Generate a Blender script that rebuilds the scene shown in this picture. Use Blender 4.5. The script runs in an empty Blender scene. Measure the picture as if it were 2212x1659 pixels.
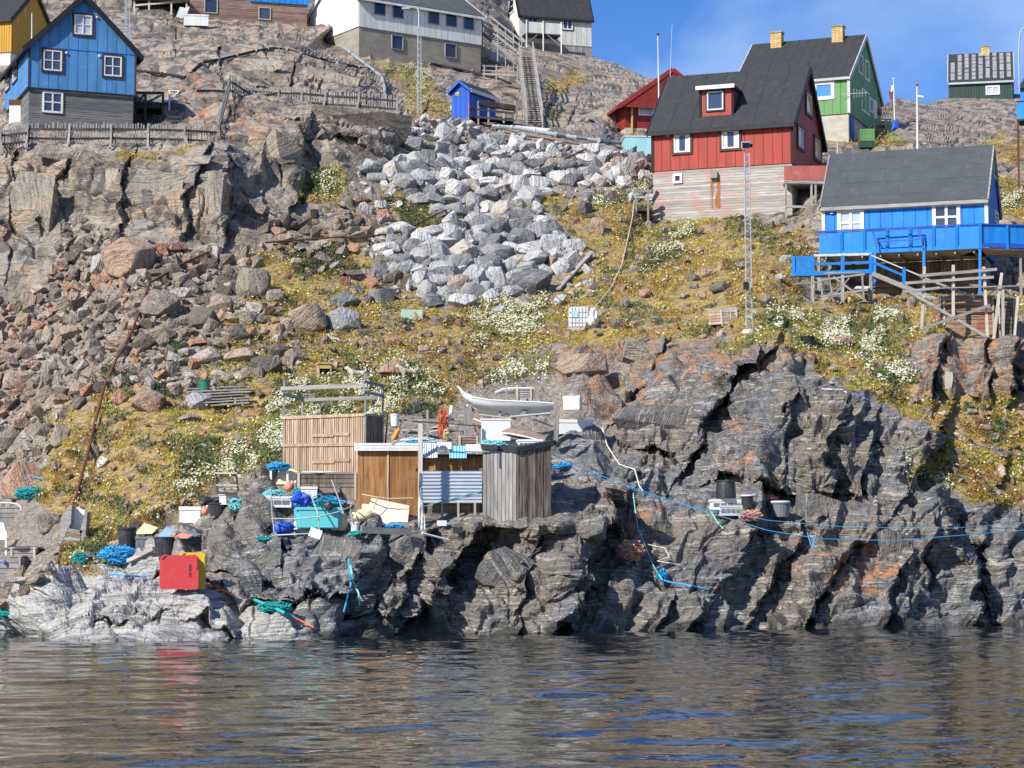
import bpy, bmesh, math, random
import numpy as np
from mathutils import Vector, Matrix
from mathutils.bvhtree import BVHTree

random.seed(7)
rng = np.random.default_rng(7)
scene = bpy.context.scene
COL = scene.collection

# ------------------------------------------------------------------ camera
F, CU, CV, EYE, VH = 4900.0, 1106.0, 829.5, 2.0, 1225.0
PITCH = math.atan((VH - CV) / F)
cam_d = bpy.data.cameras.new('camera')
cam_d.sensor_width = 36.0
cam_d.lens = 36.0 * F / 2212.0
cam_d.clip_start = 0.5
cam_d.clip_end = 5000
cam = bpy.data.objects.new('camera', cam_d)
COL.objects.link(cam)
cam.location = (0, 0, EYE)
cam.rotation_euler = (math.pi / 2 + PITCH, 0, 0)
scene.camera = cam
scene.render.resolution_x, scene.render.resolution_y = 1024, 768

# ------------------------------------------------------------------ sky, sun, exposure
SUN_EL = math.radians(37)
SUN_AZ = math.radians(44)          # to the left of straight behind the camera
sd = Vector((-math.sin(SUN_AZ) * math.cos(SUN_EL), -math.cos(SUN_AZ) * math.cos(SUN_EL), math.sin(SUN_EL)))
sun_d = bpy.data.lights.new('sun', 'SUN')
sun_d.energy = 5.0
sun_d.angle = math.radians(0.53)
sun_d.color = (1.0, 0.955, 0.88)
sun = bpy.data.objects.new('sun', sun_d)
COL.objects.link(sun)
sun.location = (-60, -60, 80)
sun.rotation_euler = (-sd).to_track_quat('-Z', 'Y').to_euler()

world = bpy.data.worlds.new('World')
scene.world = world
world.use_nodes = True
wn = world.node_tree
wn.nodes.clear()
def N(nt, typ, **kw):
    n = nt.nodes.new(typ)
    for k, v in kw.items():
        setattr(n, k, v)
    return n
def L(nt, a, b):
    nt.links.new(a, b)
sky = N(wn, 'ShaderNodeTexSky', sky_type='NISHITA', sun_disc=False)
sky.sun_elevation = SUN_EL
sky.sun_rotation = math.atan2(sd.x, sd.y)
sky.altitude = 0
sky.air_density = 1.0
sky.dust_density = 0.15
sky.ozone_density = 2.2
tc = N(wn, 'ShaderNodeTexCoord')
mp = N(wn, 'ShaderNodeMapping')
mp.inputs['Scale'].default_value = (1.0, 1.0, 2.6)
mp.inputs['Location'].default_value = (1.3, 0.4, 0.2)
nz = N(wn, 'ShaderNodeTexNoise')
nz.inputs['Scale'].default_value = 3.4
nz.inputs['Detail'].default_value = 6
nz.inputs['Roughness'].default_value = 0.5
nz.inputs['Distortion'].default_value = 0.4
rp = N(wn, 'ShaderNodeValToRGB')
rp.color_ramp.elements[0].position = 0.44
rp.color_ramp.elements[1].position = 0.64
hs = N(wn, 'ShaderNodeHueSaturation')
hs.inputs['Saturation'].default_value = 1.45
hs.inputs['Value'].default_value = 0.92
hs.inputs['Hue'].default_value = 0.522
mxs = N(wn, 'ShaderNodeMix', data_type='RGBA')
mf = N(wn, 'ShaderNodeMath', operation='MULTIPLY')
mf.inputs[1].default_value = 0.75
bg = N(wn, 'ShaderNodeBackground')
bg.inputs['Strength'].default_value = 0.112
wo = N(wn, 'ShaderNodeOutputWorld')
L(wn, tc.outputs['Generated'], mp.inputs[0])
L(wn, mp.outputs[0], nz.inputs['Vector'])
L(wn, nz.outputs['Fac'], rp.inputs[0])
L(wn, rp.outputs[0], mf.inputs[0])
L(wn, mf.outputs[0], mxs.inputs[0])
L(wn, sky.outputs[0], hs.inputs['Color'])
L(wn, hs.outputs[0], mxs.inputs[6])
mxs.inputs[7].default_value = (3.7, 4.9, 7.4, 1)
L(wn, mxs.outputs[2], bg.inputs['Color'])
L(wn, bg.outputs[0], wo.inputs[0])

scene.view_settings.view_transform = 'Standard'
scene.view_settings.look = 'None'
scene.view_settings.exposure = 0.42
scene.view_settings.gamma = 1.0

# ------------------------------------------------------------------ picture <-> world measuring
CP, SP = math.cos(PITCH), math.sin(PITCH)
def ray(U, V):
    a, b = (U - CU) / F, (CV - V) / F
    return np.stack(np.broadcast_arrays(a, CP - b * SP, SP + b * CP), -1)
def P(U, V, D):
    d = ray(U, V)
    p = d * (D / d[1])
    return Vector((p[0], p[1], p[2] + EYE))
def PN(U, V, D):
    d = ray(np.asarray(U, float), np.asarray(V, float))
    p = d * (np.asarray(D, float) / d[..., 1])[..., None]
    p[..., 2] += EYE
    return p
def pxm(D):                 # metres per picture unit at distance D
    return D / F

# ------------------------------------------------------------------ noise
def _h(ix, iy, iz, seed):
    n = (ix.astype(np.uint32) * np.uint32(374761393) + iy.astype(np.uint32) * np.uint32(668265263)
         + iz.astype(np.uint32) * np.uint32(2246822519) + np.uint32((seed * 3266489917) & 0xffffffff))
    n = (n ^ (n >> np.uint32(13))) * np.uint32(1274126177)
    n = (n ^ (n >> np.uint32(16))) * np.uint32(2246822519)
    n = n ^ (n >> np.uint32(15))
    return (n & np.uint32(0xffffff)).astype(np.float32) / np.float32(16777216.0)
def vnoise(p, seed=0):
    p = np.asarray(p, np.float32)
    f = np.floor(p)
    i = f.astype(np.int64)
    t = p - f
    t = t * t * (3 - 2 * t)
    x, y, z = i[..., 0], i[..., 1], i[..., 2]
    r = 0
    for dx in (0, 1):
        wx = t[..., 0] if dx else 1 - t[..., 0]
        for dy in (0, 1):
            wy = t[..., 1] if dy else 1 - t[..., 1]
            for dz in (0, 1):
                wz = t[..., 2] if dz else 1 - t[..., 2]
                r = r + wx * wy * wz * _h(x + dx, y + dy, z + dz, seed)
    return r * 2 - 1
def fbm(p, octv=4, seed=0, gain=0.5):
    r, a = 0, 1.0
    p = np.asarray(p, np.float32)
    for o in range(octv):
        r = r + a * vnoise(p * (2.03 ** o) + 17.3 * o, seed + o)
        a *= gain
    return r
def blocks(p, seed=0, tilt=1.0):
    """faceted blocks: every Voronoi cell has its own height and its own tilt"""
    p = np.asarray(p, np.float32)
    i0 = np.floor(p).astype(np.int64)
    best = np.full(p.shape[0], 1e9, np.float32)
    sec = np.full(p.shape[0], 1e9, np.float32)
    val = np.zeros(p.shape[0], np.float32)
    for dx in (-1, 0, 1):
        for dy in (-1, 0, 1):
            for dz in (-1, 0, 1):
                x, y, z = i0[:, 0] + dx, i0[:, 1] + dy, i0[:, 2] + dz
                cx = x + _h(x, y, z, seed) - p[:, 0]
                cy = y + _h(x, y, z, seed + 1) - p[:, 1]
                cz = z + _h(x, y, z, seed + 2) - p[:, 2]
                d = cx * cx + cy * cy + cz * cz
                hv = (_h(x, y, z, seed + 3) - .5) * 1.4 + tilt * (
                    cx * (_h(x, y, z, seed + 4) - .5) + cy * (_h(x, y, z, seed + 5) - .5) + cz * (_h(x, y, z, seed + 6) - .5))
                m = d < best
                sec = np.where(m, best, np.minimum(sec, d))
                val = np.where(m, hv, val)
                best = np.where(m, d, best)
    edge = np.sqrt(sec) - np.sqrt(best)
    return val, edge

def facets(p, seed=0, tilt=1.0, S=3.2, flat=.36):
    """jointed rock: overlapping tilted blocks with flat tops and steep planar sides"""
    p = np.asarray(p, np.float32)
    i0 = np.floor(p).astype(np.int64)
    val = np.full(p.shape[0], -1e9, np.float32)
    for dx in (-1, 0, 1):
        for dy in (-1, 0, 1):
            for dz in (-1, 0, 1):
                x, y, z = i0[:, 0] + dx, i0[:, 1] + dy, i0[:, 2] + dz
                cx = p[:, 0] - x - _h(x, y, z, seed)
                cy = p[:, 1] - y - _h(x, y, z, seed + 1)
                cz = p[:, 2] - z - _h(x, y, z, seed + 2)
                r1 = _h(x, y, z, seed + 4) - .5; r2 = _h(x, y, z, seed + 5) - .5; r3 = _h(x, y, z, seed + 6) - .5
                ux = cx + r1 * .7 * cz + r2 * .5 * cy
                uz = cz + r3 * .6 * cx
                m = np.maximum(np.maximum(np.abs(ux), np.abs(cy) * .8), np.abs(uz))
                hv = _h(x, y, z, seed + 3) * .9 - S * np.maximum(0, m - flat) + tilt * (cx * r2 + cy * r3 + cz * r1)
                val = np.maximum(val, hv)
    return val
# ------------------------------------------------------------------ where the houses stand (measured before the ground is shaped)
def proj(p):
    x, y, z = p[0], p[1], p[2] - EYE
    d = y * CP + z * SP
    return CU + F * x / d, CV - F * (-y * SP + z * CP) / d
class Face:
    """a wall plane: origin, unit direction along it, outward normal"""
    def __init__(s, o, e, n):
        s.o, s.e, s.n = Vector(o), Vector(e).normalized(), Vector(n).normalized()
    def pix(s, U, V):
        d = Vector(ray(U, V))
        c = Vector((0, 0, EYE))
        k = (s.o - c).dot(s.n) / d.dot(s.n)
        p = c + d * k - s.o
        return p.dot(s.e), p.z
    def pt(s, a, t, off=0.0):
        return s.o + s.e * a + Vector((0, 0, t)) + s.n * off
    def rect(s, U0, V0, U1, V1):
        Uc, Vc = (U0 + U1) / 2, (V0 + V1) / 2
        a0, a1 = s.pix(U0, Vc)[0], s.pix(U1, Vc)[0]
        t0, t1 = s.pix(Uc, V1)[1], s.pix(Uc, V0)[1]
        return min(a0, a1), min(t0, t1), max(a0, a1), max(t0, t1)
class Frame:
    """corner nearest the camera; a = along the front wall (away from the corner), b = along the side wall"""
    def __init__(s, U, V, D, ang, Ua, Ub, front_left=True, b_len=None, a_len=None):
        s.c = P(U, V, D)
        r = math.radians(ang)
        if front_left:       # front wall runs to the left of the corner and recedes, side wall runs to the right/back
            s.a = Vector((-math.cos(r), math.sin(r), 0)); s.b = Vector((math.sin(r), math.cos(r), 0))
        else:                # front wall runs to the right and recedes, side wall runs to the left/back
            s.a = Vector((math.cos(r), math.sin(r), 0)); s.b = Vector((-math.sin(r), math.cos(r), 0))
        s.La = a_len or s.solve(s.a, Ua)
        s.Lb = b_len or s.solve(s.b, Ub)
        s.fa = Face(s.c, s.a, -s.b)
        s.fb = Face(s.c, s.b, -s.a)
    def solve(s, d, Ut):
        k = (Ut - CU) / F
        dep = s.c.y * CP + (s.c.z - EYE) * SP
        return (k * dep - s.c.x) / (d.x - k * d.y * CP)
    def zat(s, U, V):      # height above the corner point of a point seen on the corner's edge line
        return P(U, V, s.c.y).z - s.c.z
    def at(s, i, j, z=0.0):
        return s.c + s.a * i + s.b * j + Vector((0, 0, z))
FR = {
 'blue_left': Frame(62, 189, 114, 21.5, 292, 10, False),
 'red': Frame(1711, 352, 113, 20, 1410, 1776, True),
 'green': Frame(1834, 244.5, 140, 22, 1590, 1903, True),
 'maroon': Frame(1350, 224, 138, 14, 1545, 1300, False, b_len=8),
 'white_long': Frame(775, 57, 150, 34, 1040, 670, False),
 'white_hill': Frame(1122, 88, 180, 16, 1278, 1100, False),
 'blue_right': Frame(2131, 486, 102, 18.5, 1779, 2158, True),
 'dark_green': Frame(2051, 212, 184, -12, 2188, 2030, False, b_len=6),
 'brown': Frame(405, 38, 152, 16, 663, 380, False, b_len=6),
 'yellow': Frame(25, 112, 133, 14, -60, 40, True, b_len=6),
 'hut': Frame(975 + 39, 253, 131, 30, 975, 1070, True),
}
PADS = []
def pad(face, length, Vfun, n=7):
    for k in range(n):
        q = face.pt(length * k / (n - 1), 0)
        U, _ = proj(q)
        V = Vfun(U)
        a, t = face.pix(U, V)
        PADS.append((U, V, face.pt(a, 0).y))
pad(FR['blue_left'].fa, FR['blue_left'].La, lambda U: 283)
pad(FR['blue_left'].fb, 2.5, lambda U: 270, 3)
pad(FR['red'].fa, FR['red'].La, lambda U: np.interp(U, [1405, 1711], [480, 462]))
pad(FR['green'].fa, 6, lambda U: 303)
pad(FR['green'].fb, 5, lambda U: 304, 4)
pad(FR['maroon'].fa, 4, lambda U: 292, 3)
pad(FR['white_long'].fa, FR['white_long'].La, lambda U: np.interp(U, [775, 1040], [122, 162]))
pad(FR['white_long'].fb, 4, lambda U: np.interp(U, [670, 775], [82, 120]), 4)
pad(FR['white_hill'].fa, FR['white_hill'].La, lambda U: np.interp(U, [1122, 1278], [95, 126]))
pad(FR['dark_green'].fa, FR['dark_green'].La, lambda U: 211)
pad(FR['brown'].fa, FR['brown'].La, lambda U: np.interp(U, [405, 663], [40, 56]))
pad(FR['hut'].fa, FR['hut'].La, lambda U: 256, 3)
PADS += [(770 + 36 * k, 1124, 71.2) for k in range(13)] + [(770 + 36 * k, 1108, 72.2) for k in range(13)]
FR['plank_shed'] = Frame(788, 1032, 77.2, 25, 612, 826, True)
pad(FR['plank_shed'].fa, FR['plank_shed'].La, lambda U: 1034, 5)
PADS += [(1612, 716, 89), (1660, 716, 89)]
# ------------------------------------------------------------------ material helpers
MATS = {}
class MT:
    def __init__(s, name, rough=0.8, spec=0.3, metal=0.0):
        s.m = bpy.data.materials.new(name)
        s.m.use_nodes = True
        s.nt = s.m.node_tree
        s.b = s.nt.nodes['Principled BSDF']
        s.b.inputs['Roughness'].default_value = rough
        s.b.inputs['Specular IOR Level'].default_value = spec
        s.b.inputs['Metallic'].default_value = metal
        s.tc = N(s.nt, 'ShaderNodeTexCoord')
        s.obj = s.tc.outputs['Object']
        MATS[name] = s.m
    def map(s, scale=(1, 1, 1), rot=(0, 0, 0), loc=(0, 0, 0), vec=None):
        n = N(s.nt, 'ShaderNodeMapping')
        n.inputs['Scale'].default_value = scale
        n.inputs['Rotation'].default_value = rot
        n.inputs['Location'].default_value = loc
        L(s.nt, vec or s.obj, n.inputs[0])
        return n.outputs[0]
    def noise(s, scale, detail=4, rough=0.55, dist=0.0, vec=None, out='Fac'):
        n = N(s.nt, 'ShaderNodeTexNoise')
        n.inputs['Scale'].default_value = scale
        n.inputs['Detail'].default_value = detail
        n.inputs['Roughness'].default_value = rough
        n.inputs['Distortion'].default_value = dist
        L(s.nt, vec or s.obj, n.inputs['Vector'])
        return n.outputs[out]
    def vor(s, scale, vec=None, feature='F1', out='Distance', rnd=1.0):
        n = N(s.nt, 'ShaderNodeTexVoronoi', feature=feature)
        n.inputs['Scale'].default_value = scale
        n.inputs['Randomness'].default_value = rnd
        L(s.nt, vec or s.obj, n.inputs['Vector'])
        return n.outputs[out]
    def ramp(s, fac, stops, interp='LINEAR'):
        n = N(s.nt, 'ShaderNodeValToRGB')
        cr = n.color_ramp
        cr.interpolation = interp
        while len(cr.elements) < len(stops):
            cr.elements.new(0.5)
        for e, (p, c) in zip(cr.elements, stops):
            e.position = p
            e.color = (c, c, c, 1) if isinstance(c, (int, float)) else (c[0], c[1], c[2], 1)
        L(s.nt, fac, n.inputs[0])
        return n.outputs[0]
    def mix(s, fac, a, b, mode='MIX'):
        n = N(s.nt, 'ShaderNodeMix', data_type='RGBA', blend_type=mode)
        for sock, v in ((n.inputs[0], fac), (n.inputs[6], a), (n.inputs[7], b)):
            if isinstance(v, (int, float)):
                sock.default_value = v if sock.type == 'VALUE' else (v, v, v, 1)
            elif isinstance(v, tuple):
                sock.default_value = (v[0], v[1], v[2], 1)
            else:
                L(s.nt, v, sock)
        return n.outputs[2]
    def math(s, op, a, b=0.0):
        n = N(s.nt, 'ShaderNodeMath', operation=op)
        for sock, v in ((n.inputs[0], a), (n.inputs[1], b)):
            if isinstance(v, (int, float)):
                sock.default_value = v
            else:
                L(s.nt, v, sock)
        return n.outputs[0]
    def attr(s, name, out='Color'):
        n = N(s.nt, 'ShaderNodeAttribute', attribute_name=name)
        return n.outputs[out]
    def sep(s, col):
        n = N(s.nt, 'ShaderNodeSeparateColor')
        L(s.nt, col, n.inputs[0])
        return n.outputs
    def rand(s):
        return N(s.nt, 'ShaderNodeObjectInfo').outputs['Random']
    def bump(s, h, dist=0.02, strength=1.0):
        n = N(s.nt, 'ShaderNodeBump')
        n.inputs['Distance'].default_value = dist
        n.inputs['Strength'].default_value = strength
        L(s.nt, h, n.inputs['Height'])
        L(s.nt, n.outputs[0], s.b.inputs['Normal'])
        return n
    def col(s, c):
        if isinstance(c, tuple):
            s.b.inputs['Base Color'].default_value = (c[0], c[1], c[2], 1)
        else:
            L(s.nt, c, s.b.inputs['Base Color'])
        return s.m

# ---- rock of the hillside: zones carried by two colour attributes
def rnd_of(t):
    return t.math('FRACT', t.math('ADD', t.attr('rnd', 'Fac'), t.math('MULTIPLY', t.rand(), 7.31)))
def rock_material(name, zoned=True, tone=None):
    t = MT(name, rough=0.88, spec=0.25)
    src = t.obj
    if not zoned:      # every loose stone carries its banding at its own angle
        vr = N(t.nt, 'ShaderNodeVectorRotate', rotation_type='EULER_XYZ')
        cb = N(t.nt, 'ShaderNodeCombineXYZ')
        rr_ = rnd_of(t)
        L(t.nt, t.math('MULTIPLY', rr_, 21.0), cb.inputs[0]); L(t.nt, t.math('MULTIPLY', rr_, 33.0), cb.inputs[1]); L(t.nt, t.math('MULTIPLY', rr_, 47.0), cb.inputs[2])
        L(t.nt, t.obj, vr.inputs['Vector']); L(t.nt, cb.outputs[0], vr.inputs['Rotation'])
        src = vr.outputs[0]
    wpn = t.noise(0.22, 1, 0.5, vec=src, out='Color')
    bed = t.map(scale=(0.45, 0.45, 7.5), rot=(0.06, math.radians(13), 0), vec=t.mix(1.0, src, t.mix(1.0, wpn, (1.6, 1.6, 1.6), 'MULTIPLY'), 'ADD'))
    n_big = t.attr('zone_a', 'Alpha') if zoned else t.noise(0.6, 2)
    n_mid = t.noise(2.3, 4, 0.65)
    n_fine = t.noise(14, 2, 0.7)
    lay = t.noise(1.15, 5, 0.62, 1.0, vec=bed)
    lay2 = t.noise(2.7, 4, 0.6, 0.6, vec=bed)
    # pale granite gneiss
    pale = t.ramp(n_big, [(0.28, (0.24, 0.185, 0.13)), (0.45, (0.42, 0.345, 0.26)), (0.60, (0.44, 0.30, 0.195)), (0.74, (0.29, 0.265, 0.235))])
    pale = t.mix(t.ramp(lay, [(0.36, 1.0), (0.50, 0.0)]), pale, (0.22, 0.205, 0.185))
    pale = t.mix(t.ramp(lay2, [(0.60, 0.0), (0.68, 0.75)]), pale, (0.66, 0.62, 0.55))
    stain = t.attr('zone_b', 'Alpha') if zoned else t.noise(1.1, 2)
    pale = t.mix(t.ramp(stain, [(0.54, 0.0), (0.66, 0.8)]), pale, (0.085, 0.078, 0.068))
    crk = t.vor(0.55, vec=t.map(scale=(1.0, 0.6, 1.5), rot=(0, math.radians(14), 0)), feature='DISTANCE_TO_EDGE')
    pale = t.mix(t.math('MULTIPLY', 0.85, t.ramp(crk, [(0.0, 1.0), (0.035, 0.0)])), pale, (0.05, 0.045, 0.04))
    # dark banded gneiss of the shore
    dark = t.ramp(n_mid, [(0.28, (0.065, 0.067, 0.071)), (0.48, (0.145, 0.146, 0.15)), (0.68, (0.29, 0.285, 0.27))])
    dark = t.mix(t.ramp(n_big, [(0.42, 0.0), (0.62, 0.75)]), dark, (0.20, 0.172, 0.135))
    dark = t.mix(t.ramp(lay, [(0.565, 0.0), (0.585, 0.9), (0.605, 0.9), (0.625, 0.05)]), dark, (0.52, 0.47, 0.39))
    if zoned:
        dj = t.vor(0.62, vec=t.map(scale=(2.2, 1.0, 0.7), rot=(0, math.radians(-37), 0)), feature='DISTANCE_TO_EDGE')
        dark = t.mix(t.math('MULTIPLY', 0.6, t.ramp(dj, [(0.0, 1.0), (0.028, 0.0)])), dark, (0.022, 0.022, 0.024))
    dark = t.mix(t.ramp(lay2, [(0.34, 0.8), (0.44, 0.0)]), dark, (0.055, 0.056, 0.06))
    if zoned:
        za = t.sep(t.attr('zone_a'))
        zb = t.sep(t.attr('zone_b'))
        rock = t.mix(za[1], pale, dark)
        # soil and dry heath under the tufts
        soil = t.ramp(n_mid, [(0.30, (0.16, 0.125, 0.09)), (0.50, (0.27, 0.225, 0.17)), (0.68, (0.38, 0.33, 0.27))])
        soil = t.mix(t.ramp(n_fine, [(0.56, 0.0), (0.66, 0.8)]), soil, (0.47, 0.43, 0.38))
        soil = t.mix(t.ramp(n_fine, [(0.34, 0.8), (0.44, 0.0)]), soil, (0.07, 0.06, 0.05))
        heath = t.ramp(t.noise(3.4, 4, 0.7), [(0.28, (0.09, 0.055, 0.028)), (0.41, (0.23, 0.14, 0.05)), (0.52, (0.38, 0.26, 0.075)), (0.64, (0.46, 0.36, 0.09)), (0.78, (0.24, 0.25, 0.07))])
        base = t.mix(za[2], rock, soil)
        vg = t.math('MULTIPLY', za[0], t.ramp(n_mid, [(0.36, 0.15), (0.50, 1.0)]))
        base = t.mix(vg, base, heath)
        # orange lichen and rust
        ol = t.math('MULTIPLY', zb[0], t.ramp(t.noise(1.9, 5, 0.68, 0.5), [(0.52, 0.0), (0.59, 0.95)]))
        oc = t.mix(t.ramp(n_mid, [(0.45, 0.0), (0.58, 1.0)]), (0.38, 0.20, 0.10), (0.54, 0.20, 0.055))
        base = t.mix(ol, base, oc)
        # washed pale grey skerry
        wash = t.mix(t.ramp(lay, [(0.40, 0.0), (0.50, 1.0)]), (0.23, 0.23, 0.228), (0.48, 0.46, 0.42))
        wash = t.mix(t.ramp(lay2, [(0.33, 0.85), (0.44, 0.0)]), wash, (0.12, 0.12, 0.125))
        base = t.mix(zb[1], base, wash)
        # wet, weedy rock at the tide line
        base = t.mix(zb[2], base, (0.035, 0.034, 0.026))
    else:
        base = tone(t, lay, lay2, n_mid, n_fine, n_big)
    # lichen freckles
    base = t.mix(t.math('MULTIPLY', 0.55, t.ramp(t.noise(7.5, 3, 0.75), [(0.60, 0.0), (0.66, 1.0)])), base, (0.07, 0.067, 0.062))
    base = t.mix(t.ramp(n_fine, [(0.28, 0.55), (0.50, 0.0)]), base, (0.10, 0.095, 0.085))
    t.col(base)
    h = t.math('ADD', t.math('MULTIPLY', lay, 1.0), t.math('MULTIPLY', n_fine, 0.35))
    h = t.math('ADD', h, t.math('MULTIPLY', t.noise(5, 3, 0.7), 0.9))
    t.bump(h, 0.16, 0.9)
    return t.m
rock_material('hill_rock')
MATS['hill_rock'].node_tree.nodes['Principled BSDF'].inputs['Roughness'].default_value = 0.62
MATS['hill_rock'].node_tree.nodes['Principled BSDF'].inputs['Specular IOR Level'].default_value = 0.4

# ------------------------------------------------------------------ generic mesh object helpers
def setprops(o, label=None, cat=None, group=None, kind=None):
    if label: o['label'] = label
    if cat: o['category'] = cat
    if group: o['group'] = group
    if kind: o['kind'] = kind
    return o
def mesh_obj(name, verts, faces, mat, parent=None, smooth=False):
    me = bpy.data.meshes.new(name)
    me.from_pydata([tuple(v) for v in verts], [], faces)
    me.materials.append(MATS[mat] if isinstance(mat, str) else mat)
    if smooth:
        me.polygons.foreach_set('use_smooth', [True] * len(me.polygons))
    me.update()
    o = bpy.data.objects.new(name, me)
    COL.objects.link(o)
    if parent: o.parent = parent
    return o
def np_mesh(name, co, faces4, mat, smooth=False, tri=False):
    """fast big mesh from numpy arrays"""
    me = bpy.data.meshes.new(name)
    k = faces4.shape[1]
    me.vertices.add(len(co)); me.vertices.foreach_set('co', np.asarray(co, np.float32).ravel())
    me.loops.add(faces4.size); me.loops.foreach_set('vertex_index', faces4.astype(np.int32).ravel())
    me.polygons.add(len(faces4))
    me.polygons.foreach_set('loop_start', np.arange(0, faces4.size, k, dtype=np.int32))
    me.polygons.foreach_set('loop_total', np.full(len(faces4), k, np.int32))
    me.polygons.foreach_set('use_smooth', np.full(len(faces4), smooth, bool))
    me.materials.append(MATS[mat])
    me.update(calc_edges=True)
    o = bpy.data.objects.new(name, me)
    COL.objects.link(o)
    return o

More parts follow.
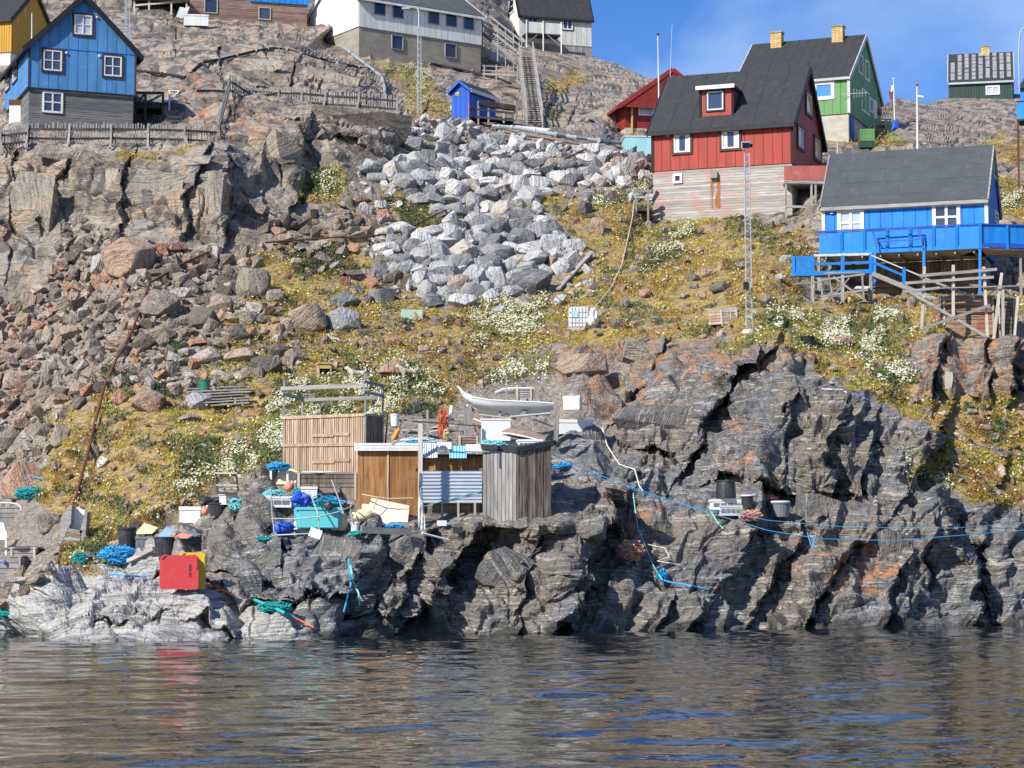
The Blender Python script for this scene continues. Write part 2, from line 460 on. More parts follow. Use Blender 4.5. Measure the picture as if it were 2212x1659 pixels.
# ------------------------------------------------------------------ the hillside
WL = [(-420, 1340), (-60, 1343), (0, 1350), (12, 1384), (650, 1383), (760, 1378), (900, 1371), (1050, 1368), (1200, 1368), (1350, 1365), (1500, 1362), (1650, 1358), (1800, 1358), (2000, 1355), (2212, 1350), (2640, 1342)]
def wl(U): return np.interp(U, [a for a, b in WL], [b for a, b in WL])
COLS = {   # measured profiles: picture column -> (row, distance)
 -420: [(1280, 84), (1150, 90), (1000, 96), (750, 103), (520, 110), (330, 113), (290, 120), (235, 126), (150, 136), (60, 146), (-60, 158)],
 0: [(1250, 80), (1150, 85), (1085, 88.5), (1000, 92.5), (850, 97), (700, 101.5), (600, 104.5), (500, 107), (440, 107.6), (360, 108.6), (325, 110), (290, 117), (240, 122), (150, 134), (60, 146), (-60, 158)],
 100: [(1320, 64), (1275, 67), (1240, 72), (1180, 78), (1100, 82), (1000, 88), (900, 92), (800, 96), (700, 100), (600, 104), (520, 106), (440, 107), (350, 108.6), (322, 110), (285, 117), (240, 124), (150, 136), (60, 147), (-60, 160)],
 300: [(1310, 64.3), (1240, 67.5), (1200, 70.5), (1150, 73.5), (1100, 76), (1000, 80.5), (900, 86), (800, 91), (700, 95.5), (600, 100), (520, 103), (480, 104), (400, 105.5), (345, 107.4), (318, 110), (270, 117), (200, 126), (160, 132), (110, 139), (60, 147), (0, 155), (-60, 162)],
 450: [(1310, 63.6), (1270, 65.2), (1250, 67.5), (1200, 68.3), (1150, 70.5), (1100, 73.5), (1000, 79), (900, 85.5), (800, 90.5), (700, 95.5), (600, 100.5), (530, 103.5), (480, 104.3), (390, 106), (345, 108), (300, 112), (230, 120), (190, 127), (160, 131), (110, 138), (60, 146), (0, 155), (-60, 162)],
 600: [(1330, 63.0), (1290, 64.6), (1240, 65.6), (1180, 66.8), (1140, 68.5), (1080, 72), (1000, 78), (900, 84.5), (800, 90), (700, 95.5), (600, 101), (500, 106.5), (420, 110.5), (330, 112.5), (270, 115), (240, 119), (200, 127), (170, 131), (120, 137), (60, 146), (0, 156), (-60, 163)],
 750: [(1340, 65.0), (1290, 65.8), (1200, 66.8), (1150, 68.2), (1110, 71), (1050, 75), (1000, 78.5), (900, 85), (800, 90.5), (700, 96.5), (600, 102.5), (500, 108.5), (400, 114), (340, 116), (290, 117.5), (250, 120), (230, 126), (190, 133), (150, 138), (110, 143), (60, 152), (0, 164), (-60, 172)],
 900: [(1300, 68.6), (1200, 69.6), (1150, 70.6), (1120, 72), (1080, 75), (1000, 79.5), (930, 84), (850, 89), (800, 92), (700, 98), (600, 104), (500, 110), (400, 117), (300, 124), (255, 128.5), (235, 135), (200, 141), (160, 148), (100, 156), (0, 168), (-60, 176)],
 1050: [(1310, 68.8), (1200, 70.4), (1140, 71.6), (1110, 73.5), (1060, 77), (1000, 80), (920, 85.5), (850, 90), (800, 93), (700, 98.5), (600, 104.5), (500, 111), (400, 118), (320, 124), (270, 129), (250, 136), (180, 147), (120, 158), (60, 168), (0, 178), (-60, 186)],
 1200: [(1300, 69.8), (1200, 71.5), (1130, 73), (1080, 76), (1000, 80.5), (920, 86), (850, 90), (760, 96), (700, 99), (600, 105), (500, 111), (400, 118), (330, 123), (295, 128), (270, 134), (230, 143), (180, 155), (130, 168), (100, 180)],
 1350: [(1300, 71.2), (1220, 73.4), (1130, 74.8), (1060, 77), (1000, 80), (930, 84), (880, 87), (800, 91), (750, 94.5), (700, 98), (600, 104.5), (500, 111), (440, 115), (370, 120), (315, 126), (285, 134), (240, 146), (200, 156), (148, 176)],
 1500: [(1300, 72.4), (1200, 74), (1130, 75.6), (1090, 78), (1020, 80.5), (980, 82.2), (960, 83), (890, 84.2), (860, 86.3), (800, 88.4), (745, 91.5), (700, 96), (600, 104), (500, 111.5), (470, 114), (400, 122), (300, 136), (250, 148), (200, 166)],
 1650: [(1290, 74.6), (1200, 75.8), (1110, 77), (1062, 79.5), (1050, 78.8), (1000, 79.6), (900, 81), (800, 83.2), (760, 84.8), (722, 87.5), (700, 90.5), (660, 94), (600, 98.5), (500, 107), (468, 110), (400, 118), (312, 130), (260, 142), (215, 160)],
 1800: [(1290, 74.8), (1200, 76.2), (1100, 77.6), (1066, 79.8), (1050, 79.2), (1000, 79.9), (900, 81.4), (840, 83.6), (805, 86.5), (740, 90.5), (666, 95.2), (652, 96.8), (640, 103.6), (600, 104.2), (540, 105.2), (500, 107), (420, 112), (350, 120), (310, 127), (260, 142), (225, 160)],
 1950: [(1270, 76), (1150, 77.6), (1080, 79.2), (1050, 80.8), (1000, 81.8), (930, 83), (880, 85.5), (840, 87.3), (800, 89), (720, 92.5), (662, 95.8), (652, 96.8), (640, 103.6), (600, 104.2), (540, 105.2), (500, 107), (420, 112), (340, 121), (300, 130), (270, 148), (216, 178)],
 2100: [(1260, 78.5), (1150, 80.2), (1080, 82), (1010, 84.5), (950, 86), (880, 88), (840, 88.8), (740, 90.4), (715, 92.8), (662, 95.8), (652, 96.8), (640, 103.6), (600, 104.2), (540, 105.2), (500, 107), (420, 112), (340, 121), (300, 132), (285, 152), (206, 190)],
 2212: [(1260, 80.2), (1150, 82.3), (1080, 84.2), (1000, 86), (900, 88.4), (850, 89.4), (760, 91), (720, 93), (662, 96), (652, 97), (640, 103.8), (600, 104.4), (540, 105.4), (500, 107), (420, 112), (340, 121), (300, 132), (285, 154), (204, 192)],
 2640: [(1250, 84.5), (1100, 88), (1000, 90), (850, 94), (720, 98), (600, 103), (500, 109), (420, 115), (340, 124), (300, 135), (285, 156), (200, 196)],
}
SKYL = [(-420, -60), (1080, -60), (1120, 40), (1200, 100), (1278, 122), (1330, 141), (1400, 164), (1500, 200), (1600, 215), (1800, 225), (1890, 228), (1935, 217), (2000, 224), (2060, 207), (2212, 203), (2640, 198)]
NU, NV = 1178, 556
Ug = np.linspace(-420, 2640, NU)
Vtop = np.interp(Ug, [a for a, b in SKYL], [b for a, b in SKYL])
Vbot = wl(Ug) + 46
ss = np.linspace(0, 1, NV)
Vd = np.arange(-80, 1460, 4.0)
keys = sorted(COLS)
prof = []
for k in keys:
    w = float(wl(k))
    dw = EYE * F / (w - VH)
    pts = [(w + 120, dw - 1.6), (w, dw)] + [q for q in COLS[k] if q[0] < w - 8]
    pts = sorted(pts)
    v, d = [q[0] for q in pts], [q[1] for q in pts]
    if v[0] > -80:
        sl = (d[1] - d[0]) / (v[1] - v[0])
        v = [-80] + v; d = [d[0] + sl * (-80 - v[1])] + d
    prof.append(np.interp(Vd, v, d))
prof = np.array(prof)
kern = np.exp(-0.5 * (np.arange(-6, 7) / 2.0) ** 2); kern /= kern.sum()
prof = np.stack([np.convolve(np.pad(r, 6, 'edge'), kern, 'valid') for r in prof])
Ud = np.arange(-420, 2641, 10.0)
DM = np.stack([np.interp(Ud, keys, prof[:, j]) for j in range(len(Vd))], 1)
kern = np.exp(-0.5 * (np.arange(-8, 9) / 3.2) ** 2); kern /= kern.sum()
DM = np.stack([np.convolve(np.pad(DM[:, j], 8, 'edge'), kern, 'valid') for j in range(DM.shape[1])], 1)
Ugrid, Vgrid = np.meshgrid(Ud, Vd, indexing='ij')
num, den, mxw = 0.0, 1e-6, 0.0
for (pu, pv, pd) in PADS:
    i, j = int(round((pu + 420) / 10)), int(round((pv + 80) / 4))
    i, j = min(max(i, 0), len(Ud) - 1), min(max(j, 0), len(Vd) - 1)
    w_ = np.exp(-0.5 * ((Ugrid - pu) / 26) ** 2 - 0.5 * ((Vgrid - pv) / 22) ** 2)
    num = num + w_ * (pd - DM[i, j]); den = den + w_; mxw = np.maximum(mxw, w_)
DM = DM + num / den * np.clip(mxw * 1.15, 0, 1)
def Dmap(U, V):
    x = np.clip((np.asarray(U, float) + 420) / 10, 0, len(Ud) - 1.001)
    y = np.clip((np.asarray(V, float) + 80) / 4, 0, len(Vd) - 1.001)
    i, j = x.astype(int), y.astype(int)
    a, b = x - i, y - j
    return (DM[i, j] * (1 - a) * (1 - b) + DM[i + 1, j] * a * (1 - b) + DM[i, j + 1] * (1 - a) * b + DM[i + 1, j + 1] * a * b)
UU = np.repeat(Ug[:, None], NV, 1)
VV = Vbot[:, None] + (Vtop - Vbot)[:, None] * ss[None, :]
DD = Dmap(UU, VV)

# --- ridges and clefts measured from the photograph (polyline, half width, depth in metres, side of the drop)
FOLDS = [
 ([(1036, 1160), (985, 1230), (930, 1290), (868, 1352)], 80, 1.5, 'R'),
 ([(1150, 1190), (1140, 1260), (1120, 1350)], 50, 1.0, 'R'),
 ([(1335, 1105), (1290, 1190), (1250, 1275), (1212, 1358)], 105, 2.1, 'R'),
 ([(1623, 1161), (1575, 1235), (1540, 1300), (1492, 1358)], 42, 0.8, 'R'),
 ([(1455, 1285), (1430, 1345)], 26, 0.5, 'R'),
 ([(1720, 1165), (1690, 1230), (1650, 1300), (1612, 1348)], 48, 1.0, 'R'),
 ([(1872, 1165), (1800, 1245), (1745, 1340)], 52, 1.2, 'R'),
 ([(1945, 1250), (1915, 1350)], 40, 0.8, 'R'),
 ([(2000, 1160), (1985, 1215), (2005, 1260)], 40, 0.6, 'R'),
 ([(2072, 1150), (2105, 1230), (2128, 1345)], 62, 1.7, 'R'),
 ([(1612, 795), (1565, 860), (1535, 905), (1490, 990)], 62, 1.9, 'R'),
 ([(1440, 740), (1400, 800), (1330, 890)], 50, 0.7, 'R'),
 ([(1712, 870), (1690, 960), (1700, 1050)], 34, 0.5, 'R'),
 ([(1826, 885), (1800, 950), (1790, 1050)], 52, 1.4, 'R'),
 ([(1905, 905), (1895, 980), (1860, 1040)], 44, 1.0, 'R'),
 ([(2034, 925), (2000, 1000), (1950, 1062)], 60, 2.2, 'R'),
 ([(1330, 935), (1420, 965), (1530, 1000)], 26, 0.8, 'D'),
 ([(1540, 1058), (1640, 1062), (1740, 1064), (1850, 1062)], 30, 1.1, 'D'),
 ([(770, 1250), (745, 1315)], 40, 0.9, 'R'),
 ([(640, 1300), (720, 1318), (800, 1320), (880, 1335)], 36, 1.0, 'D'),
 ([(860, 1180), (835, 1260), (800, 1310)], 40, 0.7, 'R'),
 ([(930, 1165), (895, 1240), (860, 1320)], 40, 0.8, 'R'),
 ([(610, 1165), (575, 1240)], 34, 0.5, 'R'),
 ([(330, 1225), (450, 1265), (560, 1295), (640, 1318)], 34, 0.8, 'D'),
 ([(440, 1225), (530, 1262), (650, 1292)], 26, 0.6, 'D'),
 ([(300, 1310), (420, 1340), (520, 1362)], 22, 0.5, 'D'),
 ([(60, 1290), (170, 1310), (260, 1350)], 22, 0.5, 'D'),
 ([(438, 350), (405, 420), (390, 520)], 44, 1.6, 'R'),
 ([(486, 375), (492, 450), (480, 530)], 50, 2.2, 'R'),
 ([(292, 330), (270, 400), (262, 480)], 50, 1.7, 'R'),
 ([(150, 345), (120, 420), (105, 470)], 44, 1.4, 'R'),
 ([(130, 455), (150, 540), (160, 610)], 52, 1.4, 'R'),
 ([(36, 350), (24, 470), (24, 600)], 30, 0.8, 'R'),
 ([(658, 265), (650, 340), (632, 430)], 72, 2.8, 'R'),
 ([(575, 340), (560, 430)], 40, 1.0, 'R'),
 ([(560, 245), (720, 292), (830, 332)], 40, 1.5, 'D'),
 ([(830, 332), (880, 300), (905, 255)], 40, 2.2, 'R'),
 ([(370, 85), (372, 118)], 26, 1.2, 'R'), ([(480, 130), (478, 190)], 30, 1.3, 'R'), ([(640, 140), (632, 190)], 28, 1.2, 'R'),
 ([(690, 150), (680, 200)], 26, 1.2, 'R'), ([(770, 155), (762, 205)], 26, 1.3, 'R'), ([(840, 165), (850, 205)], 30, 1.5, 'R'),
 ([(300, 105), (330, 118), (370, 118)], 18, 0.9, 'D'), ([(560, 190), (700, 205), (830, 205)], 18, 0.9, 'D'),
 ([(1240, 225), (1230, 265)], 34, 1.8, 'R'), ([(1350, 250), (1340, 290)], 44, 2.2, 'R'), ([(1190, 235), (1260, 270), (1345, 292)], 30, 1.8, 'D'),
 ([(1700, 700), (1672, 760), (1600, 800)], 36, 1.2, 'D'),
 ([(2040, 730), (2032, 790), (2015, 845)], 48, 1.8, 'R'), ([(2140, 755), (2130, 840)], 36, 1.0, 'R'), ([(2200, 770), (2190, 850)], 36, 1.2, 'R'),
 ([(1570, 570), (1640, 585)], 14, 0.3, 'D'),
 ([(2170, 985), (2150, 1040)], 30, 0.7, 'R'),
]
wob = np.stack([fbm(np.stack([UU / 40, VV / 40, 0 * UU], -1).reshape(-1, 3), 4, 91), fbm(np.stack([UU / 40, VV / 40, 0 * UU + 9], -1).reshape(-1, 3), 4, 97)], -1).reshape(NU, NV, 2) * 14
FD = np.zeros_like(DD)
for line, hw, amp, side in FOLDS:
    ln = np.array(line, float)
    u0, u1 = ln[:, 0].min() - 2.2 * hw, ln[:, 0].max() + 2.2 * hw
    v0, v1 = ln[:, 1].min() - 2.2 * hw, ln[:, 1].max() + 2.2 * hw
    iu = np.where((Ug > u0) & (Ug < u1))[0]
    if len(iu) == 0: continue
    sl = slice(iu[0], iu[-1] + 1)
    us, vs = UU[sl] + wob[sl][..., 0], VV[sl] + wob[sl][..., 1]
    bd = np.full(us.shape, 1e9); sg = np.zeros(us.shape); al = np.zeros(us.shape)
    for a, b in zip(ln[:-1], ln[1:]):
        e = b - a
        ll = e @ e
        n = np.array([-e[1], e[0]]) / math.sqrt(ll)
        if (side == 'R' and n[0] < 0) or (side == 'D' and n[1] < 0): n = -n
        tt = np.clip(((us - a[0]) * e[0] + (vs - a[1]) * e[1]) / ll, 0, 1)
        dx, dy = us - a[0] - tt * e[0], vs - a[1] - tt * e[1]
        d = np.hypot(dx, dy)
        m = d < bd
        bd = np.where(m, d, bd)
        sg = np.where(m, dx * n[0] + dy * n[1], sg)
    t = np.sign(sg) * bd / hw
    # bulge before the edge, sharp drop, slow recovery
    pr = np.where(t < 0, np.exp(t * 1.6) * 0.75, -np.exp(-t * 2.0) * 1.0)
    soft = np.clip(t / 0.10, -1, 1)
    pr = np.where(np.abs(t) < 0.10, (-1.0 * (soft * .5 + .5) + 0.75 * (.5 - soft * .5)), pr)
    fade = np.clip(2.0 - np.abs(t), 0, 1)
    vary = np.clip(0.8 + 0.6 * wob[sl][..., 1] / 14, 0.3, 1.4)
    FD[sl] += -amp * (0.5 if ln[:, 1].max() < 620 else 1.05) * vary * pr * fade
FD = FD * 1.0
for (pu, pv, pd) in PADS:
    FD *= 1 - 0.8 * np.exp(-0.5 * ((UU - pu) / 30) ** 2 - 0.5 * ((VV - pv) / 12) ** 2)
DD = DD + FD

# --- zones
def inpoly(U, V, poly):
    r = np.zeros(U.shape, bool)
    n = len(poly)
    for k in range(n):
        (x0, y0), (x1, y1) = poly[k], poly[(k + 1) % n]
        c = ((y0 > V) != (y1 > V)) & (U < (x1 - x0) * (V - y0) / ((y1 - y0) or 1e-9) + x0)
        r ^= c
    return r
VEG = [
 [(120, 880), (230, 850), (480, 835), (640, 800), (640, 900), (540, 1000), (420, 1080), (330, 1150), (200, 1230), (115, 1250), (120, 1130), (60, 1040), (80, 990)],
 [(560, 540), (640, 500), (700, 560), (800, 600), (960, 660), (1180, 630), (1190, 740), (1020, 850), (900, 900), (640, 890), (620, 820), (520, 840), (420, 840), (470, 700)],
 [(1060, 445), (1180, 420), (1290, 420), (1400, 400), (1420, 480), (1560, 470), (1760, 490), (1770, 560), (1720, 600), (1750, 700), (1600, 730), (1350, 745), (1200, 765), (1190, 650), (1270, 560), (1200, 480)],
 [(1610, 690), (1760, 640), (1990, 640), (1990, 720), (1935, 800), (1960, 850), (2240, 860), (2400, 900), (2400, 1080), (2212, 1090), (2090, 1070), (2000, 1010), (2045, 930), (1900, 865), (1780, 835), (1720, 745)],
 [(2000, 720), (2240, 700), (2240, 640), (2000, 640)],
 [(790, 125), (900, 150), (1010, 250), (900, 245), (870, 200)], [(1042, 100), (1110, 120), (1115, 150), (1045, 150)],
 [(1165, 155), (1235, 165), (1250, 200), (1170, 205)], [(2130, 400), (2230, 400), (2230, 470), (2150, 480)], [(2130, 300), (2212, 295), (2212, 340), (2135, 345)],
 [(660, 370), (760, 380), (740, 460), (640, 460)], [(240, 330), (420, 325), (400, 345), (270, 350)], [(1780, 300), (1960, 305), (1950, 330), (1780, 325)],
 [(820, 415), (1010, 415), (1000, 500), (840, 500)], [(590, 515), (780, 515), (790, 610), (620, 610)],
]
SOIL = [
 [(640, 720), (860, 740), (1190, 745), (1190, 790), (1000, 850), (840, 850), (640, 850)],
 [(700, 640), (900, 650), (900, 720), (700, 720)], [(880, 250), (1080, 285), (1400, 325), (1410, 410), (1280, 410), (1160, 450), (1270, 560), (1200, 640), (960, 670), (820, 540), (760, 350)],
 [(120, 440), (330, 520), (560, 540), (620, 660), (660, 800), (400, 860), (240, 840), (150, 910), (90, 1010), (-200, 1110), (-200, 640), (80, 640)],
 [(560, 420), (830, 400), (840, 620), (600, 640)], [(1190, 440), (1420, 400), (1760, 480), (1760, 690), (1200, 760)],
 [(600, 845), (1200, 805), (1235, 900), (1185, 970), (1050, 1000), (780, 1040), (620, 1060), (560, 1050)], [(0, 1100), (140, 1080), (130, 1240), (0, 1260)], [(-420, 1110), (0, 1100), (0, 1260), (-420, 1260)], [(1960, 660), (2240, 660), (2240, 730), (1960, 730)],
]
DARKP = [[(1080, 1000), (1200, 950), (1330, 900), (1420, 770), (1560, 745), (1700, 790), (1860, 850), (2040, 930), (1960, 1050), (2090, 1070), (2250, 1100), (2660, 1100), (2660, 1500), (660, 1500), (640, 1290), (430, 1230), (390, 1160), (430, 1110), (560, 1060), (700, 1030), (1000, 1010)]]
MIDP = [[(1180, 800), (1420, 745), (1720, 690), (1740, 760), (1500, 900), (1250, 950), (1150, 900)], [(1930, 700), (2240, 720), (2240, 870), (1950, 850)]]
WASHP = [[(-60, 1480), (10, 1330), (60, 1265), (160, 1210), (350, 1180), (440, 1270), (560, 1290), (650, 1330), (690, 1400), (690, 1480)]]
ORANGEP = [[(1190, 760), (1340, 720), (1720, 690), (1740, 780), (1560, 830), (1330, 900), (1200, 870)], [(1930, 700), (2240, 730), (2240, 860), (1960, 850)],
 [(1560, 900), (1640, 890), (1650, 960), (1600, 965)], [(1570, 1000), (1700, 1010), (1700, 1060), (1590, 1060)], [(1700, 1150), (1900, 1140), (1960, 1230), (1880, 1300), (1690, 1200)],
 [(500, 250), (640, 260), (600, 360), (480, 330)], [(330, 180), (480, 190), (450, 300), (360, 280)], [(1330, 1080), (1480, 1100), (1450, 1150), (1320, 1150)], [(620, 1000), (700, 1000), (700, 1040)], [(400, 500), (480, 380), (500, 500)], [(1290, 560), (1450, 500), (1480, 640), (1300, 660)], [(130, 640), (330, 600), (330, 900), (40, 960)]]
wz = np.stack([fbm(np.stack([UU / 60, VV / 40, 0 * UU], -1).reshape(-1, 3), 4, 11), fbm(np.stack([UU / 60, VV / 40, 0 * UU + 5], -1).reshape(-1, 3), 4, 23)], -1).reshape(NU, NV, 2) * 26
def zone_on(U, V, polys):
    r = np.zeros(U.shape, bool)
    for p in polys:
        r |= inpoly(U, V, p)
    return r.astype(float)
def zone(polys):
    return zone_on(UU + wz[..., 0], VV + wz[..., 1], polys)
def blur(a, r):
    k = np.exp(-0.5 * (np.arange(-3 * r, 3 * r + 1) / r) ** 2); k /= k.sum()
    a = np.stack([np.convolve(np.pad(x, 3 * r, 'edge'), k, 'valid') for x in a])
    return np.stack([np.convolve(np.pad(x, 3 * r, 'edge'), k, 'valid') for x in a.T]).T
zv, zs, zd, zm, zw, zo = (zone(p) for p in (VEG, SOIL, DARKP, MIDP, WASHP, ORANGEP))
zsoft = blur(np.maximum(zv, zs), 3)
rocky = 1 - 0.86 * zsoft

# --- to the world, then displaced along the surface normal
PT = PN(UU, VV, DD)
def normals(pt):
    du = np.gradient(pt, axis=0); dv = np.gradient(pt, axis=1)
    n = np.cross(du, dv)
    n /= np.linalg.norm(n, axis=-1, keepdims=True) + 1e-9
    return n
nn = normals(PT)
for ax in range(3): nn[..., ax] = blur(nn[..., ax], 4)
nn /= np.linalg.norm(nn, axis=-1, keepdims=True) + 1e-9
X = PT.reshape(-1, 3)
th = math.radians(11)
bx = X[:, 0] * math.cos(th) - X[:, 2] * math.sin(th)
bz = X[:, 0] * math.sin(th) + X[:, 2] * math.cos(th)
jx = X[:, 0] * 0.80 - X[:, 2] * 0.60          # joints lean to the upper right
warp = fbm(X * 0.5, 3, 41)
bp = np.stack([jx + .5 * warp, X[:, 1], bz * 1.0 + .35 * warp], -1)
jp = np.stack([jx + .5 * warp, X[:, 1], bz + .35 * warp], -1)
f1 = facets(jp * np.array([0.34, 0.36, 0.36]), 3, 1.2, 2.6)
f2 = facets(jp * np.array([0.85, 0.8, 1.15]), 31, 1.2, 2.6)
f3 = facets(jp * np.array([2.0, 1.8, 3.6]), 61, 1.0, 2.2)
v1, e1 = blocks(jp * np.array([0.55, 0.45, 0.40]), 13, 1.2)
up = np.stack([bx + .9 * warp, X[:, 1] * 0.7, bz + .5 * warp], -1)
f4 = facets(up * np.array([0.22, 0.22, 0.34]), 131, 1.2, 2.4)
f5 = facets(up * np.array([0.60, 0.5, 1.0]), 161, 1.2, 2.4)
f6 = facets(up * np.array([1.7, 1.4, 3.6]), 191, 1.0, 2.0)
v4, e4 = blocks(up * np.array([0.20, 0.20, 0.30]), 141, 1.0)
saw = (bz + .4 * fbm(X * 0.6, 3, 51)) * 1.5
saw = (saw - np.floor(saw))
saw = np.minimum(saw * 1.25, (1 - saw) * 5)
micro = fbm(np.stack([bx * 1.8, X[:, 1] * 1.8, bz * 6], -1), 3, 171)
def slabs(q, along, seed, wmin, wmax, lmin, lmax):
    """parallel leaning slabs: each face rises steadily to the right, then breaks off along a joint"""
    r = np.random.default_rng(seed)
    b = q.min() + np.cumsum(r.uniform(wmin, wmax, int((q.max() - q.min()) / wmin) + 3)) - wmax
    i = np.clip(np.searchsorted(b, q) - 1, 0, len(b) - 2)
    w_ = b[i + 1] - b[i]
    t_ = np.clip((q - b[i]) / w_, 0, 1)
    sh = r.uniform(0, 50, len(b))[i]
    ll = r.uniform(lmin, lmax, len(b))[i]
    k = np.floor((along + sh) / ll).astype(np.int64)
    am = 0.45 + 0.9 * _h(i, k, k * 0, seed)
    am2 = 0.45 + 0.9 * _h(i, k + 1, k * 0, seed)
    f = (along + sh) / ll - k
    am = np.where(f > .88, am + (am2 - am) * (f - .88) / .12, am)
    prof_ = np.where(t_ < .9, t_ / .9, (1 - t_) / .1)
    return prof_ * am * w_
jq = jx + .18 * X[:, 1] + .45 * warp
s1 = slabs(jq, bz + .3 * warp, 5, 1.6, 4.2, 1.6, 4.5)
s2 = slabs(jq * 1.02 + .2 * fbm(X * 1.1, 2, 57), bz, 6, .5, 1.3, .6, 1.8)
d_shore = 0.26 * s1 + 0.22 * s2 - .3 + 0.34 * f1 + 0.34 * f2 + 0.19 * f3 + 0.04 * micro + 0.13 * saw - 0.20 * np.exp(-(e1 / 0.05) ** 2) - .55
d_up = 0.75 * f4 + 0.30 * f5 + 0.10 * f6 + 0.03 * micro + 0.10 * saw - 0.40 * np.exp(-(e4 / 0.03) ** 2) - .45
zsh = np.clip(blur(np.maximum(zd, np.maximum(zm, zw)), 4), 0, 1).reshape(-1)
disp = (d_shore * zsh + d_up * (1 - zsh) * np.clip(1.9 - X[:, 1] / 115, .45, 1)).reshape(NU, NV)
disp = (0.7 * disp + 0.3 * blur(disp, 1)).reshape(-1)
smooth_d = 0.16 * fbm(X * 0.5, 4, 81) + 0.05 * fbm(X * 3.5, 3, 85)
rk = rocky.reshape(-1)
dsp = rk * disp + (1 - rk) * smooth_d
damp = np.clip((wl(UU) + 6 - VV).reshape(-1) / 40, 0.35, 1)
padw = np.zeros(UU.shape)
for (pu, pv, pd) in PADS:
    padw = np.maximum(padw, np.exp(-0.5 * ((UU - pu) / 30) ** 2 - 0.5 * ((VV - pv) / 14) ** 2))
dsp = dsp * (1 - 0.75 * padw.reshape(-1))
X2 = X + nn.reshape(-1, 3) * (dsp * damp)[:, None]
# calm, levelled ground under the houses and sheds
T = X2.reshape(NU, NV, 3)
# rows that carry the hill on behind the skyline
back = []
last = T[:, -1]
for k, (dy, dz) in enumerate([(1.5, 0.25), (4, 0.3), (9, -0.2), (18, -1.5), (34, -5), (60, -14)]):
    b = last.copy()
    b[:, 1] += dy
    b[:, 0] *= b[:, 1] / last[:, 1]
    b[:, 2] += dz
    back.append(b[:, None])
T = np.concatenate([T] + back, 1)
NVT = T.shape[1]
idx = np.arange(NU * NVT).reshape(NU, NVT)
faces = np.stack([idx[:-1, :-1], idx[1:, :-1], idx[1:, 1:], idx[:-1, 1:]], -1).reshape(-1, 4)
hill = np_mesh('hillside', T.reshape(-1, 3), faces, 'hill_rock')
setprops(hill, kind='structure')
def put_attr(me, name, r, g, b, al):
    a = me.attributes.new(name, 'FLOAT_COLOR', 'POINT')
    arr = np.ones((NU, NVT, 4), np.float32)
    for k, z in enumerate((r, g, b, al)):
        arr[:, :NV, k] = z
        arr[:, NV:, k] = z[:, -1:]
    a.data.foreach_set('color', arr.ravel())
wet = np.clip((VV - (wl(UU) - 20 - 22 * fbm(np.stack([UU / 40, VV / 40, 0 * UU], -1).reshape(-1, 3), 3, 5).reshape(NU, NV))) / 9, 0, 1) * 0.92
wet *= 1 - 0.75 * blur(zw, 3)
put_attr(hill.data, 'zone_a', blur(zv, 2), np.clip(blur(zd, 2) + 0.5 * blur(zm, 2), 0, 1), blur(zs, 2) * (1 - 0.4 * zv), (0.5 + 0.42 * fbm(X * 0.35, 4, 301)).reshape(NU, NV))
put_attr(hill.data, 'zone_b', blur(zo * (1 - np.maximum(zv, zs)), 5), blur(zw, 3), wet, (0.5 + 0.42 * fbm(X * np.array([1.7, 1.7, 0.6]), 4, 311)).reshape(NU, NV))
# coarser copy of the surface for finding where things stand
q = T[::2, ::2]
qi = np.arange(q.shape[0] * q.shape[1]).reshape(q.shape[:2])
qf = np.stack([qi[:-1, :-1], qi[1:, :-1], qi[1:, 1:], qi[:-1, 1:]], -1).reshape(-1, 4)
BVH = BVHTree.FromPolygons([tuple(v) for v in q.reshape(-1, 3).tolist()], qf.tolist())
def G(U, V):
    """ground point seen at picture position U, V and its normal"""
    d = ray(U, V)
    d = Vector(d).normalized()
    h = BVH.ray_cast(Vector((0, 0, EYE)), d)
    if h[0] is None:
        return P(U, V, float(Dmap(U, V))), Vector((0, -.5, .86))
    n = h[1] if h[1].z > 0 or h[1].y < 0 else -h[1]
    return h[0], n
def GZ(x, y, z0=70.0):
    """height of the ground below a point"""
    h = BVH.ray_cast(Vector((x, y, z0)), Vector((0, 0, -1)))
    return h[0].z if h[0] is not None else 0.0
def GN(x, y, z0=70.0):
    h = BVH.ray_cast(Vector((x, y, z0)), Vector((0, 0, -1)))
    if h[0] is None: return Vector((x, y, 0)), Vector((0, 0, 1))
    n = h[1] if h[1].z > 0 else -h[1]
    return h[0], n

# ------------------------------------------------------------------ sea
t = MT('sea_water', rough=0.0, spec=0.8)
t.b.inputs['IOR'].default_value = 1.333
t.col((0.010, 0.014, 0.015))
wv = t.map(scale=(0.55, 1.0, 1.0))
gust = t.ramp(t.noise(0.16, 2, 0.5, vec=t.map(scale=(0.7, 1.0, 1.0))), [(0.35, 0.45), (0.65, 1.25)])
h = t.math('ADD', t.noise(4.0, 2, 0.5, vec=wv), t.math('MULTIPLY', t.noise(11, 1, 0.5, vec=wv), 0.3))
bn = t.bump(h, 0.06, 1.0)
L(t.nt, t.math('MULTIPLY', gust, 0.008), bn.inputs['Distance'])
yb = np.concatenate([np.linspace(-400, 8, 10), np.concatenate([np.geomspace(10, 19, 40)[:-1], np.geomspace(19, 88, 640)]), np.linspace(92, 160, 6)])
xi = np.concatenate([-np.geomspace(60, 1.1, 12), np.linspace(-1, 1, 380), np.geomspace(1.1, 60, 12)])
sc_ = np.clip(yb, 10, None) * 0.25 + 1.5
XX = xi[:, None] * sc_[None, :]
YY = np.repeat(yb[None, :], len(xi), 0)
wr = np.random.default_rng(77)
ZZ = np.zeros(XX.shape)
gu = 0.5 + 0.5 * fbm(np.stack([XX * .09, YY * .11, 0 * XX], -1).reshape(-1, 3), 3, 209).reshape(XX.shape)
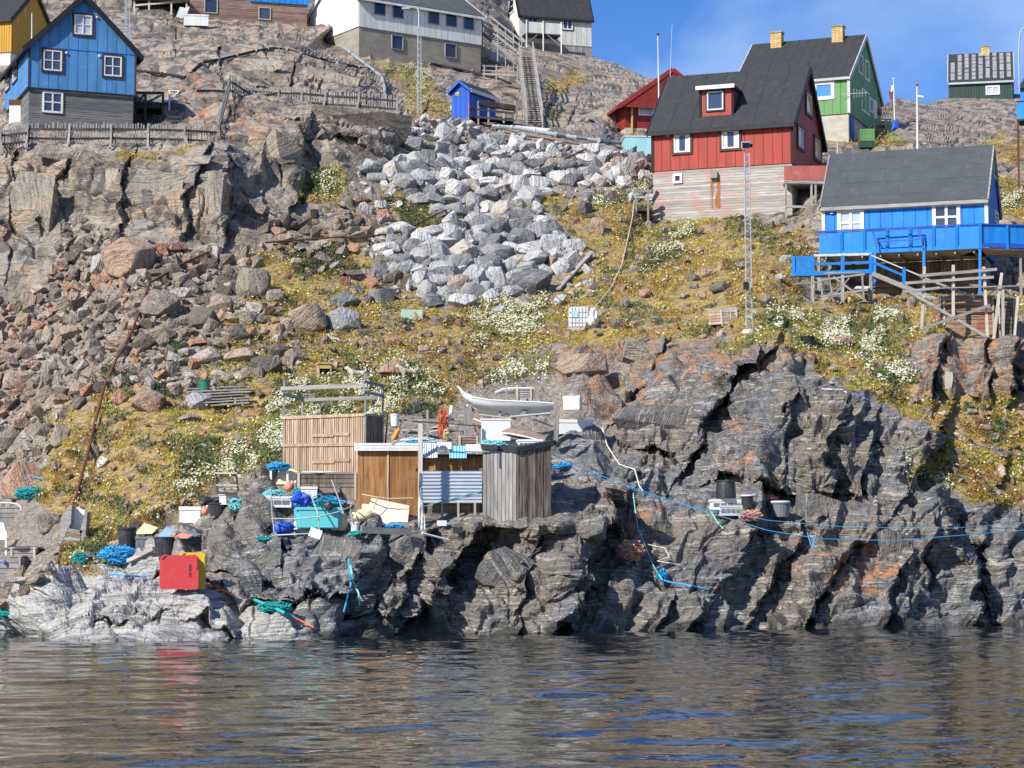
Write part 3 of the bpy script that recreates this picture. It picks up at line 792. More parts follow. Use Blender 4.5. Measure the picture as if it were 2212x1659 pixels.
for k in range(46):
    swell = k >= 36
    lam = (2.4 * 2.4 ** wr.random()) if swell else 0.48 * (4.6 ** wr.random())
    an = math.radians(wr.normal(90, 24 if swell else 33))
    kx, ky = math.cos(an) * 2 * math.pi / lam, math.sin(an) * 2 * math.pi / lam
    ph = kx * XX + ky * YY + wr.uniform(0, 6.28) + 1.3 * fbm(np.stack([XX * .25, YY * .25, 0 * XX + k], -1).reshape(-1, 3), 2, 600 + k).reshape(XX.shape)
    ZZ += ((0.012 if swell else 0.0175) * lam / (2 * math.pi)) * np.sin(ph)
ZZ *= (0.72 + 0.5 * gu) * np.clip(1.4 - np.abs(xi)[:, None], 0, 1) * np.clip((90 - YY) / 10, 0, 1) * (YY > 9)
wc = np.stack([XX, YY, ZZ], -1).reshape(-1, 3)
wi = np.arange(len(wc)).reshape(XX.shape)
wf = np.stack([wi[:-1, :-1], wi[1:, :-1], wi[1:, 1:], wi[:-1, 1:]], -1).reshape(-1, 4)
sea = np_mesh('sea_water', wc, wf, 'sea_water', smooth=True)
setprops(sea, kind='structure')
# ------------------------------------------------------------------ loose rock
def grey_tone(t, lay, lay2, n_mid, n_fine, n_big):
    r = rnd_of(t)
    c = t.ramp(r, [(0.0, (0.15, 0.15, 0.155)), (0.22, (0.32, 0.32, 0.32)), (0.55, (0.53, 0.525, 0.51)), (0.90, (0.70, 0.685, 0.65)), (1.0, (0.44, 0.33, 0.23))])
    c = t.mix(t.ramp(lay, [(0.38, 0.75), (0.48, 0.0)]), c, (0.13, 0.135, 0.145))
    return t.mix(t.ramp(lay2, [(0.57, 0.0), (0.63, 0.6)]), c, (0.60, 0.59, 0.56))
def brown_tone(t, lay, lay2, n_mid, n_fine, n_big):
    r = rnd_of(t)
    c = t.ramp(r, [(0.0, (0.12, 0.095, 0.075)), (0.28, (0.24, 0.19, 0.145)), (0.52, (0.38, 0.315, 0.245)), (0.70, (0.42, 0.27, 0.175)), (0.82, (0.48, 0.455, 0.41)), (0.94, (0.48, 0.24, 0.14))])
    c = t.mix(t.ramp(lay, [(0.38, 0.7), (0.48, 0.0)]), c, (0.11, 0.10, 0.09))
    c = t.mix(t.ramp(lay2, [(0.58, 0.0), (0.66, 0.55)]), c, (0.58, 0.54, 0.48))
    return t.mix(t.ramp(n_mid, [(0.56, 0.0), (0.66, 0.65)]), c, (0.055, 0.052, 0.048))
rock_material('grey_boulder', False, grey_tone)
rock_material('brown_boulder', False, brown_tone)

def hull(seed, n=13, box=True):
    r = random.Random(seed)
    bm = bmesh.new()
    for k in range(n):
        while True:
            v = Vector((r.uniform(-1, 1), r.uniform(-1, 1), r.uniform(-1, 1)))
            if box:
                a = r.randrange(3)
                v[a] = math.copysign(1, v[a])
                break
            if v.length > .2:
                v.normalize(); break
        bm.verts.new(v * 0.5)
    bmesh.ops.convex_hull(bm, input=bm.verts)
    bmesh.ops.delete(bm, geom=[v for v in bm.verts if not v.link_faces], context='VERTS')
    bmesh.ops.dissolve_limit(bm, angle_limit=math.radians(14), verts=bm.verts, edges=bm.edges)
    bmesh.ops.triangulate(bm, faces=bm.faces)
    vs = np.array([v.co[:] for v in bm.verts]); 
    bm.verts.index_update()
    fs = np.array([[v.index for v in f.verts] for f in bm.faces])
    bm.free()
    return vs, fs
HULLS = [hull(100 + k, 11 + k % 5) for k in range(14)]
def hull_fine(seed):
    r = random.Random(seed)
    bm = bmesh.new()
    for k in range(26):
        a = r.randrange(3)
        v = Vector((r.uniform(-1, 1), r.uniform(-1, 1), r.uniform(-1, 1)))
        v[a] = math.copysign(1, v[a])
        v *= .5 + .5 / max(1.0, v.length)
        bm.verts.new(v * .5)
    bmesh.ops.convex_hull(bm, input=bm.verts)
    bmesh.ops.delete(bm, geom=[v for v in bm.verts if not v.link_faces], context='VERTS')
    bmesh.ops.bevel(bm, geom=bm.edges[:], offset=0.018, segments=1, affect='EDGES')
    bmesh.ops.triangulate(bm, faces=bm.faces)
    bm.verts.index_update()
    vs = np.array([v.co[:] for v in bm.verts]); fs = np.array([[v.index for v in f.verts] for f in bm.faces])
    bm.free()
    return vs, fs
BIG = [hull_fine(300 + k) for k in range(8)]
def rotm(r, tilt=0.5):
    return np.array(Matrix.Rotation(r.uniform(0, 6.28), 3, 'Z') @ Matrix.Rotation(r.gauss(0, tilt), 3, 'X') @ Matrix.Rotation(r.gauss(0, tilt), 3, 'Y'))
rk_r = random.Random(5)
PLACED = []
def boulder(U, V, w, h, tone, name='boulder', label=None, group=None, sink=0.2, big=True, flat=None):
    g, n = G(U, V + h * 0.32)
    D = g.y
    sx, sz = w * pxm(D), h * pxm(D)
    vs, fs = (BIG if big else HULLS)[rk_r.randrange(8)]
    m = rotm(rk_r, 0.6)
    co = vs @ m.T
    ext = co.max(0) - co.min(0)
    co = (co - (co.max(0) + co.min(0)) / 2) / ext * np.array([sx, rk_r.uniform(.75, 1.1) * (sx + sz) / 2, sz * 1.12])
    o = mesh_obj(name, co, fs.tolist(), tone)
    o.location = (g.x, g.y + 0.12 * sz, g.z + sz * (0.5 - sink))
    setprops(o, label, 'boulder', group)
    PLACED.append((U, V, max(w, h)))
    return o
GL = ('pale grey angular boulder in the blasted rubble below the blue hut', 'grey boulders in the rubble slope')
BL = ('weathered brown boulder with dark lichen in the scree under the cliff', 'brown boulders in the scree under the cliff')
SL = ('weathered stone lying in the dry heath around the water tank', 'stones scattered in the heath')
# the ones that can be recognised
for U, V, w, h, tone, lab in [
    (702 - 38, 690, 88, 66, 'brown_boulder', 'big block with a pinkish top leaning against a pale grey slab'),
    (740, 693, 80, 58, 'grey_boulder', 'smooth pale grey slab boulder leaning on a pink-topped block'),
    (1255, 790, 122, 52, 'brown_boulder', 'long rounded pale boulder above the boat rack'),
    (316, 868, 82, 56, 'brown_boulder', 'rounded pink-grey striped boulder beside the rusty cable'),
    (1150, 612, 92, 64, 'grey_boulder', 'largest grey boulder at the foot of the rubble beside a leaning plank'),
    (275, 560, 122, 96, 'brown_boulder', 'largest squared brown block in the scree under the cliff'),
    (545, 612, 76, 84, 'brown_boulder', 'upright orange-brown block at the edge of the scree'),
    (45, 1042, 96, 88, 'brown_boulder', 'large dark boulder draped with blue ropes'),
    (106, 1132, 58, 44, 'brown_boulder', 'tilted reddish boulder beside the wooden chute box'),
    (428, 868, 66, 40, 'grey_boulder', 'pale blocky stone propping up the old plank platform'),
    (344, 660, 92, 66, 'brown_boulder', 'dark lichened pointed boulder right of the rusty cable')]:
    boulder(U, V, w, h, tone, label=lab)
for U, V, w, h in [(872, 394, 58, 40), (930, 412, 42, 28), (985, 408, 62, 46), (1020, 440, 46, 50), (905, 515, 60, 42), (960, 522, 42, 34), (905, 556, 46, 46), (1080, 490, 62, 46), (1125, 517, 62, 50), (1190, 527, 52, 42), (1236, 562, 52, 42), (930, 650, 56, 40), (966, 634, 56, 42), (825, 641, 60, 36), (745, 648, 72, 38), (1078, 612, 40, 56), (1040, 500, 46, 34), (1175, 480, 40, 30), (850, 520, 40, 30), (1290, 390, 40, 34), (1350, 395, 44, 30), (1240, 380, 40, 34), (1100, 575, 40, 36), (1060, 640, 40, 34), (820, 585, 50, 34)]:
    boulder(U, V, w, h, 'grey_boulder', label=GL[0], group=GL[1])
for U, V, w, h in [(215, 575, 40, 55), (180, 525, 42, 38), (390, 635, 48, 28), (440, 690, 72, 56), (512, 722, 52, 42), (105, 800, 42, 36), (70, 885, 52, 40), (86, 935, 62, 42), (130, 942, 42, 50), (300, 640, 44, 32), (255, 735, 56, 36), (350, 720, 60, 40), (450, 770, 70, 40), (520, 770, 80, 36), (575, 790, 70, 44), (600, 760, 50, 36), (480, 660, 56, 50), (370, 590, 50, 40), (150, 720, 48, 36), (210, 765, 46, 34), (60, 760, 50, 36), (30, 820, 50, 40), (20, 950, 52, 40), (170, 840, 44, 32), (100, 850, 40, 34), (310, 740, 50, 40), (230, 690, 44, 32), (410, 560, 40, 30), (120, 640, 44, 36), (540, 690, 46, 36), (640, 770, 52, 34), (595, 640, 44, 32)]:
    boulder(U, V, w, h, 'brown_boulder', label=BL[0], group=BL[1])
for U, V, w, h in [(1258, 630, 0, 0), (1300, 680, 26, 16), (1335, 700, 36, 24), (1395, 635, 34, 22), (1385, 715, 20, 16), (1420, 690, 30, 16), (1450, 745, 22, 12), (1350, 655, 22, 26), (1560, 620, 56, 24), (1500, 600, 30, 20), (1610, 575, 40, 20), (1530, 590, 30, 22), (1660, 650, 44, 28), (1700, 560, 36, 20), (1820, 740, 62, 26), (1875, 745, 34, 20), (1790, 700, 28, 20), (1970, 655, 26, 30), (1860, 770, 30, 18), (1900, 740, 20, 16), (1950, 690, 20, 24), (1290, 490, 34, 40), (1260, 450, 40, 34), (1320, 430, 34, 40), (1265, 424, 30, 24), (1370, 700, 22, 16), (1480, 640, 26, 14), (1230, 600, 30, 20), (1040, 690, 24, 18), (850, 740, 40, 26), (900, 870, 30, 22), (260, 860, 40, 36), (200, 980, 30, 34), (222, 1000, 26, 28), (120, 1010, 24, 28), (410, 905, 56, 20), (850, 800, 66, 46), (820, 570, 40, 26)]:
    if w: boulder(U, V, w, h, 'brown_boulder' if (U * 7 + V) % 5 < 3 else 'grey_boulder', name='field_stone', label=SL[0], group=SL[1])

# big jointed blocks standing out of the cliffs
def cliff_tone(t, lay, lay2, n_mid, n_fine, n_big):
    c = t.ramp(n_big, [(0.3, (0.22, 0.185, 0.14)), (0.5, (0.36, 0.32, 0.26)), (0.7, (0.42, 0.33, 0.24))])
    c = t.mix(t.ramp(lay, [(0.38, 0.8), (0.48, 0.0)]), c, (0.12, 0.11, 0.095))
    c = t.mix(t.ramp(lay2, [(0.6, 0.0), (0.68, 0.6)]), c, (0.55, 0.51, 0.45))
    return t.mix(t.ramp(n_mid, [(0.57, 0.0), (0.66, 0.6)]), c, (0.06, 0.055, 0.05))
def dark_tone(t, lay, lay2, n_mid, n_fine, n_big):
    c = t.ramp(n_mid, [(0.3, (0.085, 0.085, 0.088)), (0.5, (0.14, 0.138, 0.135)), (0.7, (0.21, 0.19, 0.155))])
    c = t.mix(t.ramp(lay, [(0.56, 0.0), (0.6, 0.85), (0.63, 0.85), (0.66, 0.0)]), c, (0.46, 0.40, 0.32))
    return t.mix(t.ramp(lay2, [(0.34, 0.8), (0.44, 0.0)]), c, (0.05, 0.05, 0.052))
rock_material('cliff_block', False, cliff_tone)
rock_material('dark_block', False, dark_tone)
OUTCROPS = [(70, 450, 120, 150, 'cliff_block', 'tall cracked block at the outer end of the cliff'), (330, 425, 120, 110, 'cliff_block', 'broad pale block in the cliff face below the picket fence'), (456, 450, 62, 150, 'cliff_block', 'slim leaning pillar of pale rock at the right end of the cliff'),
 (205, 410, 90, 100, 'cliff_block', 'brown square block in the cliff below the grey basement'), (585, 330, 120, 90, 'cliff_block', 'rusty brown block under the end of the picket fence'), (765, 268, 230, 62, 'cliff_block', 'long overhanging slab below the ledge fence'), (150, 340, 150, 44, 'cliff_block', 'flat rounded slab capping the cliff'), (400, 345, 130, 36, 'cliff_block', 'pale flat slab on the cliff edge beside the steep fence'),
 (560, 150, 100, 44, 'cliff_block', 'grey rock face above the ledge fence'), (720, 170, 110, 46, 'cliff_block', 'smooth pale rock hump with dark streaks above the ledge fence'), (1300, 255, 130, 46, 'cliff_block', 'brown rock step right of the long staircase'),
 (1430, 915, 200, 74, 'dark_block', 'long overhanging dark slab on the bluff'), (1395, 770, 90, 60, 'cliff_block', 'rusty block on the upper edge of the bluff'), (720, 1205, 110, 80, 'dark_block', 'dark banded block in the shore rock below the aqua tub'), (870, 1215, 90, 110, 'dark_block', 'steep dark slab in the shore rock below the plywood shed'), (1090, 1240, 110, 110, 'dark_block', 'dark squared block at the shore below the grey plank shed'), (560, 1215, 100, 50, 'dark_block', 'low dark slab of shore rock right of the yellow tub'), (1760, 1110, 130, 70, 'dark_block', 'dark block right of the wide grey bucket'), (1900, 1180, 120, 80, 'dark_block', 'lichened block of the shore rock under the mooring ropes')]
for U, V, w, h, tone, lab in OUTCROPS:
    vs, fs = HULLS[rk_r.randrange(14)]
    g, n = G(U, V)
    s_ = pxm(g.y)
    dep = min(w, h) * s_ * 0.9
    co = vs * np.array([w * s_ * 1.1, dep, h * s_ * 1.1])
    o = mesh_obj('rock_outcrop', co, fs.tolist(), tone)
    o.location = (g.x, g.y + dep * .30, g.z)
    o.rotation_euler = (rk_r.gauss(0, .08), rk_r.gauss(.12, .1), rk_r.gauss(0, .25))
    setprops(o, lab, 'rock')
GREYP = [[(900, 262), (980, 262), (1080, 290), (1220, 318), (1400, 330), (1405, 395), (1290, 400), (1200, 400), (1150, 440), (1180, 480), (1262, 545), (1230, 585), (1080, 560), (1000, 500), (920, 440), (830, 400), (770, 380), (800, 350), (880, 320)],
         [(830, 490), (960, 500), (1100, 560), (1200, 570), (1130, 640), (940, 660), (880, 600), (800, 560)]]
BROWNP = [[(150, 470), (330, 535), (470, 545), (560, 560), (600, 660), (650, 790), (420, 860), (250, 830), (170, 880), (110, 990), (60, 1010), (-60, 1060), (-60, 660), (80, 650)],
          [(560, 450), (660, 470), (830, 420), (850, 520), (700, 560), (590, 540)], [(720, 600), (880, 580), (900, 620), (800, 660)]]
def scatter(polys, n, smin, smax, tone, kind, label=None, group=None, indiv=0, spacing=0.62, seed=1, grow=None, pw=2.2):
    r = random.Random(seed)
    pts = []
    lo = [min(p[i] for q in polys for p in q) for i in (0, 1)]
    hi = [max(p[i] for q in polys for p in q) for i in (0, 1)]
    cand = []
    while len(cand) < n * 3:
        U, V = r.uniform(lo[0], hi[0]), r.uniform(lo[1], hi[1])
        if any(inpoly(np.array([U]), np.array([V]), p)[0] for p in polys):
            s = smin + (smax - smin) * r.random() ** pw
            if grow: s *= grow(U, V)
            cand.append((s, U, V))
    cand.sort(reverse=True)
    grid = {}
    for P_ in PLACED: grid.setdefault((int(P_[0] // 60), int(P_[1] // 60)), []).append(P_)
    for s, U, V in cand:
        if len(pts) >= n: break
        gx, gy = int(U // 60), int(V // 60)
        if any(math.hypot(U - a, (V - b) * 1.25) < spacing * (s + c) / 2 for i in (-1, 0, 1) for j in (-1, 0, 1) for a, b, c in grid.get((gx + i, gy + j), ())):
            continue
        grid.setdefault((gx, gy), []).append((U, V, s))
        pts.append((s, U, V))
    pts.sort(reverse=True)
    for s, U, V in pts[:indiv]:
        boulder(U, V, s * r.uniform(.85, 1.25), s * r.uniform(.42, .95), tone, label=label, group=group, big=s > 44)
    co_all, f_all, rn, base = [], [], [], 0
    for s, U, V in pts[indiv:]:
        g, n_ = G(U, V)
        vs, fs = HULLS[r.randrange(14)]
        m = rotm(r, 0.9)
        sz = s * pxm(g.y)
        co = (vs * np.array([1.1, r.uniform(.55, 1.1), r.uniform(.4, .95)]) * sz) @ m.T + np.array(g) + np.array([0, 0, sz * r.uniform(.02, .3)])
        co_all.append(co); f_all.append(fs + base); rn.append(np.full(len(co), r.random(), np.float32)); base += len(co)
    o = np_mesh(kind, np.concatenate(co_all), np.concatenate(f_all), tone)
    a = o.data.attributes.new('rnd', 'FLOAT', 'POINT'); a.data.foreach_set('value', np.concatenate(rn))
    return o
o = scatter(GREYP, 2300, 6, 54, 'grey_boulder', 'grey_rubble', GL[0], GL[1], 105, spacing=.48, pw=3.8, grow=lambda U, V: 0.72 + 0.5 * min(1, max(0, (V - 280) / 200)))
setprops(o, 'smaller grey broken stones filling the rubble slope below the blue hut', 'rubble', kind='stuff')
o = scatter([[(760, 380), (1000, 480), (1280, 540), (1300, 640), (1100, 680), (800, 640)], [(1180, 390), (1420, 380), (1420, 430), (1200, 460)]], 420, 6, 34, 'grey_boulder', 'stray_rubble', seed=12, indiv=0, spacing=1.0, pw=2.4)
setprops(o, 'grey stones strewn thinly beyond the edge of the rubble slope', 'rubble', kind='stuff')
o = scatter(BROWNP, 2600, 7, 38, 'brown_boulder', 'brown_scree', BL[0], BL[1], 95, seed=2, pw=3.0)
setprops(o, 'smaller brown broken stones of the scree under the cliff', 'scree', kind='stuff')
o = scatter([VEG[1], VEG[2], VEG[3], VEG[0], SOIL[5]], 1500, 4, 24, 'brown_boulder', 'field_stones', seed=3, indiv=0, spacing=1.2, pw=3.4)
setprops(o, 'small stones scattered through the heath', 'stones', kind='stuff')
o = scatter([SOIL[0], SOIL[1]], 1300, 2.5, 7, 'brown_boulder', 'gravel', seed=4, indiv=0, spacing=0.7)
setprops(o, 'loose gravel on the bare ground above the sheds', 'gravel', kind='stuff')
o = scatter([[(-40, 1235), (20, 1235), (100, 1238), (75, 1275), (30, 1310), (-40, 1340)]], 90, 14, 46, 'brown_boulder', 'shore_stones', seed=6, indiv=0, spacing=0.5)
setprops(o, 'brown stones piled along the shore below the old crates', 'stones', kind='stuff')

# ------------------------------------------------------------------ plants of the heath
WHITEP = [[(360, 1062), (440, 1030), (520, 960), (600, 880), (620, 840), (645, 900), (625, 960), (560, 1000), (480, 1040), (380, 1078)],
 [(620, 830), (790, 835), (850, 830), (835, 905), (640, 900)], [(1000, 705), (1040, 660), (1150, 640), (1195, 650), (1150, 720), (1040, 750)],
 [(1030, 805), (1180, 780), (1195, 810), (1050, 840)], [(680, 385), (735, 385), (742, 430), (700, 442)], [(1640, 675), (1740, 660), (1752, 690), (1640, 706)],
 [(1790, 690), (1900, 680), (1980, 700), (1900, 760), (1780, 760)], [(1850, 770), (1960, 790), (1972, 842), (1870, 832)], [(1420, 500), (1485, 490), (1470, 562), (1420, 562)],
 [(850, 130), (920, 150), (990, 232), (900, 205)], [(1290, 420), (1380, 380), (1402, 410), (1310, 442)], [(700, 820), (900, 790), (960, 840), (850, 870)], [(2130, 430), (2212, 420), (2212, 450), (2140, 455)], [(1960, 1000), (2050, 1050), (2090, 1070), (2000, 1010)]]
GREENP = [[(835, 428), (900, 425), (1000, 462), (990, 497), (860, 492)], [(610, 535), (680, 525), (760, 570), (775, 605), (700, 595), (640, 590)], [(350, 740), (400, 740), (400, 790), (355, 780)],
 [(390, 990), (440, 958), (482, 958), (460, 1012), (410, 1032)], [(1365, 562), (1420, 535), (1442, 560), (1380, 590)], [(225, 812), (300, 800), (300, 842), (230, 842)], [(340, 812), (392, 820), (382, 860), (340, 850)],
 [(180, 1185), (240, 1150), (252, 1202), (190, 1222)], [(665, 362), (720, 370), (702, 402), (670, 412)], [(860, 880), (950, 880), (932, 906), (870, 906)], [(900, 825), (956, 830), (950, 852), (905, 850)], [(1130, 560), (1200, 560), (1192, 582), (1140, 586)],
 [(1560, 480), (1640, 470), (1650, 495), (1570, 500)], [(1180, 245), (1210, 250), (1200, 280), (1180, 275)]]
tm = MT('plant_leaves', rough=0.75, spec=0.2)
tm.col(tm.mix(tm.ramp(tm.noise(1.3, 3), [(0.35, 0.0), (0.65, 1.0)]), tm.attr('tcol'), tm.mix(1.0, tm.attr('tcol'), (0.72, 0.76, 0.7), 'MULTIPLY')))
tm.b.inputs['Subsurface Weight'].default_value = 0.0
nrow = T[:, :NV].reshape(-1, 3)
nr2 = normals(T[:, :NV]).reshape(-1, 3)
Uf, Vf = UU.reshape(-1), VV.reshape(-1)
def plants(name, mask, n, h0, h1, wd, palette, blades, up=0.6, seed=1, kind_label=None, cat=None):
    r = np.random.default_rng(seed)
    p = mask.reshape(-1).astype(float)
    p = p / p.sum()
    ids = r.choice(len(p), n, p=p)
    c = nrow[ids] + r.normal(0, 0.03, (n, 3))
    nb = blades
    c = np.repeat(c, nb, 0)
    k = len(c)
    az = r.uniform(0, 2 * np.pi, k)
    el = np.arccos(np.clip(r.uniform(up - 0.55, 1.0, k), -1, 1))
    d = np.stack([np.cos(az) * np.sin(el), np.sin(az) * np.sin(el), np.cos(el)], -1)
    sd_ = np.cross(d, r.normal(0, 1, (k, 3)))
    sd_ /= np.linalg.norm(sd_, axis=1, keepdims=True)
    hh = r.uniform(h0, h1, k)[:, None]
    w = hh * wd * r.uniform(.7, 1.3, (k, 1))
    off = r.normal(0, 1, (k, 3)) * np.array([.5, .5, .15]) * hh
    a = c + off - sd_ * w * .5
    b = c + off + sd_ * w * .5
    tip = c + off + d * hh + sd_ * w * .2
    co = np.stack([a, b, tip], 1).reshape(-1, 3)
    f = np.arange(k * 3).reshape(-1, 3)
    pal = np.array([q[:3] for q in palette], float)
    wt = np.array([q[3] for q in palette], float); wt /= wt.sum()
    # colour drifts in clumps over the slope
    cl = 0.5 + 0.5 * vnoise(c * 0.55, seed + 50) + r.normal(0, .16, k)
    order = np.clip(cl, 0, .999)
    ci = np.searchsorted(np.cumsum(wt), order)
    ci = np.clip(ci, 0, len(pal) - 1)
    colr = pal[ci] * r.uniform(.72, 1.28, (k, 1))
    col4 = np.ones((k * 3, 4), np.float32)
    col4[:, :3] = np.repeat(colr, 3, 0)
    o = np_mesh(name, co, f, 'plant_leaves')
    at = o.data.attributes.new('tcol', 'FLOAT_COLOR', 'POINT'); at.data.foreach_set('color', col4.ravel())
    setprops(o, kind_label, cat, kind='stuff')
    return o
pn = 0.5 + 0.5 * fbm(np.stack([UU / 26, VV / 16, 0 * UU], -1).reshape(-1, 3), 4, 401).reshape(NU, NV)
vis = ((UU > -120) & (UU < 2330)).astype(float)
mveg = zv * np.clip((pn - 0.36) * 3.0, 0.02, 1) * vis
OCH = [(0.12, 0.065, 0.03, .14), (0.28, 0.15, 0.045, .20), (0.46, 0.30, 0.06, .24), (0.60, 0.47, 0.10, .20), (0.46, 0.45, 0.12, .12), (0.13, 0.17, 0.05, .10)]
plants('heath_plants', mveg, 88000, 0.05, 0.15, 0.22, OCH, 5, seed=21, kind_label='low yellow and ochre heath plants over the slope', cat='heath')
# thin dry grass in the crevices of the rock
mcr = (1 - zsoft) * np.clip(pn - 0.62, 0, 1) * vis * (VV < 1130)
plants('dry_grass', mcr + 1e-9, 5200, 0.06, 0.16, 0.18, [(0.42, 0.31, 0.12, .5), (0.50, 0.40, 0.2, .3), (0.28, 0.24, 0.08, .2)], 4, up=.8, seed=22, kind_label='dry straw grass growing in the rock crevices', cat='grass')
pn2 = 0.5 + 0.5 * fbm(np.stack([UU / 44, VV / 22, 0 * UU], -1).reshape(-1, 3), 3, 431).reshape(NU, NV)
mg = np.maximum(zone_on(UU + wz[..., 0] * .6, VV + wz[..., 1] * .6, GREENP), .45 * zv * (pn2 > .70)) * vis
plants('creeping_shrubs', mg + 1e-9, 16000, 0.08, 0.2, 0.34, [(0.055, 0.075, 0.045, .3), (0.09, 0.12, 0.06, .35), (0.13, 0.17, 0.08, .25), (0.20, 0.21, 0.07, .1)], 5, seed=23, kind_label='dark green creeping shrub mats between the boulders', cat='shrubs')
mw = zone_on(UU + wz[..., 0] * .7, VV + wz[..., 1] * .7, WHITEP) * vis
mw = np.maximum(mw, 0.35 * blur(mw, 7))
plants('flower_stems', mw + 1e-9, 13000, 0.08, 0.22, 0.22, [(0.11, 0.15, 0.05, .35), (0.20, 0.22, 0.07, .35), (0.34, 0.30, 0.09, .3)], 5, up=.8, seed=24, kind_label='green stems and leaves of the white flowering plants', cat='plants')
def flowers(name, mask, n, smin, smax, seed, label):
    r = np.random.default_rng(seed)
    p = mask.reshape(-1); p = p / p.sum()
    ids = r.choice(len(p), n, p=p)
    c = nrow[ids] + r.normal(0, .05, (n, 3)) + np.array([0, -0.05, 0.0]) + np.array([0, 0, 1.0]) * r.uniform(.08, .26, (n, 1))
    d = np.array([-.2, -.55, .8]) + r.normal(0, .35, (n, 3))
    d /= np.linalg.norm(d, axis=1, keepdims=True)
    e1_ = np.cross(d, np.array([1.0, 0.2, 0.1])); e1_ /= np.linalg.norm(e1_, axis=1, keepdims=True)
    e2_ = np.cross(d, e1_)
    s = r.uniform(smin, smax, (n, 1))
    ring = []
    for k in range(5):
        a = 2 * math.pi * k / 5
        ring.append(c + (e1_ * math.cos(a) + e2_ * math.sin(a)) * s * .5)
    co = np.stack(ring + [c + d * s * .16], 1).reshape(-1, 3)
    b = np.arange(n)[:, None, None] * 6
    f = (np.array([[k, (k + 1) % 5, 5] for k in range(5)])[None] + b).reshape(-1, 3)
    col4 = np.ones((n, 6, 4), np.float32)
    col4[..., :3] = np.where(r.random((n, 1, 1)) < .72, np.array([.68, .67, .53]), np.array([.52, .50, .22])) * r.uniform(.8, 1.05, (n, 1, 1))
    o = np_mesh(name, co, f, 'plant_leaves')
    at = o.data.attributes.new('tcol', 'FLOAT_COLOR', 'POINT'); at.data.foreach_set('color', col4.ravel())
    setprops(o, label, 'flowers', kind='stuff')
mwf = mw * np.clip((pn - .42) * 4, 0.0, 1) + 0.05 * mveg * (pn > .55)
flowers('white_flowers', mwf, 15000, 0.045, 0.10, 31, 'white flower heads growing in drifts over the slope')
# ------------------------------------------------------------------ building materials
def paint(name, c, wear=0.25, wearcol=None, rough=0.55, spec=0.3, streak=True):
    t = MT(name, rough=rough, spec=spec)
    v = t.noise(1.2, 4, 0.6, vec=t.map(scale=(2.2, 2.2, 0.35)) if streak else None)
    base = t.mix(t.ramp(v, [(0.35, 0.0), (0.7, 1.0)]), tuple(x * 0.82 for x in c), tuple(min(1, x * 1.14) for x in c))
    base = t.mix(t.math('MULTIPLY', t.rand(), 0.35), base, tuple(x * 0.72 for x in c))
    wc = wearcol or tuple(0.5 * x + 0.12 for x in c)
    base = t.mix(t.math('MULTIPLY', wear, t.ramp(t.noise(3.1, 6, 0.72), [(0.55, 0.0), (0.68, 1.0)])), base, wc)
    dirt = t.ramp(t.noise(1.0, 5, 0.7, vec=t.map(scale=(5, 5, 0.28)) if streak else None), [(0.5, 0.0), (0.72, 0.42)])
    base = t.mix(dirt, base, tuple(0.55 * x + 0.012 for x in c))
    t.col(base)
    t.bump(t.noise(16, 3), 0.004, 0.6)
    return t.m
def wood(name, dark, light, axis='v', rough=0.85, knots=True, paintc=None):
    t = MT(name, rough=rough, spec=0.2)
    sc = {'v': (9, 9, 0.7), 'h': (0.7, 0.7, 9)}[axis]
    g = t.noise(1.6, 5, 0.65, 0.3, vec=t.map(scale=sc))
    c = t.ramp(g, [(0.32, dark), (0.66, light)])
    c = t.mix(t.math('MULTIPLY', t.rand(), 0.6), c, tuple(0.62 * x for x in dark))
    c = t.mix(t.ramp(t.noise(0.9, 4, 0.6), [(0.5, 0.0), (0.72, 0.5)]), c, tuple(0.45 * a + 0.1 for a in light))
    if paintc:
        c = t.mix(t.ramp(t.noise(1.0, 5, 0.7), [(0.50, 0.0), (0.62, 0.75)]), c, paintc)
    t.col(c)
    t.bump(g, 0.012, 0.8)
    return t.m
paint('blue_left_paint', (0.08, 0.25, 0.51), 0.5, (0.17, 0.34, 0.57))
paint('blue_right_paint', (0.014, 0.215, 0.64), 0.45, (0.06, 0.29, 0.64))
paint('hut_paint', (0.02, 0.10, 0.50), 0.15)
paint('sky_blue_paint', (0.02, 0.24, 0.68), 0.1)
paint('red_paint', (0.37, 0.052, 0.034), 0.35, (0.33, 0.09, 0.06))
paint('maroon_paint', (0.27, 0.028, 0.024), 0.2)
paint('green_paint', (0.125, 0.29, 0.10), 0.2)
paint('dark_green_paint', (0.030, 0.06, 0.050), 0.3, (0.12, 0.15, 0.13))
paint('white_paint', (0.74, 0.74, 0.72), 0.3, (0.5, 0.5, 0.48))
paint('aged_white_paint', (0.62, 0.61, 0.58), 0.6, (0.40, 0.38, 0.35))
paint('yellow_paint', (0.55, 0.30, 0.022), 0.2)
paint('black_trim', (0.018, 0.018, 0.022), 0.2, (0.07, 0.065, 0.06))
paint('brown_trim', (0.055, 0.030, 0.018), 0.6, (0.16, 0.10, 0.06))
paint('roof_felt', (0.040, 0.041, 0.045), 0.4, (0.075, 0.075, 0.08), 0.9)
paint('roof_felt_grey', (0.075, 0.083, 0.092), 0.5, (0.12, 0.125, 0.13), 0.9, streak=False)
paint('slate_patch', (0.28, 0.28, 0.29), 0.6, (0.12, 0.12, 0.12), 0.9)
paint('galvanised', (0.42, 0.44, 0.47), 0.4, (0.55, 0.56, 0.58), 0.45, 0.5)
paint('pipe_black', (0.022, 0.022, 0.024), 0.2, (0.08, 0.07, 0.06), 0.5)
paint('pipe_grey', (0.30, 0.33, 0.37), 0.3, (0.5, 0.5, 0.5), 0.5)
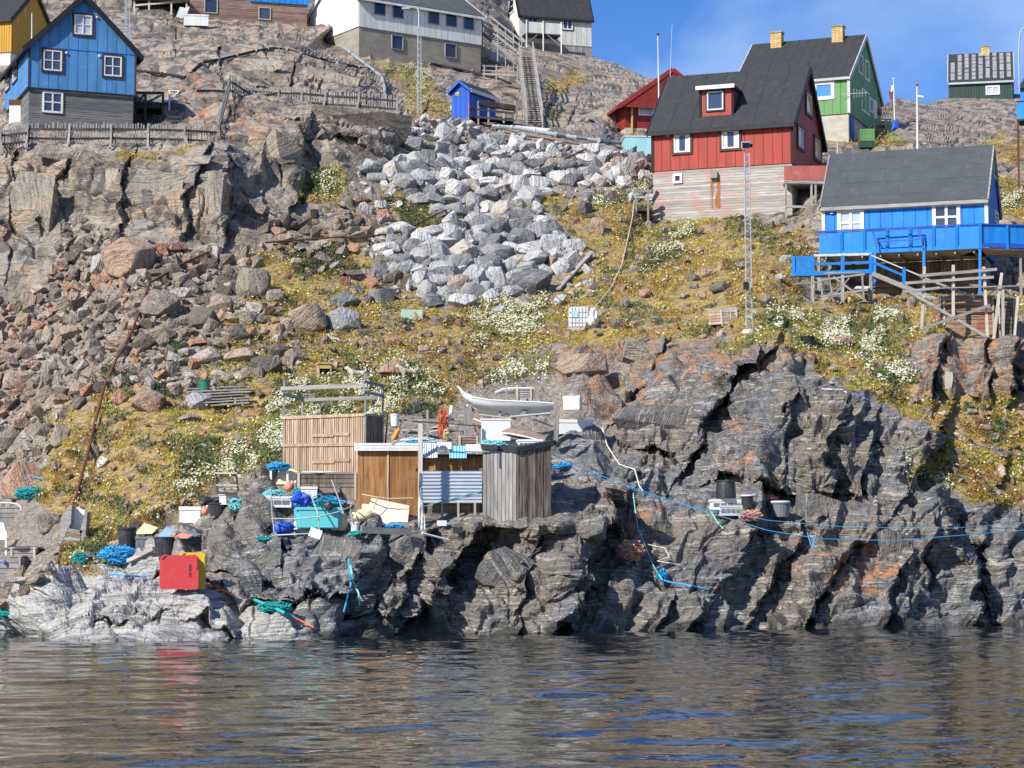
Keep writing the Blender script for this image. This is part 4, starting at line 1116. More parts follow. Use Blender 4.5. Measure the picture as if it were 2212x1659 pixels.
paint('rust', (0.13, 0.055, 0.028), 0.6, (0.22, 0.09, 0.04), 0.9)
paint('dark_void', (0.012, 0.011, 0.010), 0.1, (0.02, 0.02, 0.02), 0.95, 0.0)
paint('cream_paint', (0.60, 0.42, 0.10), 0.2)
paint('pink_paint', (0.40, 0.11, 0.09), 0.6, (0.48, 0.28, 0.24))
paint('cyan_paint', (0.33, 0.62, 0.66), 0.15)
wood('grey_boards', (0.11, 0.112, 0.115), (0.26, 0.26, 0.255), 'h')
wood('grey_wood', (0.20, 0.19, 0.175), (0.47, 0.45, 0.42), 'h')
wood('grey_wood_v', (0.20, 0.19, 0.175), (0.47, 0.45, 0.42), 'v')
wood('dark_wood', (0.022, 0.021, 0.020), (0.075, 0.072, 0.068), 'h')
wood('board_wall', (0.30, 0.275, 0.245), (0.60, 0.57, 0.52), 'h', paintc=(0.46, 0.26, 0.21))
wood('brown_boards', (0.15, 0.085, 0.065), (0.38, 0.27, 0.22), 'h')
wood('tan_plank', (0.30, 0.20, 0.125), (0.68, 0.52, 0.37), 'v')
wood('grey_brown_plank', (0.06, 0.045, 0.035), (0.38, 0.31, 0.24), 'v')
wood('ply_brown', (0.20, 0.085, 0.03), (0.58, 0.31, 0.13), 'v')
wood('pale_wood', (0.42, 0.36, 0.29), (0.68, 0.62, 0.54), 'v')
wood('red_brown_plank', (0.16, 0.085, 0.055), (0.50, 0.36, 0.25), 'h', paintc=(0.30, 0.09, 0.06))
def concrete(name, c):
    t = MT(name, rough=0.9, spec=0.2)
    k = t.ramp(t.noise(0.9, 5, 0.65, vec=t.map(scale=(1, 1, 2.2))), [(0.3, tuple(.7 * x for x in c)), (0.55, c), (0.75, tuple(1.2 * x for x in c))])
    k = t.mix(t.ramp(t.noise(2.5, 5, 0.7, vec=t.map(scale=(2.2, 2.2, .25))), [(0.58, 0), (0.75, .55)]), k, tuple(.5 * x for x in c))
    t.col(k); t.bump(t.noise(8, 4), 0.02, .6)
concrete('concrete', (0.30, 0.275, 0.225))
concrete('pale_concrete', (0.46, 0.43, 0.36))
t = MT('window_glass', rough=0.04, spec=0.8)
t.col(t.mix(t.rand(), (0.012, 0.02, 0.05), (0.05, 0.07, 0.12)))
t = MT('pale_glass', rough=0.08, spec=0.6); t.col((0.42, 0.47, 0.56))
t = MT('blue_glass', rough=0.06, spec=0.8); t.col((0.08, 0.24, 0.62))
t = MT('amber_reflection', rough=0.1, spec=0.6); t.col((0.62, 0.42, 0.10))  # amber reflection painted in as the colour of the panes
t = MT('curtain', rough=0.9); t.col((0.72, 0.70, 0.68))
t = MT('chimney_brick', rough=0.9)
br = N(t.nt, 'ShaderNodeTexNoise'); t.col(t.mix(t.rand(), (0.50, 0.33, 0.12), (0.62, 0.46, 0.20)))
t = MT('mortar', rough=0.95); t.col((0.42, 0.38, 0.32))

# ------------------------------------------------------------------ modelling kit
class MB:
    def __init__(s): s.v, s.f = [], []
    def obox(s, o, x, y, z):
        o, x, y, z = Vector(o), Vector(x), Vector(y), Vector(z)
        b = len(s.v)
        s.v += [o, o + x, o + x + y, o + y, o + z, o + x + z, o + x + y + z, o + y + z]
        flip = x.cross(y).dot(z) < 0
        for q in ((3, 2, 1, 0), (4, 5, 6, 7), (0, 1, 5, 4), (1, 2, 6, 5), (2, 3, 7, 6), (3, 0, 4, 7)):
            q = tuple(b + k for k in q)
            s.f.append(q[::-1] if flip else q)
        return s
    def beam(s, p, q, w, h=None, up=(0, 0, 1)):
        p, q = Vector(p), Vector(q)
        h = h or w
        d = (q - p).normalized()
        up = Vector(up)
        if abs(d.dot(up)) > .98: up = Vector((0, 1, 0))
        x = d.cross(up).normalized(); z = x.cross(d)
        return s.obox(p - x * w / 2 - z * h / 2, q - p, x * w, z * h)
    def tube(s, pts, r, n=6, caps=True):
        pts = [Vector(p) for p in pts]
        rs = r if isinstance(r, (list, tuple)) else [r] * len(pts)
        b = len(s.v)
        nx = None
        for k, p in enumerate(pts):
            d = (pts[min(k + 1, len(pts) - 1)] - pts[max(k - 1, 0)])
            d = d.normalized() if d.length > 1e-6 else Vector((0, 0, 1))
            if nx is None:
                nx = d.cross(Vector((0, 0, 1)) if abs(d.z) < .9 else Vector((0, 1, 0))).normalized()
            nx = (nx - d * nx.dot(d)).normalized()
            ny = d.cross(nx)
            for j in range(n):
                a = 2 * math.pi * j / n
                s.v.append(p + (nx * math.cos(a) + ny * math.sin(a)) * rs[k])
        for k in range(len(pts) - 1):
            for j in range(n):
                a, c = b + k * n + j, b + k * n + (j + 1) % n
                s.f.append((a, c, c + n, a + n))
        if caps:
            s.f.append(tuple(b + j for j in range(n))[::-1])
            s.f.append(tuple(b + (len(pts) - 1) * n + j for j in range(n)))
        return s
    def prism(s, poly, ext):
        poly = [Vector(p) for p in poly]; ext = Vector(ext)
        b, n = len(s.v), len(poly)
        s.v += poly + [p + ext for p in poly]
        s.f.append(tuple(b + k for k in range(n))[::-1]); s.f.append(tuple(b + n + k for k in range(n)))
        for k in range(n):
            j = (k + 1) % n
            s.f.append((b + k, b + j, b + n + j, b + n + k))
        return s
    def lathe(s, c, prof, n=16, axis=(0, 0, 1), sx=1.0):
        c = Vector(c); b = len(s.v)
        q = Vector((0, 0, 1)).rotation_difference(Vector(axis))
        for (r, z) in prof:
            for j in range(n):
                a = 2 * math.pi * j / n
                s.v.append(c + q @ Vector((r * math.cos(a) * sx, r * math.sin(a), z)))
        for k in range(len(prof) - 1):
            for j in range(n):
                a, d = b + k * n + j, b + k * n + (j + 1) % n
                s.f.append((a, d, d + n, a + n))
        s.f.append(tuple(b + j for j in range(n))[::-1]); s.f.append(tuple(b + (len(prof) - 1) * n + j for j in range(n)))
        return s
    def sheet(s, rows):
        b = len(s.v); nr, nc = len(rows), len(rows[0])
        for r in rows: s.v += [Vector(p) for p in r]
        for i in range(nr - 1):
            for j in range(nc - 1):
                a = b + i * nc + j
                s.f.append((a, a + 1, a + nc + 1, a + nc))
        return s
    def build(s, name, mat, parent=None, smooth=False):
        org = parent_origin(parent)
        return mesh_obj(name, [v - org for v in s.v], s.f, mat, parent, smooth)
def parent_origin(p):
    o = Vector((0, 0, 0))
    while p is not None:
        o += Vector(p.location); p = p.parent
    return o
def root(name, loc, label, cat, group=None):
    o = bpy.data.objects.new(name, None)
    COL.objects.link(o)
    o.location = loc
    o.empty_display_size = 0.2
    setprops(o, label, cat, group)
    return o
def dup_tree(o, loc, parent=None, **props):
    c = o.copy(); COL.objects.link(c); c.parent = parent
    if parent is None: c.location = loc
    for ch in o.children: dup_tree(ch, None, c)
    setprops(c, **props)
    return c
def clip(poly, a, b, ax=0):
    def half(pl, lim, keep):
        out = []
        for k in range(len(pl)):
            p, q = pl[k], pl[(k + 1) % len(pl)]
            ip, iq = keep(p[ax]), keep(q[ax])
            if ip: out.append(p)
            if ip != iq:
                t = (lim - p[ax]) / (q[ax] - p[ax])
                out.append((p[0] + t * (q[0] - p[0]), p[1] + t * (q[1] - p[1])))
        return out
    poly = half(poly, a, lambda v: v >= a)
    return half(poly, b, lambda v: v <= b) if len(poly) > 2 else []
def strips(fc, poly, mat, width, parent, name='panel', ax=0, gap=0.015, th=0.03, off=0.0, jit=0.004, seed=0):
    """split a wall polygon into separate boards or panels"""
    r = random.Random(seed)
    lo, hi = min(p[ax] for p in poly), max(p[ax] for p in poly)
    n = max(1, round((hi - lo) / width))
    w = (hi - lo) / n
    for k in range(n):
        pl = clip(poly, lo + k * w + gap / 2, lo + (k + 1) * w - gap / 2, ax)
        if len(pl) < 3: continue
        j = r.uniform(-jit, jit)
        MB().prism([fc.pt(x, y, off) for x, y in pl], fc.n * (th + j)).build(name, mat, parent)
def wallpart(fc, poly, mat, parent, th=0.12, name='wall'):
    return MB().prism([fc.pt(x, y, -th) for x, y in poly], fc.n * th).build(name, mat, parent)
def window(fc, rect, parent, frame='white_paint', glass='window_glass', nx=2, ny=2, casing=None, cw=0.1, fw=0.07, off=0.03, sill=False, curtain=False, px=True):
    a0, t0, a1, t1 = fc.rect(*rect) if px else rect
    o0 = off
    m = MB()
    ia0, it0, ia1, it1 = a0, t0, a1, t1
    cas = None
    if casing:
        cas = MB()
        for q in ((a0, t0, a0 + cw, t1), (a1 - cw, t0, a1, t1), (a0 + cw, t0, a1 - cw, t0 + cw), (a0 + cw, t1 - cw, a1 - cw, t1)):
            cas.obox(fc.pt(q[0], q[1], o0 - .02), fc.e * (q[2] - q[0]), Vector((0, 0, q[3] - q[1])), fc.n * 0.09)
        ia0, it0, ia1, it1 = a0 + cw, t0 + cw, a1 - cw, t1 - cw
    def bx(x0, y0, x1, y1, d0, d1):
        m.obox(fc.pt(x0, y0, o0 + d0), fc.e * (x1 - x0), Vector((0, 0, y1 - y0)), fc.n * (d1 - d0))
    bx(ia0, it0, ia0 + fw, it1, -.02, .06); bx(ia1 - fw, it0, ia1, it1, -.02, .06)
    bx(ia0 + fw, it0, ia1 - fw, it0 + fw, -.02, .06); bx(ia0 + fw, it1 - fw, ia1 - fw, it1, -.02, .06)
    mw = fw * 0.75
    pw, ph = (ia1 - ia0 - 2 * fw) / nx, (it1 - it0 - 2 * fw) / ny
    for k in range(1, nx):
        x = ia0 + fw + pw * k
        bx(x - mw / 2, it0 + fw, x + mw / 2, it1 - fw, -.02, .052)
    for k in range(1, ny):
        y = it0 + fw + ph * k
        bx(ia0 + fw, y - mw / 2.6, ia1 - fw, y + mw / 2.6, -.02, .045)
    if sill: bx(ia0 - .04, it0 - .05, ia1 + .04, it0, -.02, .11)
    w = m.build('window', frame, parent)
    if cas: cas.build('casing', casing, w)
    for i in range(nx):
        for j in range(ny):
            x0, y0 = ia0 + fw + pw * i, it0 + fw + ph * j
            MB().obox(fc.pt(x0, y0, o0 - .015), fc.e * pw, Vector((0, 0, ph)), fc.n * .02).build('pane', glass, w)
    if curtain:
        for sx in (0, 1):
            x0 = ia0 + fw if sx == 0 else ia1 - fw - pw * nx * .28
            MB().obox(fc.pt(x0, it0 + fw, o0 + .004), fc.e * pw * nx * .28, Vector((0, 0, it1 - it0 - 2 * fw)), fc.n * .006).build('curtain', 'curtain', w)
    return w
def gable_roof(rt, fr, ridge_dir, z_eave, z_ridge, over_e=0.25, over_g=0.25, mat='roof_felt', trim='black_trim', th=0.14, seams=0, seam_mat=None):
    """ridge_dir 'a' or 'b'; eaves run along it"""
    if ridge_dir == 'a':
        L_, W = fr.La, fr.Lb; pt = lambda l, w, z: fr.at(l, w, z)
    else:
        L_, W = fr.Lb, fr.La; pt = lambda l, w, z: fr.at(w, l, z)
    sl = (z_ridge - z_eave) / (W / 2)
    zo = z_eave - sl * over_e
    out = []
    for sgn in (0, 1):
        w0 = -over_e if sgn == 0 else W + over_e
        p = [pt(-over_g, w0, zo), pt(L_ + over_g, w0, zo), pt(L_ + over_g, W / 2, z_ridge), pt(-over_g, W / 2, z_ridge)]
        m = MB().prism([q + Vector((0, 0, 0.03)) for q in p], Vector((0, 0, th)))
        o = m.build('roof', mat, rt)
        out.append(o)
        up = Vector((0, 0, th + 0.03))
        # felt seams running down the slope
        for k in range(1, seams):
            l = -over_g + (L_ + 2 * over_g) * k / seams
            MB().beam(pt(l, w0, zo) + up, pt(l, W / 2, z_ridge) + up, .05, .03).build('roof_seam', seam_mat or mat, o)
        for l in (-over_g, L_ + over_g):
            e = pt(l, w0, zo); r_ = pt(l, W / 2, z_ridge)
            MB().beam(e + Vector((0, 0, .03)), r_ + Vector((0, 0, .03)), .07, .26).build('bargeboard', trim, rt)
        MB().beam(pt(-over_g, w0, zo + .03), pt(L_ + over_g, w0, zo + .03), .08, .16).build('fascia', trim, rt)
    return out
def brick_chimney(rt, base, fr, wx, wy, h, rows, mat='chimney_brick'):
    core = MB().obox(base - fr.a * (wx / 2 - .02) - fr.b * (wy / 2 - .02), fr.a * (wx - .04), fr.b * (wy - .04), Vector((0, 0, h))).build('chimney', 'mortar', rt)
    bh = h / rows
    for k in range(rows):
        nb = 3
        for side in range(2):
            for q in range(nb):
                sh = (0.5 if k % 2 else 0.0)
                if side == 0:
                    l0 = -wx / 2 + wx / nb * q
                    o = base + fr.a * l0 - fr.b * (wy / 2 + .005) + Vector((0, 0, k * bh))
                    MB().obox(o + fr.a * .01, fr.a * (wx / nb - .02), fr.b * .06, Vector((0, 0, bh - .02))).build('brick', mat, core)
                else:
                    l0 = -wy / 2 + wy / nb * q
                    for s_ in (-1, 1):
                        o = base + fr.b * l0 + fr.a * (s_ * (wx / 2 + .005)) + Vector((0, 0, k * bh))
                        MB().obox(o + fr.b * .01, fr.b * (wy / nb - .02), fr.a * (-s_ * .06), Vector((0, 0, bh - .02))).build('brick', mat, core)
    MB().obox(base - fr.a * (wx / 2 + .05) - fr.b * (wy / 2 + .05) + Vector((0, 0, h)), fr.a * (wx + .1), fr.b * (wy + .1), Vector((0, 0, .1))).build('chimney_cap', 'concrete', core)
    return core
def body(rt, fr, z0, z1, mat, inset=0.0, name='wall'):
    """plain closed box behind the facing boards"""
    i = inset
    return MB().obox(fr.at(i, i, z0), fr.a * (fr.La - 2 * i), fr.b * (fr.Lb - 2 * i), Vector((0, 0, z1 - z0))).build(name, mat, rt)
def gable_fill(rt, fr, ridge_dir, ze, zr, mat, inset=0.0):
    if ridge_dir == 'a':
        for l in (inset, fr.La - inset - .1):
            MB().prism([fr.at(l, inset, ze), fr.at(l, fr.Lb - inset, ze), fr.at(l, fr.Lb / 2, zr - inset)], fr.a * .1).build('gable', mat, rt)
    else:
        for l in (inset, fr.Lb - inset - .1):
            MB().prism([fr.at(inset, l, ze), fr.at(fr.La - inset, l, ze), fr.at(fr.La / 2, l, zr - inset)], fr.b * .1).build('gable', mat, rt)
# ------------------------------------------------------------------ the houses
Z3 = Vector((0, 0, 1))
def zv_(z): return Vector((0, 0, z))
# ---- blue gabled house at the left
fr = FR['blue_left']
rt = root('wooden_house', fr.at(0, 0, fr.zat(62, 290)), 'blue panelled gable house on a grey board basement behind the picket fence', 'house')
ze = fr.zat(62, 97); zr = fr.fa.pix(175, -6)[1]; zb = fr.zat(62, 300) - 0.5
poly = [(0, 0), (fr.La, 0), (fr.La, ze), (fr.La / 2, zr), (0, ze)]
body(rt, fr, 0.0, ze, 'blue_left_paint', .05); gable_fill(rt, fr, 'b', ze, zr, 'blue_left_paint', .05)
w = wallpart(fr.fa, poly, 'blue_left_paint', rt, .04)
strips(fr.fa, poly, 'blue_left_paint', 0.51, w, gap=.035)
for V0, V1 in ((100, 117), (22, 24)):
    t0 = fr.fa.pix(62, V0)[1] if V0 == 100 else fr.fa.pix(175, V0)[1]
    hw = fr.La / 2 if V0 == 100 else (zr - t0) / (zr - ze) * fr.La / 2
    MB().obox(fr.fa.pt(fr.La / 2 - hw + .03, t0, .03), fr.a * (2 * hw - .06), fr.fa.n * .03, zv_(.05)).build('batten', 'sky_blue_paint', w)
w2 = wallpart(fr.fb, [(0, 0), (fr.Lb, 0), (fr.Lb, ze), (0, ze)], 'blue_left_paint', rt, .04)
strips(fr.fb, [(0, 0), (fr.Lb, 0), (fr.Lb, ze), (0, ze)], 'blue_left_paint', 0.55, w2, gap=.035)
gable_roof(rt, fr, 'b', ze, zr, .32, .28, 'roof_felt', 'black_trim')
for rc in ((156, 29, 202, 79), (89, 105, 137, 157), (220, 118, 266, 169)):
    window(fr.fa, rc, rt, casing='brown_trim', glass='pale_glass' if rc[0] == 156 else 'window_glass', cw=.09)
for rc in ((15, 148, 24, 196), (30, 133, 40, 178)): window(fr.fb, rc, rt, nx=1, casing='brown_trim')
cp = Frame(62, 189, 114, 21.5, 290, 40, False); cp.Lb = 3.0
bm_ = MB().obox(cp.at(.06, .06, zb), cp.a * (cp.La - .12), cp.b * (cp.Lb - .1), zv_(-zb - .02)).build('basement', 'grey_boards', rt)
strips(cp.fa, [(.04, zb), (cp.La - .05, zb), (cp.La - .05, -.02), (.04, -.02)], 'grey_boards', .115, bm_, 'board', 1, .012, .03, -.05)
strips(cp.fb, [(.04, zb), (cp.Lb, zb), (cp.Lb, -.02), (.04, -.02)], 'grey_boards', .115, bm_, 'board', 1, .012, .03, -.05, seed=2)
window(cp.fa, (91, 198, 136, 244), rt, cw=.08, fw=.1, off=-.01)
MB().obox(fr.at(-.08, -.05, -.10), fr.a * (fr.La + .16), -fr.b * .05, zv_(.11)).build('sill_board', 'black_trim', rt)
MB().obox(fr.at(-.05, -.05, -.10), fr.b * fr.Lb, -fr.a * .05, zv_(.11)).build('sill_board', 'black_trim', rt)
for (U, V) in ((209, 38), (143, 115), (214, 122), (164, 10)):
    s_, t_ = fr.fa.pix(U, V)
    MB().lathe(fr.fa.pt(s_, t_, .05), [(.06, 0), (.07, .04), (.03, .07)], 8, fr.fa.n).build('vent', 'white_paint', rt)
for k, U in enumerate((61, 292)):
    s_ = 0 if k == 0 else fr.La
    MB().beam(fr.fa.pt(s_, -.02, .02), fr.fa.pt(s_, ze, .02), .09).build('corner_board', 'black_trim', rt)
for j in (3.6, 5.2): 
    if j < fr.Lb - .3: MB().beam(fr.at(.3, j, zb - 1), fr.at(.3, j, 0), .16).build('post', 'dark_wood', rt)
q = P(34, 262, 116.2)
box_ = root('meter_cabinet', q, 'white cabinet with a rusty top under the side of the blue gable house', 'cabinet')
MB().obox(q + Vector((-.35, 0, -.9)), (.6, 0, 0), (0, .3, 0), (0, 0, 1.75)).build('case', 'white_paint', box_)
MB().obox(q + Vector((-.37, -.02, .85)), (.64, 0, 0), (0, .34, 0), (0, 0, .28)).build('lid', 'rust', box_)

# ---- dark timber porch beside it
pj = Face(P(293, 284, 117.5), (1, .12, 0), (.12, -1, 0))
pr = root('timber_porch', pj.pt(0, 0), 'blackened open timber porch frame beside the blue gable house', 'porch')
def bar(fc, rt_, U0, V0, U1, V1, w, mat, name='beam', off=0.0, d=None):
    a, b = fc.pix(U0, V0), fc.pix(U1, V1)
    return MB().beam(fc.pt(*a, off), fc.pt(*b, off), w, d or w, fc.n).build(name, mat, rt_)
for U in (293, 314, 352): bar(pj, pr, U, 290, U, 199, .13, 'dark_wood', 'post')
for V in (200, 231, 267): bar(pj, pr, 290, V, 354, V + 1, .12, 'dark_wood', 'rail')
bar(pj, pr, 316, 222, 348, 206, .09, 'dark_wood', 'brace'); bar(pj, pr, 292, 228, 312, 204, .09, 'dark_wood', 'brace')
MB().obox(pj.pt(-.1, .0, -2.2), pj.e * 1.7, pj.n * 2.1, zv_(.1)).build('deck', 'dark_wood', pr)
MB().obox(pj.pt(-.1, 1.25, -2.2), pj.e * 1.5, pj.n * 2.1, zv_(.08)).build('landing', 'dark_wood', pr)
MB().obox(pj.pt(-.1, .1, -2.3), pj.e * 1.7, pj.n * .08, zv_(1.9)).build('dark_backing', 'dark_wood', pr)  # dark sheet standing in for the shade below the open deck
for V in (253, 262): bar(pj, pr, 330, V, 394, V + 3, .09, 'dark_wood', 'handrail', .3)
for U in (332, 362, 392): bar(pj, pr, U, 290, U, 252, .09, 'dark_wood', 'post', .3)
pw_ = root('clothes_frame', P(366, 222, 119.5), 'small white timber clothes frame behind the black porch', 'frame')
fcw = Face(P(366, 222, 119.5), (1, 0, 0), (0, -1, 0))
bar(fcw, pw_, 366, 250, 366, 194, .09, 'white_paint', 'post'); bar(fcw, pw_, 350, 218, 370, 218, .08, 'white_paint', 'rail')
bar(fcw, pw_, 366, 216, 388, 196, .06, 'white_paint', 'brace'); bar(fcw, pw_, 366, 195, 388, 196, .06, 'white_paint', 'arm')

# ---- red house with the dormer
fr = FR['red']
rt = root('wooden_house', fr.at(0, 0, fr.zat(1711, 470)), 'bright red house with a black felt roof, one dormer and a weathered board basement', 'house')
ze = fr.zat(1711, 262); zb = fr.zat(1711, 480) - 1.0
zr = P(1741, 150, fr.at(0, fr.Lb / 2).y).z - fr.c.z
body(rt, fr, 0, ze, 'red_paint', .05); gable_fill(rt, fr, 'a', ze, zr, 'red_paint', .05)
pe = [(0, 0), (fr.La, 0), (fr.La, ze), (0, ze)]
w = wallpart(fr.fa, pe, 'red_paint', rt, .04); strips(fr.fa, pe, 'red_paint', .49, w, gap=.022)
pg = [(0, 0), (fr.Lb, 0), (fr.Lb, ze), (fr.Lb / 2, zr), (0, ze)]
w = wallpart(fr.fb, pg, 'red_paint', rt, .04); strips(fr.fb, pg, 'red_paint', .5, w, gap=.03)
roofs = gable_roof(rt, fr, 'a', ze, zr, .28, .22, 'roof_felt', 'black_trim', seams=7)
for rc in ((1451.5, 285, 1496.5, 334.5), (1555, 277, 1602, 326)): window(fr.fa, rc, rt, nx=1, ny=1, casing='brown_trim', cw=.12, glass='window_glass', curtain=True)
for rc, gm in (((1738, 198, 1752, 252), 'amber_reflection'), ((1720, 271, 1734, 325), 'pale_glass'), ((1756, 296, 1770, 349), 'amber_reflection')):
    window(fr.fb, rc, rt, nx=1, ny=1, casing='brown_trim', cw=.16, glass=gm)
for s_ in (0, fr.La): MB().beam(fr.fa.pt(s_, 0, .02), fr.fa.pt(s_, ze - .1, .02), .14).build('corner_board', 'brown_trim', rt)
s_, t_ = fr.fa.pix(1444, 292); MB().obox(fr.fa.pt(s_ - .07, t_ - .07, .03), fr.fa.e * .14, zv_(.14), fr.fa.n * .06).build('vent', 'white_paint', rt)
base = MB().obox(fr.at(.06, .06, zb), fr.a * (fr.La - .1), fr.b * (fr.Lb - .1), zv_(-zb - .02)).build('basement', 'board_wall', rt)
strips(fr.fa, [(.02, zb), (fr.La, zb), (fr.La, -.02), (.02, -.02)], 'board_wall', .135, base, 'board', 1, .010, .03, -.05, .009)
strips(fr.fb, [(.02, zb), (fr.Lb, zb), (fr.Lb, -.02), (.02, -.02)], 'board_wall', .135, base, 'board', 1, .010, .03, -.05, .009, seed=3)
window(fr.fa, (1454, 375, 1474, 396), rt, nx=1, ny=1, fw=.12, off=.0)
s0, t0, s1, t1 = fr.fa.rect(1536, 372, 1551, 386)
MB().obox(fr.fa.pt(s0, t0, -.02), fr.fa.e * (s1 - s0), zv_(t1 - t0), fr.fa.n * .24).build('flue_box', 'concrete', rt)
t = MT('rust_stain', rough=.9); t.col((0.42, 0.17, 0.045))
al = t.math('MULTIPLY', t.ramp(t.noise(1.6, 5, .7, vec=t.map(scale=(3, 3, .3))), [(.42, 0.0), (.6, .9)]), 1.0); L(t.nt, al, t.b.inputs['Alpha'])
s0, t0, s1, t1 = fr.fa.rect(1533, 386, 1556, 450)
MB().obox(fr.fa.pt(s0, t0, -.008), fr.fa.e * (s1 - s0), zv_(t1 - t0), fr.fa.n * .004).build('rust_streak', 'rust_stain', rt)
# dormer
n_ = -fr.b
DF = Face(fr.at(0, .55), fr.a, n_)
d0, e0 = DF.pix(1583, 262); d1, e1 = DF.pix(1513, 196)
d0, d1 = min(d0, d1), max(d0, d1)
zt = DF.pix(1548, 193)[1]; zbm = DF.pix(1548, 263)[1]
slope = (zr - ze) / (fr.Lb / 2)
depth = (zt - zbm) / slope + .6
dm = MB().obox(DF.pt(d0, zbm - .1, 0), DF.e * (d1 - d0), DF.n * -depth, zv_(zt - zbm + .1)).build('dormer', 'red_paint', rt)
strips(DF, [(d0, zbm), (d1, zbm), (d1, zt), (d0, zt)], 'red_paint', .5, dm, gap=.02)
window(DF, (1525, 195, 1566, 241), rt, nx=1, ny=1, casing='black_trim', cw=.07)
MB().obox(DF.pt(d0 - .15, zt, .25), DF.e * (d1 - d0 + .3), DF.n * -(depth + .6), zv_(.12)).build('dormer_roof', 'roof_felt', dm)
MB().obox(DF.pt(d0 - .17, zt - .03, .33), DF.e * (d1 - d0 + .34), DF.n * -.08, zv_(.2)).build('dormer_fascia', 'white_paint', dm)
MB().obox(DF.pt(d0 - .1, zbm - .12, .08), DF.e * (d1 - d0 + .2), DF.n * -.1, zv_(.07)).build('dormer_flashing', 'white_paint', dm)
for s_ in (d0, d1): MB().beam(DF.pt(s_, zbm, .03), DF.pt(s_, zt, .03), .12).build('dormer_corner', 'black_trim', dm)
# balcony on its right
bf = Face(fr.at(0, .2) + fr.b * 0 - fr.b * 0.5, -fr.a, n_)
bf = Face(P(1694, 388, 112.4), Vector((1, -.02, 0)), Vector((-.02, -1, 0)))
bl = MB()
r0 = bf.rect(1694, 358, 1796, 389)
MB().obox(bf.pt(r0[0], r0[1], 0), bf.e * (r0[2] - r0[0]), bf.n * -.06, zv_(r0[3] - r0[1])).build('balcony_rail', 'pink_paint', rt)
MB().obox(bf.pt(r0[0], r0[1] - .15, 0), bf.e * (r0[2] - r0[0]), bf.n * -2.4, zv_(.12)).build('balcony_floor', 'grey_wood', rt)
for U in (1698, 1712, 1753, 1762, 1780): 
    bar(bf, rt, U, 480, U, 390, .10, 'grey_wood_v', 'balcony_post', -.05 if U != 1712 else -1.2)
bar(bf, rt, 1697, 446, 1790, 448, .12, 'grey_wood', 'balcony_beam', -.02); bar(bf, rt, 1697, 394, 1790, 396, .10, 'grey_wood', 'balcony_beam', -.02)
MB().obox(bf.pt(r0[0] + .3, r0[1] - 2.4, -1.9), bf.e * 2.2, bf.n * -.1, zv_(2.2)).build('balcony_back', 'dark_wood', rt)
# timber stand left of the red house
ps = Face(P(1369, 470, 114.6), (1, 0, 0), (0, -1, 0))
pl_ = root('timber_stand', P(1375, 486, 114.6), 'dark timber stand piled with pipes against the left end of the red house', 'stand')
for U, V in ((1374, 487), (1400, 475)): bar(ps, pl_, U, V, U, 408, .10, 'grey_wood_v', 'post')
for V in (413, 426, 440): bar(ps, pl_, 1369, V, 1408, V, .12, 'grey_wood', 'rail')
MB().obox(ps.pt(-.1, .35, 0), (1.0, 0, 0), (0, 1.2, 0), (0, 0, .1)).build('platform', 'dark_wood', pl_)
MB().tube([ps.pt(.1, .7, -.5), ps.pt(.7, 1.5, -.5), ps.pt(1.0, 1.8, -.5)], .09, 8).build('pipe', 'pipe_black', pl_)

# ---- green house
fr = FR['green']
rt = root('wooden_house', fr.at(0, 0, fr.zat(1834, 304)), 'green house with two yellow brick chimneys on a concrete basement', 'house')
ze = fr.zat(1834, 165); zb = fr.zat(1834, 306) - .8
zr = P(1865, 80, fr.at(0, fr.Lb / 2).y).z - fr.c.z
body(rt, fr, 0, ze, 'green_paint', .05); gable_fill(rt, fr, 'a', ze, zr, 'green_paint', .05)
pe = [(0, 0), (fr.La, 0), (fr.La, ze), (0, ze)]
w = wallpart(fr.fa, pe, 'green_paint', rt, .04); strips(fr.fa, pe, 'green_paint', .53, w, gap=.025)
pg = [(0, 0), (fr.Lb, 0), (fr.Lb, ze), (fr.Lb / 2, zr), (0, ze)]
w = wallpart(fr.fb, pg, 'green_paint', rt, .04); strips(fr.fb, pg, 'green_paint', .42, w, gap=.05, th=.05)
gable_roof(rt, fr, 'a', ze, zr, .2, .15, 'roof_felt', 'galvanised', seams=12)
window(fr.fa, (1757, 176, 1803, 216), rt, nx=1, ny=1, fw=.22, glass='blue_glass')
MB().beam(fr.fa.pt(0, 0, .04), fr.fa.pt(0, ze - .1, .04), .16).build('corner_board', 'white_paint', rt)
for rc, nx in (((1852, 118, 1862, 160), 1), ((1866.5, 131, 1875.5, 174), 1), ((1859, 196, 1876, 245), 2), ((1877.5, 213, 1884, 243), 1)):
    window(fr.fb, rc, rt, nx=nx, ny=1, fw=.12, glass='pale_glass')
d = fr.fb.rect(1885.5, 218, 1892, 258)
dd_ = MB().obox(fr.fb.pt(d[0], d[1], .03), fr.fb.e * (d[2] - d[0]), zv_(d[3] - d[1]), fr.fb.n * .06).build('door', 'white_paint', rt)
d = fr.fb.rect(1893.5, 236, 1898, 247)
MB().obox(fr.fb.pt(d[0], d[1], .03), fr.fb.e * (d[2] - d[0]), zv_(d[3] - d[1]), fr.fb.n * .2).build('post_box', 'red_paint', rt)
base = MB().obox(fr.at(.05, .05, zb), fr.a * (fr.La - .1), fr.b * (fr.Lb - .1), zv_(-zb - .01)).build('basement', 'pale_concrete', rt)
d = fr.fb.rect(1838, 253, 1845, 300)
MB().obox(fr.fb.pt(d[0], d[1], -.04), fr.fb.e * (d[2] - d[0]), zv_(d[3] - d[1]), fr.fb.n * .06).build('basement_door', 'hut_paint', rt)
